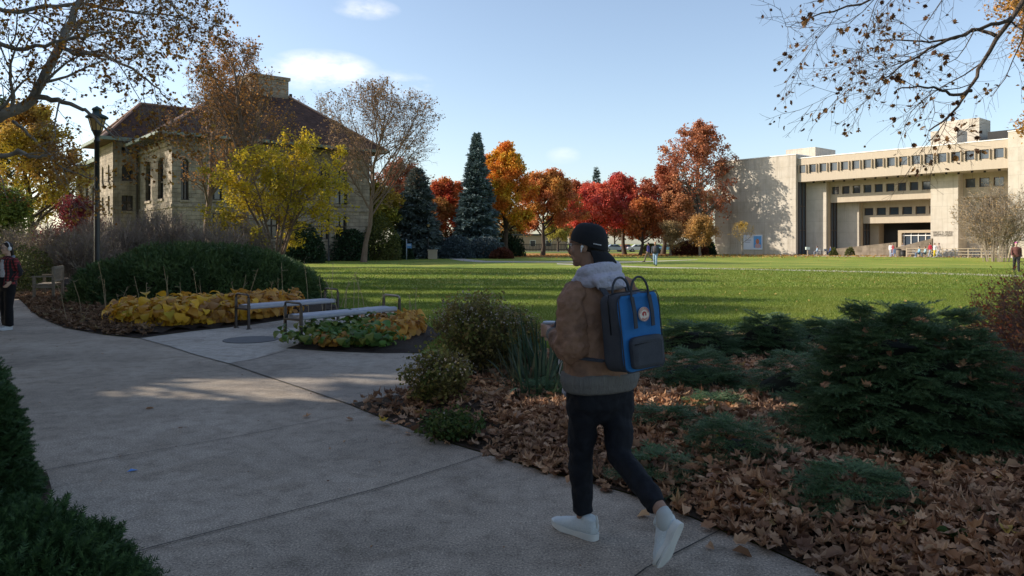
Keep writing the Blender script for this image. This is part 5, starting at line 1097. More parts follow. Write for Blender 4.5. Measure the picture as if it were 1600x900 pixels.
# levels: (n, t0, angle, length(m for first) , pts, up, minr)
LV = [(9,.2,42,1.15,6,.02,.004),(7,.2,42,.58,5,-.02,.0026),(5,.15,44,.5,4,-.03,.0019),(3,.2,44,.6,3,-.03,.0014)]
near_tree('sycamore_tree','sycamore whose mottled grey limbs and rusty leaves reach in from the upper left',(-10.6,11.6),([(-10.6,11.6,-.1),(-10.5,11.6,1.5),(-10.3,11.6,3.2),(-10.4,11.7,5.5),(-10.2,11.9,8.5),(-9.9,12,11)],[.5,.42,.38,.28,.18,.08]),[
    ([(-10.35,11.6,2.6),pw(-60,212,11.2),pw(0,184,11),pw(45,160,11),pw(62,128,11),pw(90,78,11.1),pw(108,38,11.2),pw(128,-10,11.3),pw(150,-70,11.5)],.088,.04,1.3),
    ([pw(50,150,11),pw(85,156,10.9),pw(112,162,10.8),pw(135,176,10.7),pw(160,196,10.6),pw(178,214,10.5)],.045,.010,.35),
    ([(-10.4,11.6,2.0),pw(-60,236,12),pw(0,244,12),pw(28,238,12),pw(52,246,12),pw(80,242,12.1),pw(110,254,12.2),pw(140,262,12.3)],.05,.010,.6),
    ([pw(92,74,11.1),pw(120,82,11.0),pw(160,86,10.8),pw(200,104,10.6),pw(235,128,10.5),pw(262,152,10.4)],.035,.008,1.5),
    ([(-10.3,11.7,5.6),pw(-40,50,10.5),pw(20,74,10.3),pw(70,70,10.2),pw(120,58,10.1),pw(170,50,10),pw(220,60,9.9)],.042,.008,1.6),
    ([(-10.3,11.8,6.6),pw(-20,10,11.5),pw(60,12,11.6),pw(130,6,11.8),pw(200,20,12),pw(262,22,12),pw(300,34,12)],.042,.008,1.6),
    ([(-10.2,11.9,7.6),pw(40,-50,12),pw(130,-40,12),pw(200,-22,12.2),pw(262,0,12.4),pw(290,40,12.4)],.045,.008,1.6),
    ([pw(20,190,11.3),pw(40,205,11.2),pw(70,235,11.2),pw(100,262,11.2),pw(150,280,11.1)],.025,.008,.25),
    ], LV, 900, 801, B_limb, M_nleaf, .058)
M_nleaf2 = leafmat('near_oak_leaf', [(.06,.03,.018),(.13,.06,.025),(.24,.13,.04),(.08,.04,.02)], .3, .7)
LV2 = [(8,.2,40,1.35,6,-.05,.004),(7,.15,40,.6,5,-.07,.003),(5,.1,42,.5,4,-.09,.0022)]
near_tree('overhanging_tree','dark branched tree reaching in over the library from the upper right corner',(8.6,9.6),([(8.6,9.6,-.1),(8.6,9.6,2),(8.5,9.6,5),(8.3,9.5,8)],[.34,.30,.24,.1]),[
    ([(8.5,9.6,5.6),pw(1640,-60,9.4),pw(1592,10,9.2),pw(1558,60,9.1),pw(1528,112,9),pw(1516,140,9),pw(1488,176,8.9),pw(1452,206,8.8)],.040,.008,.8),
    ([pw(1580,28,9.1),pw(1540,42,9.0),pw(1500,55,8.9),pw(1450,80,8.7),pw(1405,105,8.6),pw(1370,130,8.5)],.026,.006,.7),
    ([pw(1556,56,9.1),pw(1520,48,9.3),pw(1480,62,9.4),pw(1430,66,9.5),pw(1370,62,9.6)],.024,.006,.6),
    ([(8.4,9.6,6.6),pw(1600,-70,9.6),pw(1500,-40,9.6),pw(1420,-20,9.5),pw(1360,0,9.4),pw(1290,20,9.3),pw(1240,38,9.2)],.032,.006,.8),
    ([(8.4,9.6,6.9),pw(1560,-90,8.8),pw(1460,-60,8.6),pw(1340,-44,8.4),pw(1270,-20,8.3)],.03,.006,.6),
    ([pw(1516,140,9),pw(1495,150,8.9),pw(1470,140,8.8),pw(1440,135,8.7),pw(1400,140,8.6)],.022,.007,.35),
    ], LV2, 150, 802, B_dark, M_nleaf2, .078)
# orange leaved tree beyond it and the tan bare tree before the library
d = 30; deciduous('sycamore_tree','tree with small orange leaves at the right edge above the library wing','tree',px_tree(1640,d),(13.5,.26,0,0),BARE(20,10,7,5),(np.array([-.6,0,7.6]),np.array([3.6,3.6,6.4])),[(4,19000,.12,.13)],B_brown,leafmat('orange_small',[(.42,.19,.05),(.55,.30,.07),(.30,.15,.06)],.35,.7),803)
twig_shrub('bare_shrub', 'tall many-stemmed leafless tan shrub before the library right of the inscribed pier', px_tree(1556,66), 3.6, hgt(284,66), 804, 46, mat('tan_twig',(.24,.19,.14),(.34,.28,.21),3,.9), leafmat('dusty_tan',[(.34,.22,.10),(.42,.28,.14)],.3,.8), 5000, .12, None, .014, 'shrub', (10,9), .0045)
d = 96; deciduous('young_tree','small young tree with sparse yellow leaves against the blank library wall','tree',px_tree(1161,d),(hgt(350,d),.09,0,0),BARE(12,7,5,4),(np.array([0,0,hgt(350,d)*.66]),np.array([2.9,2.9,hgt(350,d)*.36])),[(4,1500,.12,.12)],B_grey,leafmat('young_yellow',[(.42,.27,.06),(.52,.34,.07)],.3,.7),805)
# a small twig tip at the top edge
# ---- unseen trees: dense and tall ones added as light blockers, slim ones shade the lawn
M_off = leafmat('shade_leaf', [(.04,.06,.02),(.08,.09,.03),(.16,.12,.04)], .15, .7)
def offtree(label, x, y, H, r, n, seed, low=.12, size=.42, gaps=True, cat='tree', name='shade_tree'):
    return deciduous(name, label, cat, (x,y), (H*.93,.3,0,0), FULL(20,7,4), (np.array([0,0,H*(1+low)/2]),np.array([r,r,H*(1-low)/2])), [(3,n,.35,size),(2,n//4,.35,size)], B_dark, M_off, seed, gaps=gaps)
offtree('unseen dense tree added for shade outside the left edge nearest the camera', -15.4, 12.0, 11.2, 4.4, 30000, 901)
offtree('unseen dense tree added for shade outside the left edge behind the yew', -21.5, 13.6, 12.5, 4.2, 30000, 902)
offtree('unseen dense tree added for shade outside the left edge beside the bench', -17.5, 15.6, 7.0, 3.0, 17000, 903, .03)
offtree('unseen tall tree added outside the left edge behind the camera to block sky light', -12.0, .5, 13, 5.0, 24000, 904)
offtree('unseen tall tree added behind the camera to block sky light', -7.0, -7.5, 13, 4.6, 14000, 905)
offtree('unseen tree added behind the camera to the right to block sky light', 7.5, -6.5, 12, 4.0, 10000, 906)
for i, (x, y, H, r, n) in enumerate(((-29,26.0,19,1.9,5600),(-27,29.5,17,1.5,3400),(-33,37.0,21,2.4,6800),(-36,43.5,21,1.9,5800),(-44,53.5,24,2.6,7800),(-31,22.2,20,2.0,8000),(-62,86,18,7,12000),(-26,18.6,17,1.5,4600),(-52,64,26,3,9000),(-30,33.2,18,1.2,2600))):
    offtree('slim tree outside the left edge shading the lawn', x, y, H, r, n, 920+i, .3, .4, False)['group'] = 'slim trees outside the left edge'
# ================================================================== FIGURES
def remesh(mb, name, m, parent, voxel, smooth=3, origin=(0,0,0), disp=None, sfac=.5):
    tmp = bpy.data.objects.new('tmp', mb.mesh('tmp', m)); COL.objects.link(tmp)
    md = tmp.modifiers.new('r','REMESH'); md.mode = 'VOXEL'; md.voxel_size = voxel; md.use_smooth_shade = True
    if smooth: sm = tmp.modifiers.new('s','SMOOTH'); sm.iterations = smooth; sm.factor = sfac
    if disp:
        tx = bpy.data.textures.new('folds','CLOUDS'); tx.noise_scale = disp[1]; tx.noise_depth = 2
        dm = tmp.modifiers.new('d','DISPLACE'); dm.texture = tx; dm.strength = disp[0]; dm.mid_level = .5; dm.texture_coords = 'LOCAL'
        if len(disp) > 2:
            tx2 = bpy.data.textures.new('folds','CLOUDS'); tx2.noise_scale = disp[3]; tx2.noise_depth = 1
            dm = tmp.modifiers.new('d','DISPLACE'); dm.texture = tx2; dm.strength = disp[2]; dm.mid_level = .5; dm.texture_coords = 'LOCAL'
    dg = bpy.context.evaluated_depsgraph_get(); me = bpy.data.meshes.new_from_object(tmp.evaluated_get(dg)); bpy.data.objects.remove(tmp)
    me.transform(Matrix.Translation(-Vector(origin))); me.materials.clear(); me.materials.append(m)
    for p in me.polygons: p.use_smooth = True
    o = bpy.data.objects.new(name, me); COL.objects.link(o)
    if parent: o.parent = parent
    return o
def nrm(v): v = np.array(v, float); return v/np.linalg.norm(v)
def skinmat(name, c): return mat(name, c, tuple(x*.85 for x in c), 9, .55, .05, 80)
SK1 = skinmat('skin_warm', (.42,.24,.16)); SK2 = skinmat('skin_light', (.55,.36,.27)); SK3 = skinmat('skin_tan', (.34,.20,.14))
def head_geo(mb, c, fwd, s=1.0, up=(0,0,1)):
    f = nrm(fwd); u = nrm(np.array(up)-np.dot(up,f)*f); r = np.cross(f,u); Rm = np.stack([r,f,u],1); c = np.array(c)
    def E(o, rad, n=10): mb.ell(c+Rm@(np.array(o)*s), np.array(rad)*s, Rm, n)
    E((0,-.012,.035),(.074,.092,.082),12); E((0,.018,-.015),(.062,.074,.088)); E((0,.040,-.062),(.045,.048,.045)); E((0,.066,-.092),(.024,.022,.018))
    E((0,.094,-.018),(.013,.020,.026),8); E((0,.088,.012),(.010,.014,.028),8); E((0,.070,.034),(.050,.020,.014),8); E((0,.084,-.054),(.024,.012,.008),8)
    for s_ in (-1,1): E((s_*.074,-.012,-.006),(.010,.020,.032),8); E((s_*.032,.066,-.020),(.026,.018,.024),8)
    return Rm
def face_parts(c, Rm, s, parent, origin, glasses=None, detail=True):
    c = np.array(c)-np.array(origin)
    def W(o): return c+Rm@(np.array(o)*s)
    for q in (-1,1):
        mb = MB(); mb.ell(W((q*.030,.079,.012)), np.array((.012,.008,.008))*s, Rm, 8); e = mb.build('eye', EYEW, parent, True)
        mb = MB(); mb.ell(W((q*.030,.0865,.012)), np.array((.005,.003,.0055))*s, Rm, 6); mb.build('iris', BLK, e, True)
    mb = MB(); mb.ell(W((0,.095,-.054)), np.array((.022,.006,.0045))*s, Rm, 8); mb.build('lips', LIP, parent, True)
    if glasses:
        mb = MB()
        for q in (-1,1):
            a = np.linspace(0,2*PI,17); mb.tube([W((q*.033+.026*math.cos(t),.100,.010+.020*math.sin(t))) for t in a], .0022*s, 5)
            mb.tube([W((q*.058,.098,.014)),W((q*.080,.04,.014)),W((q*.081,-.012,.012))], .002*s, 5)
        mb.tube([W((-.008,.103,.014)),W((.008,.103,.014))], .002*s, 5); mb.build('glasses', glasses, parent, True)
EYEW = mat('eye_white', (.75,.73,.70), rough=.3); BLK = mat('black', (.012,.012,.014), rough=.5); LIP = mat('lip', (.34,.13,.11), rough=.5)
def finger(mb, base, d, bend, L, r, curl, n=6):
    """tapered finger from base along d, curling towards bend"""
    P = [np.array(base)-nrm(d)*.012]; p = np.array(base, float); d = nrm(d); b = nrm(np.array(bend)-np.dot(bend,d)*d)
    for k in range(n): P.append(p.copy()); a = curl*(k/(n-1))*1.2; p = p+(d*math.cos(a)+b*math.sin(a))*L/(n-1)
    mb.loft(P, r*np.linspace(1.05,.72,n+1), r*np.linspace(1,.68,n+1), np.cross(d,b), 8)
def hand_geo(mb, wrist, d, palm_n, thumb_side, s=1.0, curl=.5):
    """palm + four unequal fingers + thumb; d = wrist->fingers, palm_n = direction the palm faces"""
    d = nrm(d); pn = nrm(np.array(palm_n)-np.dot(palm_n,d)*d); ax = np.cross(d,pn); ax = ax*np.sign(np.dot(ax,thumb_side)+1e-9); w_ = np.array(wrist, float)
    mb.loft([w_, w_+d*.03*s, w_+d*.065*s, w_+d*.09*s], np.array([.026,.035,.041,.040])*s, np.array([.019,.018,.015,.012])*s, ax, 12)
    for i,(o,L) in enumerate(((.031,.070),(.010,.079),(-.011,.074),(-.031,.058))):
        finger(mb, w_+d*.088*s+ax*o*s, d+ax*o*1.5, pn, L*s, .0092*s, curl*(1+.15*i))
    finger(mb, w_+d*.030*s+ax*.032*s, d*.55+ax*.8+pn*.25, pn+d*.3-ax*.4, .062*s, .0105*s, curl*.7)

def shoe(parent, heel, toe, up, s, mu, ms, origin, name='shoe', collar=0.0):
    """sneaker from heel point to toe point on the ground line; up = sole normal"""
    h = np.array(heel,float); f = np.array(toe,float)-h; L = np.linalg.norm(f); f /= L; u = nrm(np.array(up)-np.dot(up,f)*f); r = np.cross(f,u)
    def W(y,z,x=0): return h+f*y*L+u*z*s+r*x*s
    mb = MB()
    sec = [(.02,.045,.030,.036),(.12,.052,.038,.046),(.28,.052,.040,.048),(.45,.046,.041,.040),(.62,.038,.046,.032),(.78,.033,.048,.026),(.90,.028,.042,.020),(.975,.024,.026,.014)]
    mb.loft([W(y,zc) for y,zc,_,_ in sec], np.array([a for _,_,a,_ in sec])*s, np.array([b for _,_,_,b in sec])*s, r, 16, sq=.85)
    mb.loft([W(.16,.05),W(.15,.09),W(.14,.115+collar)], np.array([.040,.036,.036])*s, np.array([.052,.046,.044])*s, r, 14)
    mb.loft([W(.30,.075),W(.42,.072),W(.55,.060)], np.array([.026,.026,.024])*s, np.array([.016,.014,.010])*s, r, 10)
    o = remesh(mb, name, mu, parent, .0055*max(1,s), 3, origin)
    sb = MB(); n = 48; pts = []
    for k in range(n):
        t = k/n*2*PI; y = .5-.52*math.cos(t); wd = .047*(1-.20*math.exp(-((y-.42)/.20)**2))*(abs(math.sin(t))**.50)*(.92+.13/(1+math.exp(-(y-.6)*14))); pts.append((y, math.copysign(wd, math.sin(t))))
    O = np.array(origin)
    for (z0,z1,gx) in ((-.002,.010,1.0),(.0101,.030,1.06)):
        V = np.array([W(y,z0+.014*max(0,y-.75)/.27,x*gx) for y,x in pts]+[W(y,z1+.010*max(0,y-.8)/.22,x*gx*.98) for y,x in pts])-O
        sb.add(V, [list(range(n))[::-1], list(range(n,2*n))]+[[i,(i+1)%n,n+(i+1)%n,n+i] for i in range(n)])
    sb.build('sole', ms, o, False)
    lb = MB()
    for k in range(5):
        y = .34+.065*k; z = .094-.0085*k*1.1-.004; lb.tube([W(y,z-.012,-.022)-O,W(y+.015,z,0)-O,W(y,z-.012,.022)-O], .0028*s, 5)
    lb.tube([W(.0,.12,0)-O,W(-.03,.10,0)-O,W(-.03,.07,0)-O,W(.0,.05,0)-O], .005*s, 5)
    lb.build('laces', ms, o, True); return o

# ------------------------------------------------------------------ the walking man
mo = np.array([.48,4.10,0.0])
man = thing('person', 'man walking away in a brown jacket, black backwards cap and white sneakers, holding a cup', 'person', tuple(mo))
hd = nrm((-.56,.83,0)); lf = np.array([-.83,-.56,0]); rt = -lf; up = np.array([0,0,1.])
fwd_h = nrm((-.90,.42,-.08)); hc = np.array([.412,4.085,1.635])
Lsh = np.array([.318,3.985,1.372]); Rsh = np.array([.655,4.215,1.375]); Lel = np.array([.325,3.935,1.085]); Lwr = np.array([.208,4.13,1.155])
Rel = np.array([.70,4.24,1.09]); Rwr = np.array([.50,4.42,1.08])
Lhp = np.array([.405,4.03,.85]); Rhp = np.array([.572,4.13,.85]); Lkn = np.array([.382,4.13,.465]); Lan = np.array([.400,4.145,.10])
Rkn = np.array([.582,4.02,.495]); Ran = np.array([.757,3.70,.300])
# body: one continuous surface
b_ = MB()
Rm = head_geo(b_, hc, fwd_h, 1.0)
b_.loft([hc+[0.005,-.01,-.03], hc+[.02,-.008,-.10], [.47,4.08,1.44], [.475,4.09,1.38]], [.052,.052,.058,.09], [.055,.054,.056,.07], lf)
b_.loft([[.475,4.09,1.40],[.475,4.09,1.32],[.477,4.085,1.15],[.48,4.08,1.0],[.485,4.08,.86],[.487,4.08,.80]], [.15,.17,.15,.14,.15,.12], [.08,.10,.10,.10,.11,.09], lf)
for S,E,W_ in ((Lsh,Lel,Lwr),(Rsh,Rel,Rwr)):
    b_.loft([S,(S+E)/2,E], [.052,.046,.040],[.052,.046,.040], hd); b_.loft([E,(E+W_)/2,W_], [.042,.036,.026],[.042,.034,.022], up)
for H_,K,A in ((Lhp,Lkn,Lan),(Rhp,Rkn,Ran)):
    b_.loft([H_,(H_+K)/2,K],[.082,.068,.055],[.082,.068,.055],lf); b_.loft([K,K*.6+A*.4,A],[.052,.052,.036],[.052,.054,.036],lf)
b_.loft([Lan,Lan+[-.01,.01,-.045],Lan+[-.07,.07,-.065]],[.034,.032,.028],[.034,.028,.016],lf)
fR = nrm(np.array([.745,3.66,.045])-Ran); b_.loft([Ran,Ran+[.012,-.012,-.045],Ran+[.025,-.02,-.09]],[.034,.032,.026],[.034,.030,.020],lf)
# left hand closed around the cup
cupc = Lwr+np.array([.010,.112,-.006]); pd = nrm(cupc-Lwr)
side_ = nrm(np.cross(pd, up)); palm = Lwr+pd*.045+side_*(-.020)
b_.loft([Lwr,Lwr+pd*.03,Lwr+pd*.065-side_*.018,Lwr+pd*.095-side_*.036],[.024,.034,.040,.038],[.019,.017,.014,.012],up,12)
for i,(zz,L_) in enumerate(((.032,1.0),(.011,1.12),(-.010,1.05),(-.030,.85))):
    a0 = math.atan2(*(-(side_[1]),)+(-(side_[0]),)) ; P = []
    for k in range(8):
        a = math.atan2(-side_[1],-side_[0])-.35*0 - (k/7)*2.3*L_; rr_ = .0475-.001*k; P.append(cupc+np.array([rr_*math.cos(a),rr_*math.sin(a),zz+.004*math.sin(k)]))
    P = [Lwr+pd*.085-side_*.036+up*zz*.9]+P; b_.loft(P, .0092*np.linspace(1.05,.75,9), .0088*np.linspace(1.05,.75,9), up, 8)
P = [Lwr+pd*.035+up*.018]+[cupc+np.array([.047*math.cos(a),.047*math.sin(a),.028+.006*k]) for k,a in enumerate(np.linspace(math.atan2(-pd[1],-pd[0])+.1, math.atan2(-pd[1],-pd[0])+1.5, 5))]
b_.loft(P, .0105*np.linspace(1.1,.8,6), .010*np.linspace(1.1,.8,6), up, 8)
hand_geo(b_, Rwr, nrm(Rwr-Rel)+np.array([-.2,.1,0]), (-.6,-.6,-.4), up, 1.0, .8)
body = remesh(b_, 'body', SK3, man, .0052, 2, mo)
face_parts(hc, Rm, 1.0, man, mo, mat('thin_glasses', (.15,.12,.10), rough=.3, metal=.6))
def HW(o): return hc+Rm@np.array(o)-mo
mb = MB(); mb.ell(HW((-.083,-.004,-.004)), (.009,.010,.009), None, 8); mb.tube([HW((-.086,-.002,-.006)),HW((-.086,.004,-.034))], [.005,.0035], 8); mb.build('earbud', mat('white_plastic', (.75,.75,.75), rough=.3), man, True)
mb = MB(); mb.ell(hc+Rm@np.array((0,-.030,.020)), (.079,.083,.075), Rm, 12); mb.ell(hc+Rm@np.array((0,-.062,-.035)), (.060,.048,.055), Rm, 10); remesh(mb, 'hair', mat('black_hair', (.012,.010,.009), (.03,.025,.02), 60, .6, .3, 120), man, .007, 1, mo)
# cap: crown, band, backward brim
M_cap = mat('black_twill', (.010,.011,.014), (.016,.017,.021), 40, .85, .15, 300)
mb = MB(); ups = []
tl = R(13); Rc = Rm@np.array([[1,0,0],[0,math.cos(tl),-math.sin(tl)],[0,math.sin(tl),math.cos(tl)]])
cb = MB(); nA, nB = 12, 32; V = []
for i in range(nA):
    e = i/(nA-1); 
    for j in range(nB):
        a = j/nB*2*PI; R_ = math.cos(e*PI/2*.995)**.62; x = .0915*R_*math.cos(a); y = (.112 if math.sin(a) < 0 else .104)*R_*math.sin(a); z = .010+.118*math.sin(e*PI/2)-.022*(y/.11)*(1-e)*-1*.0 + (-.020 if y < 0 else .016)*abs(y)/.11*(1-e)
        seam = .0012*abs(math.cos(3*a))**12; V.append(hc+Rc@np.array([x*(1+seam*8), y*(1+seam*8)-.010, z])-mo)
Fc = [[i*nB+j,i*nB+(j+1)%nB,(i+1)*nB+(j+1)%nB,(i+1)*nB+j] for i in range(nA-1) for j in range(nB)]; cb.add(np.array(V), np.array(Fc)); cap = cb.build('cap', M_cap, man, True)
mb = MB(); mb.ell(hc+Rc@np.array((0,-.010,.129))-mo, (.008,.008,.004), None, 6); mb.build('button', M_cap, cap, True)
mb = MB(); V = []; ns = 13; 
for k in range(ns):
    a = -PI*.86+PI*.72*k/(ns-1); xx, yy = math.cos(a), math.sin(a); x0, y0 = .0925*xx, .113*yy-.010; ext = .066*math.sin(PI*(k+.8)/(ns+.6))**.6
    for (q, dz) in ((0,0),(.5,-.020),(1,-.052)):
        V.append([x0*(1-.06*q), y0-ext*q, -.010-.004*0+dz-.014*abs(xx)*q+(-.004 if True else 0)])
V = np.array(V); V2 = V.copy(); V2[:,2] -= .004; V = np.concatenate([V,V2]); V = np.array([hc+Rc@v-mo for v in V]); n3 = ns*3
Fc = []
for k in range(ns-1):
    for q in range(2): a = k*3+q; Fc += [[a,a+1,a+4,a+3],[n3+a+3,n3+a+4,n3+a+1,n3+a]]
    a = k*3+2; Fc.append([a,a+n3,a+3+n3,a+3])
mb.add(V, np.array(Fc)); mb.build('brim', M_cap, cap, True)
# small white embroidered mark low on the cap's back, built as a few raised stitches
mb = MB()
for k in range(7):
    a = R(-150+3.6*k); c_ = np.array([.0935*math.cos(a), .1145*math.sin(a)-.010, .022-.0004*k]); mb.ell(hc+Rc@c_-mo, (.0026,.0026,.0036), None, 5)
mb.build('embroidery', mat('white_thread', (.7,.7,.72), rough=.8), cap)
# hoodie collar + body
M_hood = mat('lilac_fleece', (.42,.41,.50), (.50,.49,.57), 10, .95, .35, 60)
mb = MB(); nc = np.array([.462,4.075,1.455])
ring = [nc+lf*.115*math.cos(a)+hd*(.100*math.sin(a))+up*(.045*(-math.sin(a))+.008*math.cos(3*a)+ (0.02 if math.sin(a)<0 else -.02)) for a in np.linspace(0,2*PI,26)]
mb.loft(ring[:-1]+[ring[0]], .038, .036, up+np.array([.01,.02,0]), 12)
ring = [nc+lf*.108*math.cos(a)-hd*.02+hd*(.090*math.sin(a))+up*(-.022+.03*(-math.sin(a))) for a in np.linspace(0,2*PI,26)]
mb.loft(ring, .036, .034, up+np.array([.01,.02,0]), 12)
mb.loft([nc-hd*.06+up*.030+lf*.02, nc-hd*.115+up*.0, nc-hd*.135-up*.045], [.085,.12,.10],[.030,.045,.033], lf)
hood = remesh(mb, 'hoodie', M_hood, man, .007, 3, mo, (.020,.07))
# brown suede jacket with baggy sleeves and a ribbed hem
M_suede = mat('brown_suede', (.17,.090,.055), (.27,.15,.095), 5.5, .75, .18, 60, c3=(.10,.056,.040))
M_rib2 = mat('grey_rib', (.14,.133,.126), (.19,.182,.17), 60, .95, .5, 200, stretch=(1,1,.08))
mb = MB()
mb.loft([[.476,4.09,1.455],[.476,4.09,1.40],[.476,4.088,1.32],[.476,4.085,1.20],[.48,4.082,1.08],[.486,4.08,.98],[.488,4.08,.935],[.488,4.08,.905]], [.10,.180,.195,.200,.210,.225,.235,.222], [.075,.110,.138,.150,.155,.160,.165,.15], lf, 24)
jack = remesh(mb, 'jacket', M_suede, man, .0085, 3, mo, (.042,.13,.012,.05))
for S,E,W_ in ((Lsh,Lel,Lwr),(Rsh,Rel,Rwr)):
    d_ = nrm(E-S); e2 = nrm(W_-E); mb = MB()
    inw = nrm(np.array([.476,4.09,S[2]])-S); mb.loft([S+inw*.085+up*.030, S+inw*.035+up*.022, S+d_*.05-inw*.004, S+d_*.12, S+d_*.20, E-d_*.02+e2*-.01, E+d_*.045], [.050,.068,.078,.084,.086,.086,.060],[.060,.072,.080,.084,.086,.084,.06], hd, 16)
    mb.loft([E-e2*.03, E+e2*.04, E+e2*.11, W_-e2*.065, W_-e2*.045], [.080,.084,.072,.058,.046],[.080,.082,.070,.054,.044], up, 16)
    remesh(mb, 'sleeve', M_suede, man, .0075, 3, mo, (.030,.10,.014,.05))
mb = MB()
for W_,E in ((Lwr,Lel),(Rwr,Rel)): e2 = nrm(W_-E); mb.loft([W_-e2*.065,W_-e2*.04,W_-e2*.018],[.040,.040,.036],[.038,.038,.034],up,14)
cc = MB(); cc.loft([[.488,4.08,.945],[.488,4.08,.91],[.488,4.08,.850],[.488,4.08,.838]], [.244,.248,.232,.20],[.168,.172,.156,.12], lf, 28); remesh(cc, 'jacket_hem', M_rib2, man, .009, 2, mo, (.012,.09))
mb.build('cuff', M_rib2, man, True).location = tuple(-mo)
hm = MB(); hm.loft([[.40,4.15,.90],[.385,4.16,.82],[.40,4.15,.80]], [.12,.13,.10],[.055,.06,.04], lf, 16); remesh(hm, 'hoodie_hem', M_hood, man, .009, 2, mo, (.02,.05))
mb = MB(); mb.tube(np.array([[.365,4.02,1.20],[.29,4.10,1.02],[.262,4.16,.97],[.275,4.2,1.04]])-mo, .003, 6); mb.tube(np.array([[.275,4.05,1.0],[.262,4.10,.93],[.275,4.13,.90]])-mo, .003, 6); mb.build('drawstring', mat('white_cord', (.6,.6,.62), rough=.7), man, True)
# trousers
M_jean = mat('navy_denim', (.004,.005,.009), (.009,.011,.017), 18, .8, .25, 220)
mb = MB()
mb.loft([[.488,4.08,.93],[.488,4.08,.86],[.488,4.08,.76],[.488,4.08,.69]], [.175,.195,.190,.12],[.125,.135,.130,.09], lf, 20)
for H_,K,A,sh in ((Lhp,Lkn,Lan,.0),(Rhp,Rkn,Ran,.0)):
    d1 = nrm(K-H_); d2 = nrm(A-K)
    mb.loft([H_+d1*.02,H_+d1*.12,(H_+K)/2,K-d1*.03,K+d2*.02], [.102,.100,.084,.070,.065],[.106,.102,.087,.072,.065], lf, 18)
    mb.loft([K-d2*.02,K+d2*.08,K+d2*.20,A-d2*.09,A-d2*.045], [.067,.065,.060,.056,.056],[.069,.068,.061,.056,.055], lf, 18)
remesh(mb, 'trousers', M_jean, man, .0085, 3, mo, (.034,.10,.008,.04))
M_shoe = mat('white_knit', (.50,.55,.56), (.62,.66,.66), 120, .8, .3, 260); M_sole = mat('white_rubber', (.58,.58,.55), (.66,.66,.62), 8, .6)
shoe(man, (.463,4.068,.016), (.250,4.290,.016), up, 1.12, M_shoe, M_sole, mo, collar=-.012)
hR = np.array([.838,3.655,.262]); tR = np.array([.742,3.655,.040]); shoe(man, hR, tR, nrm(np.array([-.66,.62,.30])), 1.12, M_shoe, M_sole, mo, collar=-.008)
M_sock = mat('white_sock', (.45,.47,.46), rough=.9)
for A,d_,I_ in ((Lan,np.array([0,0,1.]),np.array([.435,4.10,.055])),(Ran,nrm(Rkn-Ran),hR+.30*(tR-hR)+nrm(np.array([-.66,.62,.30]))*.055)):
    mb = MB(); mb.loft([A+d_*.010,A-d_*.008,A*.5+I_*.5,I_],[.0385,.041,.044,.042],[.0385,.042,.046,.044],lf,16); mb.build('sock', M_sock, man, True).location = tuple(-mo)
# paper cup with a lid in his left hand
cup = thing('drink_cup', 'small pale cup with a flat lid held in the walking man\'s left hand', 'cup', tuple(cupc-np.array([0,0,.055])))
mb = MB(); mb.lathe([(.030,0),(.031,.002),(.0385,.094),(.0395,.096),(.0395,.099),(.037,.099)], sides=24); mb.build('cup_body', mat('paper_cup', (.60,.36,.26), (.66,.48,.38), 6, .6), cup, True)
mb = MB(); mb.lathe([(.0415,.094),(.0415,.103),(.037,.108),(.034,.106),(.001,.106)], sides=24); mb.build('lid', mat('lid_grey', (.42,.46,.52), rough=.4), cup, True)
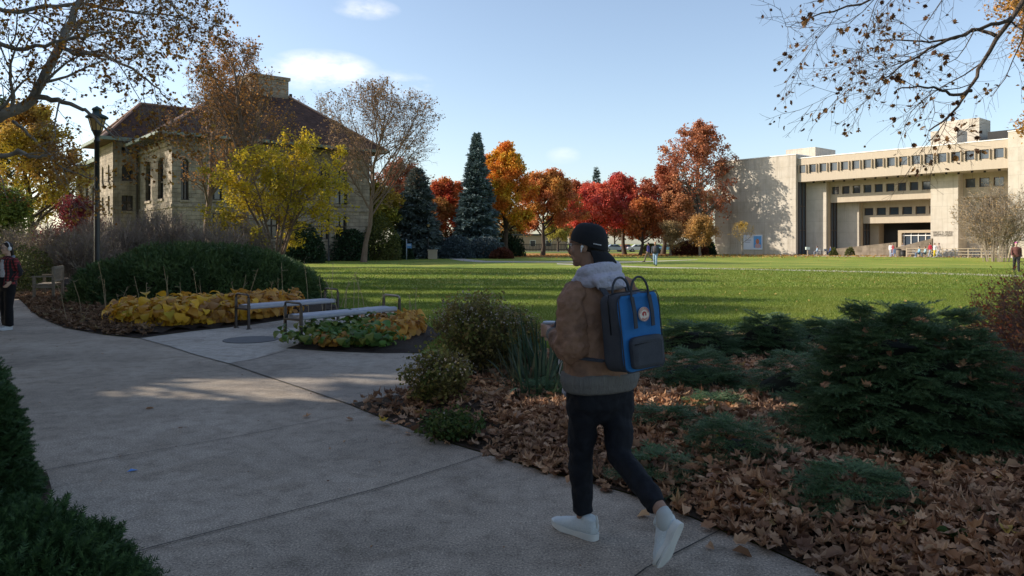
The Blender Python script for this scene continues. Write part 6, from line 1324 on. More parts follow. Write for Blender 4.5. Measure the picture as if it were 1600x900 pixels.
# ------------------------------------------------------------------ backpack
bk = -hd; bpo = np.array([.505,4.06,0])+bk*.165
BO = bpo+up*.985                                       # bottom centre of the side against the back
bag = thing('backpack', 'square blue and dark grey backpack with a round patch on the walking man\'s back', 'backpack', tuple(BO))
rl = R(4); bl = nrm(bk*math.cos(R(4))+up*math.sin(R(4))); Bm = np.stack([rt*math.cos(rl)+up*math.sin(rl), bl, -np.cross(rt*math.cos(rl)+up*math.sin(rl), bl)], 1)                          # local x right, y outward, z up
M_navy = mat('slate_canvas', (.045,.050,.062), (.062,.068,.082), 14, .85, .3, 300); M_blue = mat('blue_canvas', (.018,.13,.36), (.026,.165,.43), 10, .8, .25, 300)
def bagpt(x, y, z): return Bm@np.array([x,y,z])
def rbox(w, dpt, h, r, y0, z0, n=6, bulge=.0, m=None, name='part', parent=None, lean=0):
    """rounded box, width along x, depth along y from y0, height from z0; slightly bulged"""
    mb = MB(); ts = np.arange(0, 2*PI, 2*PI/48); V = []; lay = 14
    for i in range(lay):
        q = i/(lay-1); ang = (q-.5)*PI; e = (1-abs(2*q-1)**10)**.5 if 0 < q < 1 else 0
        yy = y0+dpt*q; sc_ = 1-(1-e)*min(1, r/(h*.5))*1.0
        for t in ts:
            k = .30; cx_ = math.copysign(abs(math.cos(t))**k, math.cos(t)); cz_ = math.copysign(abs(math.sin(t))**k, math.sin(t))
            X = cx_*w/2*(sc_); Z = z0+h/2+cz_*h/2*(sc_); V.append(bagpt(X*(1+.06*math.sin(PI*q)*0), yy+bulge*(1-(2*X/w)**2)*(1-((2*(Z-z0)/h)-1)**2)*q+lean*(Z-z0), Z))
    from mathutils import noise as _ns
    V = [v+Bm[:,1]*(.007*_ns.noise(Vector(v*9)+Vector((3,1,7)))+.004*_ns.noise(Vector(v*26)))+Bm[:,0]*.006*_ns.noise(Vector(v*11)+Vector((9,4,2)))+np.array([0,0,.004*_ns.noise(Vector(v*14))]) for v in V]
    m_ = len(ts); Fc = [[i*m_+j,i*m_+(j+1)%m_,(i+1)*m_+(j+1)%m_,(i+1)*m_+j] for i in range(lay-1) for j in range(m_)]; mb.add(np.array(V), np.array(Fc)); V0 = len(V)
    mb.add(np.array(V[:m_]), [list(range(m_))[::-1]]); mb.add(np.array(V[-m_:]), [list(range(m_))]); return mb.build(name, m, parent, True)
rbox(.285,.150,.405,.03,0,.0,m=M_navy,name='main_body',parent=bag,bulge=.0)
rbox(.278,.016,.398,.02,.146,.004,m=M_blue,name='front_panel',parent=bag,bulge=.012)
pk = rbox(.215,.034,.165,.02,.166,.018,m=M_navy,name='front_pocket',parent=bag,bulge=.016)
def strip(pts, w, th, name, m, parent, axis=(1,0,0)):
    P = np.array(pts, float); T = np.gradient(P, axis=0); T /= np.linalg.norm(T,axis=1)[:,None]; ax = np.array(axis, float)
    Nn = np.cross(T, ax); Nn /= np.linalg.norm(Nn,axis=1)[:,None]+1e-9; n = len(P); V = []
    for i in range(n):
        for sx, sn in ((-1,-1),(1,-1),(1,1),(-1,1)): V.append(bagpt(*(P[i]+ax*sx*w/2+Nn[i]*sn*th/2)))
    Fc = [[i*4+k, i*4+(k+1)%4, (i+1)*4+(k+1)%4, (i+1)*4+k] for i in range(n-1) for k in range(4)]+[[3,2,1,0],[(n-1)*4+k for k in range(4)]]
    mb = MB(); mb.add(np.array(V), [list(f) for f in Fc]); return mb.build(name, m, parent, False)
for sx in (-.060,.060):
    pts = [(sx,.184,.225),(sx,.186,.30),(sx,.176,.385)]; strip(pts, .022, .006, 'handle_anchor', M_navy, bag)
    pass
def arc_handle(y_, h_, name, z0=.385):
    a = np.linspace(PI,0,17); pts = [(-.060,y_,z0-.01)]+[(.060*math.cos(t), y_, z0+h_*math.sin(t)**.8) for t in a]+[(.060,y_,z0-.01)]
    mb = MB(); mb.tube([bagpt(*p) for p in pts], .0062, 8); return mb.build(name, M_navy, bag, True)
arc_handle(.172,.098,'handle'); arc_handle(.030,.098,'handle')
# zip line over the top and down the sides
zp = MB(); zp.tube([bagpt(x,.085,z) for x,z in [(-.1445,.20),(-.1445,.37),(-.135,.400),(-.10,.408),(.10,.408),(.135,.400),(.1445,.37),(.1445,.20)]], .0035, 6); zp.build('zip', BLK, bag, True)
zp = MB(); zp.tube([bagpt(x,.206,z) for x,z in [(-.100,.148),(0,.150),(.100,.148)]], .003, 6); zp.build('pocket_zip', BLK, pk, True)
pp = MB(); pp.tube([bagpt(x,.160,z) for x,z in [(-.139,.03),(-.139,.37),(-.125,.398),(.125,.398),(.139,.37),(.139,.03),(.12,.006),(-.12,.006),(-.139,.03)]], .0035, 6); pp.build('piping', M_navy, bag, True)
# round patch
M_pw = mat('patch_cream', (.66,.58,.50), (.72,.64,.55), 30, .8); M_pr = mat('patch_red', (.42,.045,.04), rough=.8)
pc = (0.008,.1785,.290); mb = MB(); mb.tube([bagpt(pc[0],pc[1]-.004,pc[2]), bagpt(pc[0],pc[1]+.0032,pc[2])], .0365, 36); patch = mb.build('patch', M_pw, bag)
def bagplane(o): M4 = Matrix([[Bm[0,0],Bm[0,2],-Bm[0,1]*-1,0],[Bm[1,0],Bm[1,2],Bm[1,1],0],[Bm[2,0],Bm[2,2],Bm[2,1],0],[0,0,0,1]]); return M4
PLm = Matrix(((-rt[0]*-1,up[0],bk[0]),(rt[1],up[1],bk[1]),(rt[2],up[2],bk[2])))
def flat(pts, yoff, m, name):
    mb = MB(); V = np.array([bagpt(pc[0]+x, pc[1]+yoff, pc[2]+z) for x,z in pts]); mb.add(V, [list(range(len(V)))]); return mb.build(name, m, patch)
ring = MB(); ring.tube([bagpt(pc[0]+(.0338)*math.cos(a), pc[1]+.0036, pc[2]+.0338*math.sin(a)) for a in np.linspace(0,2*PI,41)], .0011, 5); ring.build('patch_ring', M_pr, patch)
def letter(ch, x, z, rot, size):
    c = bpy.data.curves.new('t','FONT'); c.body = ch; c.size = size; c.align_x = 'CENTER'; c.align_y = 'CENTER'; c.extrude = .0003; c.resolution_u = 2
    o = bpy.data.objects.new('t',c); COL.objects.link(o); dg = bpy.context.evaluated_depsgraph_get(); me = bpy.data.meshes.new_from_object(o.evaluated_get(dg)); bpy.data.objects.remove(o); bpy.data.curves.remove(c)
    cs, sn = math.cos(rot), math.sin(rot)
    V = [bagpt(pc[0]+x+v.co.x*cs-v.co.y*sn, pc[1]+.0040+v.co.z, pc[2]+z+v.co.x*sn+v.co.y*cs) for v in me.vertices]; Fc = [list(p.vertices) for p in me.polygons]; bpy.data.meshes.remove(me); return np.array(V), Fc
lt_ = MB()
for word, a0, a1, top in (('FJÄLLRÄVEN', 160, 20, True), ('KÅNKEN', 232, 308, False)):
    for i, ch in enumerate(word):
        a = R(a0+(a1-a0)*i/(len(word)-1)); rr_ = .0268; V, Fc = letter(ch, rr_*math.cos(a), rr_*math.sin(a), a-PI/2 if top else a+PI/2, .0120); lt_.add(V, Fc)
lt_.build('patch_lettering', M_pr, patch)
# curled fox: body arc, bushy tail tip, head with two ears
fx = []; 
for k in range(15): a = R(200-250*k/14); r_ = .0160*(1-.1*k/14); fx.append((r_*math.cos(a), r_*math.sin(a)*.92))
inn = []
for k in range(15): a = R(-50+250*k/14); r_ = .0035+.0030*math.sin(k/14*PI); inn.append((r_*math.cos(a)+.001, r_*math.sin(a)-.001))
flat(fx+inn, .0037, M_pr, 'patch_fox')
flat([(-.0125,-.003),(-.0135,.006),(-.009,.003),(-.0065,.0075),(-.003,.001),(-.0035,-.006),(-.008,-.0115)], .0039, M_pr, 'patch_fox')
# shoulder straps over the jacket (world coordinates from back panel over the shoulder to the armpit)
Rmat_inv = Bm.T
def wl(p): return Bm.T@(np.array(p)-BO)
for s_ in (-1,1):
    top = np.array([.476,4.088,0])+rt*s_*.095
    path_ = [BO+bagpt(s_*.075,.012,.385), top+bk*.115+up*1.435, top+bk*.045+up*1.487, top+hd*.045+up*1.475, top+hd*.125+up*1.40, top+hd*.168+rt*s_*.02+up*1.28, top+hd*.15+rt*s_*.09+up*1.14, top+rt*s_*.155+hd*.02+up*1.06, BO+bagpt(s_*.135,.0,.06)]
    P = [wl(p) for p in path_]; P = np.array(P); s2 = np.linspace(0,len(P)-1,33); i0 = np.minimum(s2.astype(int),len(P)-2); f_ = (s2-i0)[:,None]; pm = np.concatenate([P[:1],P,P[-1:]]); A_,B2,C_,D_ = pm[i0],pm[i0+1],pm[i0+2],pm[i0+3]
    PP = .5*(2*B2+(C_-A_)*f_+(2*A_-5*B2+4*C_-D_)*f_**2+(3*B2-A_-3*C_+D_)*f_**3); strip(PP, .034, .010, 'shoulder_strap', M_navy, bag, (1,.0,0))

# ------------------------------------------------------------------ generic people
def cloth(name, c, c2=None, sc=12): return mat(name, c, c2 or tuple(x*.7 for x in c), sc, .85, .2, 60)
def person(label, x, y, face, H, top, bottom, hair, skin, shoes, pose='stand', vox=.02, phase=1.0, hairlen=0, extra=None, wide=1.0, sleeves=None, skirt=False, group=None):
    """face = heading in degrees (0 = +Y away, 90 = -X); built at the origin facing +Y and turned"""
    k = H/1.75; root = thing('person', label, 'person', (x,y,0), R(face), group)
    b = MB(); J = lambda *a: np.array(a)*k
    st = .24*phase if pose == 'walk' else .03; sit = pose == 'sit'
    hz_ = .92 if not sit else .50
    off = hz_-.92
    hipL, hipR = J(-.09,0,hz_), J(.09,0,hz_)
    if sit: kL, kR = J(-.11,.42,.50), J(.11,.42,.50); aL, aR = J(-.11,.40,.08), J(.11,.40,.08)
    else: kL, kR = J(-.095,st*.62+.02,.50), J(.095,-st*.30+.03,.50); aL, aR = J(-.095,st*1.05,.08), J(.095,-st*1.35,.08+.09*(pose == 'walk')*phase)
    def z(v): return v+np.array([0,0,off*k])
    shL, shR = z(J(-.185*wide,0,1.42)), z(J(.185*wide,0,1.42))
    if pose == 'walk': eL, eR = z(J(-.235,-.10,1.15)), z(J(.235,.07,1.14)); wL, wR = z(J(-.22,-.02,.90)), z(J(.22,.22,.95))
    elif pose == 'pockets': eL, eR = z(J(-.27,-.09,1.15)), z(J(.27,-.09,1.15)); wL, wR = z(J(-.20,.06,.97)), z(J(.20,.06,.97))
    elif sit: eL, eR = z(J(-.24,.02,1.15)), z(J(.24,.02,1.15)); wL, wR = z(J(-.15,.24,1.05)), z(J(.15,.24,1.05))
    else: eL, eR = z(J(-.24,-.02,1.13)), z(J(.24,-.02,1.13)); wL, wR = z(J(-.21,.12,.93)), z(J(.21,.04,.88))
    hc_ = z(J(0,.02,1.635)); Rm_ = head_geo(b, hc_, (0,1,-.06), k)
    sx = np.array([1.,0,0])
    b.loft([hc_+J(0,-.01,-.05),z(J(0,-.01,1.50)),z(J(0,-.01,1.44))], .052*k,.052*k,sx); b.loft([z(J(0,0,1.45)),z(J(0,0,1.36)),z(J(0,0,1.15)),z(J(0,0,.95)),z(J(0,0,.86))], np.array([.09,.155,.125,.14,.11])*k*wide, np.array([.06,.10,.09,.11,.09])*k, sx)
    for S,E,W_,q in ((shL,eL,wL,-1),(shR,eR,wR,1)):
        b.loft([S,E],[.048*k,.038*k],[.048*k,.038*k],(0,1,0)); b.loft([E,W_],[.038*k,.025*k],[.038*k,.022*k],sx)
        hand_geo(b, W_, nrm(W_-E), (-q,.2,0), (0,1,0), k, .6)
    for Hh,K,A in ((hipL,kL,aL),(hipR,kR,aR)):
        b.loft([Hh,K],[.080*k,.052*k],[.080*k,.052*k],sx); b.loft([K,A],[.050*k,.034*k],[.050*k,.036*k],sx); b.loft([A,A+J(0,.05,-.05),A+J(0,.14,-.065)],[.032*k,.034*k,.032*k],[.034*k,.03*k,.016*k],sx)
    remesh(b, 'body', skin, root, vox*.6 if vox < .02 else vox, 1)
    t = MB(); t.loft([z(J(0,-.005,1.475)),z(J(0,0,1.42)),z(J(0,0,1.33)),z(J(0,0,1.15)),z(J(0,0,.98)),z(J(0,0,.88))], np.array([.07,.18,.195,.175,.185,.19])*k*wide, np.array([.06,.10,.135,.135,.140,.145])*k, sx, 18)
    for S,E,W_ in ((shL,eL,wL),(shR,eR,wR)): t.loft([S,(S+E)/2,E],[.070*k,.064*k,.056*k],[.072*k,.064*k,.056*k],(0,1,0)); t.loft([E,W_-(W_-E)*.08],[.058*k,.042*k],[.056*k,.040*k],sx)
    tops = remesh(t, 'jacket', top, root, vox, 2, disp=(.02,.12))
    p = MB(); p.loft([z(J(0,0,1.0)),z(J(0,0,.9)),z(J(0,0,.80))], np.array([.15,.175,.15])*k*wide, np.array([.11,.13,.12])*k, sx)
    for Hh,K,A in ((hipL,kL,aL),(hipR,kR,aR)): wq = 1.25 if wide > 1.05 else 1.0; p.loft([Hh,(Hh+K)/2,K],np.array([.10,.088,.072])*k*wq,np.array([.105,.09,.075])*k,sx); p.loft([K,A+J(0,0,.02)],np.array([.072,.064*wq])*k*wq,np.array([.074,.064*wq])*k,sx)
    remesh(p, 'trousers', bottom, root, vox, 2, disp=(.015,.12))
    for A in (aL,aR):
        if vox < .02: shoe(root, A+J(0,-.06,-.065), A+J(0,.20,-.065), (0,0,1), k*.95, shoes, shoes, (0,0,0))
        else: s_ = MB(); s_.loft([A+J(0,-.06,-.04),A+J(0,.02,-.035),A+J(0,.12,-.05),A+J(0,.19,-.06)],np.array([.035,.045,.048,.03])*k,np.array([.035,.05,.035,.015])*k,sx,10); s_.build('shoe', shoes, root, True)
    if hair is not None:
        h = MB(); h.ell(hc_+Rm_@(np.array((0,-.022,.045))*k), np.array((.083,.096,.084))*k, Rm_, 10); h.ell(hc_+Rm_@(np.array((0,-.06,-.02))*k), np.array((.07,.045,.07))*k, Rm_, 8)
        if hairlen: h.loft([hc_+J(0,-.06,.02),hc_+J(0,-.085,-.12),hc_+J(0,-.095,-.12-.18*hairlen)],np.array([.075,.085,.06])*k,np.array([.035,.035,.02])*k,sx)
        remesh(h, 'hair', hair, root, min(vox,.015), 1)
    if vox < .02: face_parts(hc_, Rm_, k, root, (0,0,0), BLK)
    return root, dict(head=hc_, R=Rm_, k=k, z=z, J=J)
HB = mat('hair_dark', (.014,.010,.008), (.03,.02,.015), 40, .6); HBr = mat('hair_brown', (.09,.045,.022), (.14,.08,.04), 30, .6); HO_ = mat('hair_ginger', (.36,.14,.05), rough=.6)
whs = mat('white_shoe', (.6,.6,.6), rough=.6); dks = mat('dark_shoe', (.03,.03,.03), rough=.6)
# woman at the left edge
M_plaid = bpy.data.materials.new('red_plaid'); t, N, Lk = nt(M_plaid); b = N['Principled BSDF']; b.inputs['Roughness'].default_value = .9; tc = N.new('ShaderNodeTexCoord')
fc = []
for ax_, s_ in (('X',9.),('Z',9.)):
    wv = N.new('ShaderNodeTexWave'); wv.bands_direction = ax_; wv.inputs['Scale'].default_value = s_*.6; Lk.new(tc.outputs['Object'], wv.inputs['Vector']); r_ = ramp(N, [(.45,(0,0,0)),(.55,(1,1,1))]); Lk.new(wv.outputs['Fac'], r_.inputs[0]); fc.append(r_.outputs[0])
m1 = N.new('ShaderNodeMix'); m1.data_type = 'RGBA'; m1.inputs[6].default_value = (.012,.011,.014,1); m1.inputs[7].default_value = (.10,.015,.018,1); Lk.new(fc[0], m1.inputs[0])
m2 = N.new('ShaderNodeMix'); m2.data_type = 'RGBA'; m2.inputs[7].default_value = (.26,.03,.035,1); Lk.new(m1.outputs[2], m2.inputs[6]); md_ = N.new('ShaderNodeMath'); md_.operation = 'MULTIPLY'; Lk.new(fc[1], md_.inputs[0]); Lk.new(fc[0], md_.inputs[1]); Lk.new(md_.outputs[0], m2.inputs[0]); Lk.new(m2.outputs[2], b.inputs['Base Color'])
wx, wy = (12-800)/F*14.05, 14.05
wm, J_ = person('woman with white headphones and a red plaid jacket at the left edge', wx, wy, 180-25, 1.66, M_plaid, cloth('black_trousers',(.008,.008,.010)), HB, SK2, whs, 'pockets', .014, hairlen=1.0, wide=1.12)
hc_, Rm_, k_ = J_['head'], J_['R'], J_['k']
mb = MB(); a = np.linspace(0,PI,15); mb.tube([hc_+Rm_@np.array((.094*k_*math.cos(t),-.005,.02+.108*k_*math.sin(t))) for t in a], .009, 8)
hp_ = mb.build('headphones', mat('white_headphone', (.62,.62,.64), rough=.4), wm, True)
for q in (-1,1): mb = MB(); mb.ell(hc_+Rm_@np.array((q*.092*k_,-.005,-.005)), (.020,.036,.042), Rm_, 10); mb.build('ear_cup', bpy.data.materials['white_headphone'], hp_, True)
M_tee = mat('graphic_tee', (.012,.012,.014), (.50,.48,.50), 13, .9, c3=(.30,.28,.31), detail=3)
mb = MB(); mb.loft([J_['z'](J_['J'](0,.055,1.40)),J_['z'](J_['J'](0,.072,1.30)),J_['z'](J_['J'](0,.075,1.12)),J_['z'](J_['J'](0,.078,1.05))],[.07,.10,.105,.10],[.06,.08,.085,.08],(1,0,0),16); remesh(mb,'tee_shirt',M_tee,wm,.012,2)
mb = MB(); mb.loft([J_['z'](J_['J'](0,.066,1.08)),J_['z'](J_['J'](0,.07,.93)),J_['z'](J_['J'](0,.06,.86))],[.105,.11,.10],[.09,.095,.08],(1,0,0),16); remesh(mb,'trouser_front',bpy.data.materials['black_trousers'],wm,.012,2)
mb = MB(); P = [J_['z'](J_['J'](.10*math.cos(t),-.02+.075*math.sin(t),1.455-.02*math.sin(t))) for t in np.linspace(-PI*.99+0,PI*.0,13)]; mb.loft(P,.030,.030,(0,0,1),10); mb.build('hood', mat('grey_hood', (.16,.18,.23), (.22,.24,.29), 12, .9), wm, True)
def small_bag(root, J, m, name='backpack', sz=(.17,.10,.25), top=1.42):
    pass
# two walkers on the lawn path
p1, J1 = person('walker in a dark top and pale jeans with a grey backpack on the lawn path', *g(1024,415.5), 158, 1.74, cloth('slate_top',(.05,.065,.085)), cloth('pale_jeans',(.20,.30,.42),(.26,.37,.50)), HO_, SK1, dks, 'walk', .022, .7)
p2, J2 = person('walker in a blue and maroon coat and khaki trousers stepping left on the lawn path', *g(1013,409.3), 60, 1.72, cloth('royal_blue_coat',(.03,.09,.34),(.12,.03,.07),4), cloth('khaki',(.24,.19,.14)), HB, SK3, dks, 'walk', .022, 1.3)
def back_pack(world_xy, face, zc, m, label, k=1.0, dist=.20):
    a = R(face); fx_, fy_ = -math.sin(a), math.cos(a); x, y = world_xy[0]-fx_*dist, world_xy[1]-fy_*dist
    r = thing('backpack', label, 'backpack', (x,y,zc-.22), a); mb = MB(); mb.loft([[0,0,.0],[0,-.01,.05],[0,-.01,.30],[0,.01,.42]],[.11,.15,.15,.10],[.06,.09,.08,.05],(1,0,0),14,sq=.7); mb.build('main_body', m, r, True)
    for q in (-1,1): mb = MB(); mb.tube([[q*.08,.04,.40],[q*.09,.17,.46],[q*.10,.30,.36]], .014, 6); mb.build('shoulder_strap', m, r, True)
back_pack(g(1024,415.5), 338, 1.22, cloth('grey_pack',(.10,.09,.10)), 'grey backpack carried by the walker in pale jeans')
person('person in a maroon top and white trousers standing beside the hall lamp post', *g(500.5,409.5), 75, 1.70, cloth('maroon_top',(.16,.03,.04)), cloth('white_trousers',(.62,.64,.68)), HBr, SK2, whs, 'walk', .024, .5)
person('person in dark clothes and a magenta hood at the right edge of the lawn', *g(1588,425), 150, 1.72, cloth('dark_floral',(.05,.03,.035),(.20,.07,.05),20), cloth('charcoal',(.03,.03,.035)), cloth('magenta_hood',(.42,.05,.26)), SK2, dks, 'walk', .022, .8)
# people in front of the library
def gl(u, w_):
    p = np.array(LO)+ex*lx(u,w_)+ey*w_; return (float(p[0]), float(p[1]))
def at(u, v): return g(u,v) if v < 393 else gl(u, -4.4 if u > 1430 else -1.6)
LP = [(1453.5,400.6,90,1.72,(.36,.02,.04),(.30,.34,.42),HB,'walk','person in a red top and pale jeans walking past the inscribed pier'),
      (1460.5,400.6,110,1.66,(.60,.60,.60),(.62,.46,.02),HBr,'walk','person in bright yellow trousers between two walkers by the pier'),
      (1467,400.4,75,1.68,(.30,.24,.22),(.34,.38,.46),HB,'walk','dark haired person in a taupe top right of the yellow trousers'),
      (1391.5,398.6,120,1.66,(.62,.60,.60),(.40,.42,.46),HBr,'stand','person in a white top standing at the low end of the ramp'),
      (1395,398.4,100,1.62,(.30,.04,.05),(.20,.12,.12),HB,'stand','person in a dark red top close beside the white top at the ramp'),
      (1436.5,399.2,80,1.66,(.20,.40,.55),(.12,.16,.24),HB,'sit','person in a light blue top seated by the rail fence'),
      (1446,399.4,80,1.66,(.30,.42,.46),(.10,.12,.16),HBr,'sit','person in a teal top seated just left of the red top'),
      (1298,398.3,70,1.66,(.05,.10,.34),(.04,.08,.26),HB,'sit','person in dark blue seated at the left end of the ramp wall'),
      (1277,398.4,80,1.66,(.30,.40,.50),(.20,.22,.26),HB,'sit','person in a pale blue top seated by the small table'),
      (846,392.0,90,1.6,(.03,.03,.035),(.02,.02,.025),HB,'sit','dark clothed person seated under the orange maple'),
      (839,391.8,270,1.6,(.05,.04,.045),(.02,.02,.025),HB,'sit','second dark figure seated left of the other under the maple'),
      ]
for i,(u,v,fc_,H_,c1,c2,hr,ps,lb) in enumerate(LP):
    person(lb, *at(u,v), fc_, H_, cloth('top_%d' % i,c1), cloth('legs_%d' % i,c2), hr, SK2 if i % 3 else SK1, whs if i % 2 else dks, ps, .03)
person('person in a white top standing behind the second ramp wall', *[float(q) for q in (np.array(LO)+ex*lx(1411,2.2)+ey*2.2)], 130, 1.66, cloth('top_w',(.62,.56,.55)), cloth('legs_w',(.4,.3,.3)), HBr, SK2, whs, 'stand', .03)

# ================================================================== STREET FURNITURE
M_iron = mat('black_iron', (.012,.012,.013), (.02,.02,.02), 8, .45, spec=.5)
M_copper = mat('verdigris_iron', (.03,.05,.05), (.05,.075,.07), 9, .6)
def lamp(label, x, y, H, s=1.0, group=None):
    r = thing('street_lamp', label, 'lamp post', (x,y,0), group=group); z = H
    mb = MB(); mb.lathe([(.15*s,0),(.15*s,.08*s),(.12*s,.14*s),(.10*s,.5*s),(.085*s,.6*s),(.078*s,.66*s),(.074*s,H*.5),(.068*s,H-.95*s),(.085*s,H-.94*s),(.085*s,H-.90*s),(.06*s,H-.86*s),(.07*s,H-.78*s),(.12*s,H-.66*s),(.13*s,H-.64*s)], sides=16); mb.build('post', M_iron, r, True)
    def frus(z0,z1,r0,r1,m,nm,p,inset=0):
        q = MB(); a = np.arange(8)*PI/4+PI/8; V = [[r0*math.cos(t),r0*math.sin(t),z0] for t in a]+[[r1*math.cos(t),r1*math.sin(t),z1] for t in a]; q.add(V,[list(range(8))[::-1],list(range(8,16))]+[[i,(i+1)%8,8+(i+1)%8,8+i] for i in range(8)]); return q.build(nm,m,p)
    gl = frus(H-.64*s,H-.28*s,.125*s,.215*s,M_lampglass,'lantern_glass',r)
    q = MB(); a = np.arange(8)*PI/4+PI/8
    for t_ in a: q.tube([[.128*s*math.cos(t_),.128*s*math.sin(t_),H-.64*s],[.219*s*math.cos(t_),.219*s*math.sin(t_),H-.28*s]], .011*s, 5)
    q.tube([[.219*s*math.cos(t_),.219*s*math.sin(t_),H-.28*s] for t_ in list(a)+[a[0]]], .016*s, 5); q.tube([[.128*s*math.cos(t_),.128*s*math.sin(t_),H-.63*s] for t_ in list(a)+[a[0]]], .014*s, 5); q.build('lantern_frame', M_iron, r)
    cp = MB(); cp.lathe([(.29*s,H-.27*s),(.30*s,H-.24*s),(.24*s,H-.19*s),(.14*s,H-.15*s),(.115*s,H-.12*s),(.115*s,H-.05*s),(.14*s,H-.04*s),(.12*s,H+.01*s),(.05*s,H+.05*s),(.01*s,H+.08*s)], sides=16); cp.build('lantern_cap', M_copper, r, True)
    return r
M_lampglass = bpy.data.materials.new('amber_glass'); t, N, Lk = nt(M_lampglass); b = N['Principled BSDF']; b.inputs['Base Color'].default_value = (.42,.27,.10,1); b.inputs['Roughness'].default_value = .35
lamp('tall black lamp post with an amber lantern standing behind the yew mound', *px_tree(151.5,21.0), EYE+210/F*21, 1.0)
lamp('black lamp post in front of the hall beside the standing person', *px_tree(513.5,67), EYE+(380-326)/F*67, .9)
lamp('black lamp post in front of the maroon shrub behind the grey spruce', *px_tree(669,78), EYE+(380-347)/F*78, .8)

# steel benches without backs
M_seat = mat('bench_steel', (.30,.31,.36), (.36,.37,.42), 12, .5, .15, 200, metal=.35); M_leg = mat('bench_bronze', (.045,.034,.028), (.07,.052,.042), 10, .5, spec=.4)
M_arm_lit = mat('bench_arm_lit', (.30,.25,.21), (.36,.30,.25), 10, .5)  # paler copy of the arm colour, painted as if sunlit
def steel_bench(label, p0, p1, lit):
    p0 = np.array(p0); p1 = np.array(p1); d = p1-p0; L = np.linalg.norm(d); a = math.atan2(d[1],d[0]); r = thing('bench', label, 'bench', (*p0,.016), a)
    mb = MB(); W = .42
    prof = [(-W/2,.395),(-W/2+.012,.375),(W/2-.012,.375),(W/2,.395),(W/2,.43),(W/2-.02,.452),(W/2-.09,.456),(0,.447),(-W/2+.09,.456),(-W/2+.02,.452),(-W/2,.43)]
    n = len(prof); V = [[.05,y,z] for y,z in prof]+[[L-.05,y,z] for y,z in prof]; mb.add(V,[list(range(n)),list(range(n,2*n))[::-1]]+[[i,n+i,n+(i+1)%n,(i+1)%n] for i in range(n)]); s_ = mb.build('seat', M_seat, r)
    for xx in (.0, L):
        for y in (-W/2-.005, W/2+.005):
            q = MB(); q.box(xx-.022,xx+.022,y-.016,y+.016,0,.60); q.build('leg', M_leg, r); q = MB(); q.box(xx-.035,xx+.05,y-.03,y+.03,0,.012); q.build('foot', M_leg, r)
        q = MB(); pts = [[xx,-W/2-.005,.60],[xx,-W/2+.005,.635],[xx,-W/2+.035,.652],[xx,W/2-.035,.662],[xx,W/2-.005,.645],[xx,W/2+.005,.60]]
        q.tube(pts, .019, 8); q.build('armrest', M_arm_lit if (lit and xx > 0) else M_leg, r, True)
        q = MB(); q.box(xx-.02,xx+.02,-W/2+.014,W/2-.014,.36,.392); q.build('cross_bar', M_leg, r)
    return r
b0 = (np.array(g(451,534))+np.array(g(465,539.5)))/2; b1 = b0+np.array([1.34,1.72])
steel_bench('nearer grey steel backless bench with one armrest coloured as sunlit behind the green hostas', b0, b1, True)
c0 = (np.array(g(371,512))+np.array(g(386.5,517.5)))/2; c1 = c0+np.array([1.30,1.66])
steel_bench('farther grey steel backless bench in front of the orange hostas', c0, c1, False)
# wooden bench with a back at the left
M_wb = mat('weathered_teak', (.19,.15,.105), (.30,.25,.185), 4, .85, .3, 40, stretch=(1,1,6))
wbn = thing('wooden_bench', 'weathered wooden slat bench with armrests in the leaf litter below the lamp post', 'bench', (-13.15,21.3,.06), R(90+22+0))
Lb = 1.35; hwn = []
q = MB()
for k in range(5): q.box(-Lb/2+.03,Lb/2-.03,-.02+.085*k,.045+.085*k,.42,.445)
q.build('seat', M_wb, wbn)
bkp = MB(); bkp.box(-Lb/2,Lb/2,-.08,-.04,.86,.93); bkp.box(-Lb/2,Lb/2,-.075,-.045,.50,.55)
for k in range(14): xx = -Lb/2+.08+k*(Lb-.16)/13; bkp.box(xx-.026,xx+.026,-.072,-.05,.5501,.8599)
bkp.build('backrest', M_wb, wbn)
for xx in (-Lb/2,Lb/2):
    for yy,h_ in ((-.06,.93),(.40,.64)): q = MB(); q.box(xx-.035,xx+.035,yy-.035,yy+.035,0,h_-.001); q.build('leg', M_wb, wbn)
    q = MB(); q.box(xx-.045,xx+.045,-.02,.46,.642,.675); q.build('armrest', M_wb, wbn)
    q = MB(); q.box(xx-.02,xx+.02,-.02,.36,.34,.41); q.build('rail', M_wb, wbn)

# blue information sign, box beside it
s_ = thing('information_sign', 'small blue sign on a pale post at the lawn edge left of the spruces', 'sign', px_tree(636.5,74)+(0,))
mb = MB(); mb.cyl(-.09,0,0,2.05,.055,.05,10); mb.build('post', mat('pale_post',(.30,.34,.38),rough=.5), s_, True); mb = MB(); mb.box(-.05,.42,-.05,.02,1.15,1.62); pn = mb.build('panel', mat('sign_blue',(.10,.26,.52),(.13,.30,.56),3,.5), s_)
mb = MB(); mb.box(.0,.36,-.056,-.0505,1.38,1.56); mb.build('panel_label', mat('sign_pale',(.42,.52,.62)), pn)
s_ = thing('stone_plinth', 'low grey stone block at the lawn edge beside the maroon shrub', 'plinth', px_tree(676,77)+(0,)); mb = MB(); mb.box(-.45,.45,-.3,.3,0,.85); mb.build('block', M_lime_s, s_); mb = MB(); mb.box(-.5,.5,-.35,.35,.852,.98); mb.build('cap', M_lime_s, s_)
s_ = thing('notice_box', 'small pale notice box on a post on the grass before the library wing', 'sign', (*g(1262,399.6),0)); mb = MB(); mb.cyl(0,0,0,.8,.06,.06,8); mb.build('post', M_lime_s, s_); mb = MB(); mb.box(-.25,.25,-.15,.15,.8,1.15); mb.build('box', mat('notice_white',(.7,.72,.68),(.5,.62,.55),2), s_)
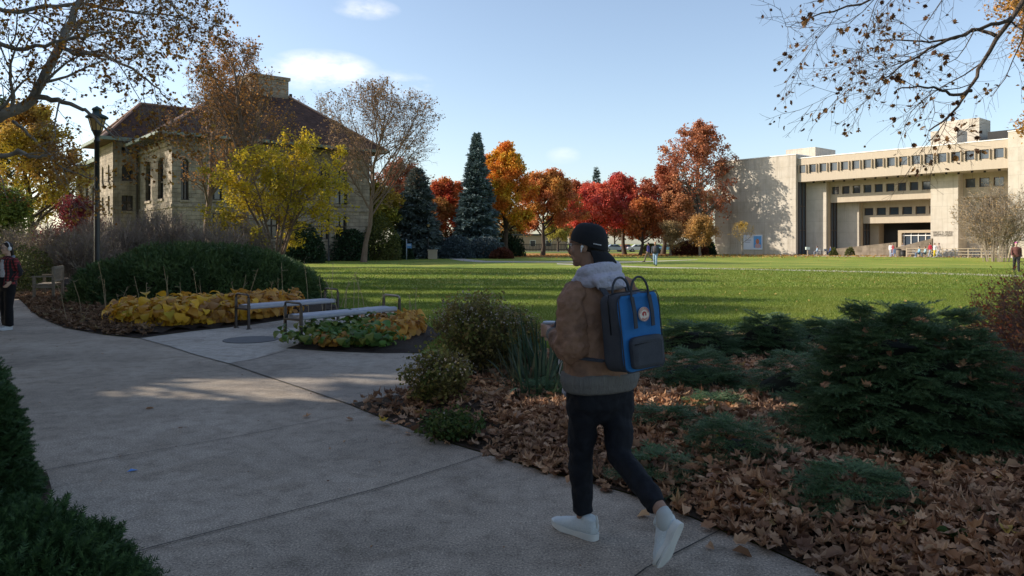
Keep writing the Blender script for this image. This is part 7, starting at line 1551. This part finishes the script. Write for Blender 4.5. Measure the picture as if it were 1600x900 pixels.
# cafe tables / chairs / bins by the library
def table(label, u, v, s=1.0, m=None, group=None):
    r = thing('cafe_table', label, 'table', (*gl(u,-2.4),0), group=group); q = MB(); q.lathe([(.42*s,.70),(.44*s,.72),(.42*s,.74),(.01,.741)],sides=18); q.build('table_top', m or M_white, r); q = MB(); q.cyl(0,0,.02,.70,.035,.035,8); q.build('pedestal', M_iron, r); q = MB(); q.lathe([(.25*s,0),(.24*s,.02),(.04,.04)],sides=14); q.build('base', M_iron, r)
def chair(label, u, v, rz, m, group=None):
    r = thing('cafe_chair', label, 'chair', (*gl(u,-2.0 if u > 1285 else -3.0),0), R(rz), group); q = MB(); q.box(-.22,.22,-.22,.22,.44,.47); q.build('seat', m, r); q = MB(); q.box(-.21,.21,-.23,-.20,.56,.90); q.build('backrest', m, r)
    for sx_ in (-.2,.2):
        for sy_ in (-.2,.2): q = MB(); q.box(sx_-.015,sx_+.015,sy_-.015-.02*(sy_<0),sy_+.015-.02*(sy_<0),0,.439 if sy_>0 else .88); q.build('leg', m, r)
M_chair = mat('pale_metal_chair',(.42,.40,.37),rough=.5)
table('small pale cafe table left of the ramp wall', 1284,398.4)
for i,(u,rz) in enumerate(((1279,60),(1289,250),(1291,180))): chair('pale metal cafe chair beside the cafe table before the library','%s' and u,398.5,rz,M_chair,'cafe chairs before the library')
mb = MB(); r_ = thing('blue_crate', 'pale blue slatted chair by the low end of the library ramp', 'chair', (*gl(1398,-2.6),0)); mb.box(-.35,.35,-.3,.3,.38,.42); mb.box(-.35,.35,-.32,-.28,.42,.95); mb.build('seat', mat('pale_blue',(.34,.42,.62),rough=.6), r_); r_.name = 'lawn_chair'
for sx_ in (-.3,.3):
    for sy_ in (-.27,.27): q = MB(); q.box(sx_-.03,sx_+.03,sy_-.03,sy_+.03,0,.379); q.build('leg', bpy.data.materials['pale_blue'], r_)
for i,(u,h_) in enumerate(((1404,.95),(1411,.8))):
    r_ = thing('litter_bin', ('tan litter bin right of the pale blue chair','dark litter bin at the left end of the rail fence')[i], 'bin', (*gl(u,-2.6),0)); q = MB(); q.lathe([(.26,0),(.30,.1),(.32,h_-.12)],sides=16); q.build('bin_body', (M_ramp,M_dark)[i], r_, True); q = MB(); q.lathe([(.34,h_-.12),(.34,h_-.06),(.2,h_),(.02,h_+.01)],sides=16); q.build('lid', M_dark, r_, True)
# bicycles at the rail
def bicycle():
    r = thing('bicycle', '', 'bicycle'); 
    for x_ in (-.52,.52):
        q = MB(); a = np.linspace(0,2*PI,21); q.tube([[x_+.33*math.cos(t),0,.34+.33*math.sin(t)] for t in a], .018, 6); w_ = q.build('wheel', BLK, r, True); q = MB()
        for k in range(8): t = k*PI/8; q.tube([[x_-.32*math.cos(t),0,.34-.32*math.sin(t)],[x_+.32*math.cos(t),0,.34+.32*math.sin(t)]], .003, 3)
        q.build('spokes', M_chair, w_)
    q = MB(); 
    for a_, c_ in (((-.52,.34),(-.18,.82)),((-.52,.34),(-.05,.30)),((-.05,.30),(-.20,.86)),((-.05,.30),(.36,.80)),((-.18,.78),(.36,.80)),((.33,.92),(.52,.34))): q.tube([[a_[0],0,a_[1]],[c_[0],0,c_[1]]], .018, 6)
    q.build('frame', M_bike, r); q = MB(); q.tube([[.33,0,.92],[.33,-.05,.98],[.40,-.25,.99]],.013,6); q.tube([[.33,0,.92],[.33,.05,.98],[.40,.25,.99]],.013,6); q.build('handlebar', BLK, r); q = MB(); q.ell((-.21,0,.89),(.13,.07,.035)); q.build('saddle', BLK, r, True)
    return r
M_bike = mat('bicycle_paint', (.22,.24,.27), rough=.3, spec=.5); bks = bicycle(); M_bred = mat('bicycle_red', (.5,.05,.05), rough=.3)
for i,(u,v) in enumerate(((1474,401.0),(1483,401.1),(1492,401.2),(1514,401.3),(1524,401.4),(1534,401.5),(1545,401.6),(1428,400.7))):
    o = bks if i == 0 else copy_tree(bks); o.location = (*gl(u,-2.0),0); o.rotation_euler = (0,0,LA+R((20,-60,35,-30,75,-50,15,40)[i]+90*(i%2))); o['group'] = 'bicycles parked along the rail fence'; o['label'] = 'grey bicycle parked along the rail fence before the library'; o['category'] = 'bicycle'
# parasol-like canopy at the right edge
cx_, cy_ = px_tree(1598,78); r_ = thing('patio_canopy', 'pale domed round canopy on curved white posts at the right edge', 'canopy', (cx_,cy_,0))
zt = hgt(364,78); q = MB(); q.lathe([(2.85,zt-.78),(2.80,zt-.66),(2.1,zt-.28),(1.2,zt-.06),(.01,zt)],sides=28); q.lathe([(2.78,zt-.76),(2.0,zt-.40),(.01,zt-.12)],sides=28); q.build('canopy_dome', mat('canopy_tan',(.42,.37,.30),(.50,.45,.37),2,.8), r_, True)
for k in range(4): a = k*PI/2+.6; q = MB(); q.tube([[2.3*math.cos(a),2.3*math.sin(a),0],[2.35*math.cos(a),2.35*math.sin(a),1.1],[1.9*math.cos(a),1.9*math.sin(a),1.9],[1.1*math.cos(a),1.1*math.sin(a),zt-.3]], .06, 8); q.build('post', M_white, r_, True)
# parked cars beyond the maples
def car(label, u, d, rz, col):
    r = thing('parked_car', label, 'car', (*px_tree(u,d),0), R(rz), 'cars parked along the far street'); L_, W_ = 2.2, .88
    prof = [(-2.2,.35),(-2.2,.75),(-2.05,.92),(-1.35,.98),(-.75,1.42),(.55,1.45),(1.15,1.0),(2.0,.86),(2.2,.65),(2.2,.35)]; q = MB(); n = len(prof)
    def sx_(z,s): return s*(W_ if z < 1.0 else W_*.80)
    V = [[x,sx_(z,-1),z] for x,z in prof]+[[x,sx_(z,1),z] for x,z in prof]; q.add(V,[list(range(n)),list(range(n,2*n))[::-1]]+[[i,n+i,n+(i+1)%n,(i+1)%n] for i in range(n)]); pm = mat('car_paint',col,rough=.25,spec=.6); q.build('body', pm, r)
    for s in (-1,1):
        q = MB(); y = s*.80; y2 = s*.715; V = [[-1.2,y+.065*s,1.02],[.98,y+.065*s,1.02],[.5,y2,1.38],[-.70,y2,1.37]]; V2 = [[a_,b_+s*.012,c_] for a_,b_,c_ in V]; q.add(V+V2,[[0,1,2,3],[7,6,5,4],[0,4,5,1],[1,5,6,2],[2,6,7,3],[3,7,4,0]]); q.build('side_window', M_hglass, r)
    for x_ in (-1.35,1.35):
        for s in (-1,1): q = MB(); q.tube([[x_,s*.70,.33],[x_,s*.90,.33]], .33, 16); w_ = q.build('wheel', BLK, r); q = MB(); q.tube([[x_,s*.901,.33],[x_,s*.915,.33]], .2, 12); q.build('rim', M_chair, w_)
    for s in (-1,1): q = MB(); q.box(2.19,2.215,s*.6-.15,s*.6+.15,.62,.76); q.build('headlight', M_white, r)
    for s in (-1,1): q = MB(); q.box(-2.215,-2.19,s*.62-.12,s*.62+.12,.66,.82); q.build('tail_light', mat('tail_red',(.4,.02,.02)), r)
for i,(u,d,rz,c,lb) in enumerate(((960,139.5,5,(.30,.36,.46),'pale blue grey car parked at the left of the row beyond the maples'),(998,140,0,(.60,.62,.66),'white car parked beyond the forked maple trunk'),(1046,141,180,(.20,.38,.46),'teal blue car parked behind the two walkers'),(978,144,0,(.45,.10,.06),'red orange car parked in the far row'),(1023,143,180,(.08,.12,.20),'dark blue car parked between the white and the teal ones'))): car(lb,u,d,rz,c)
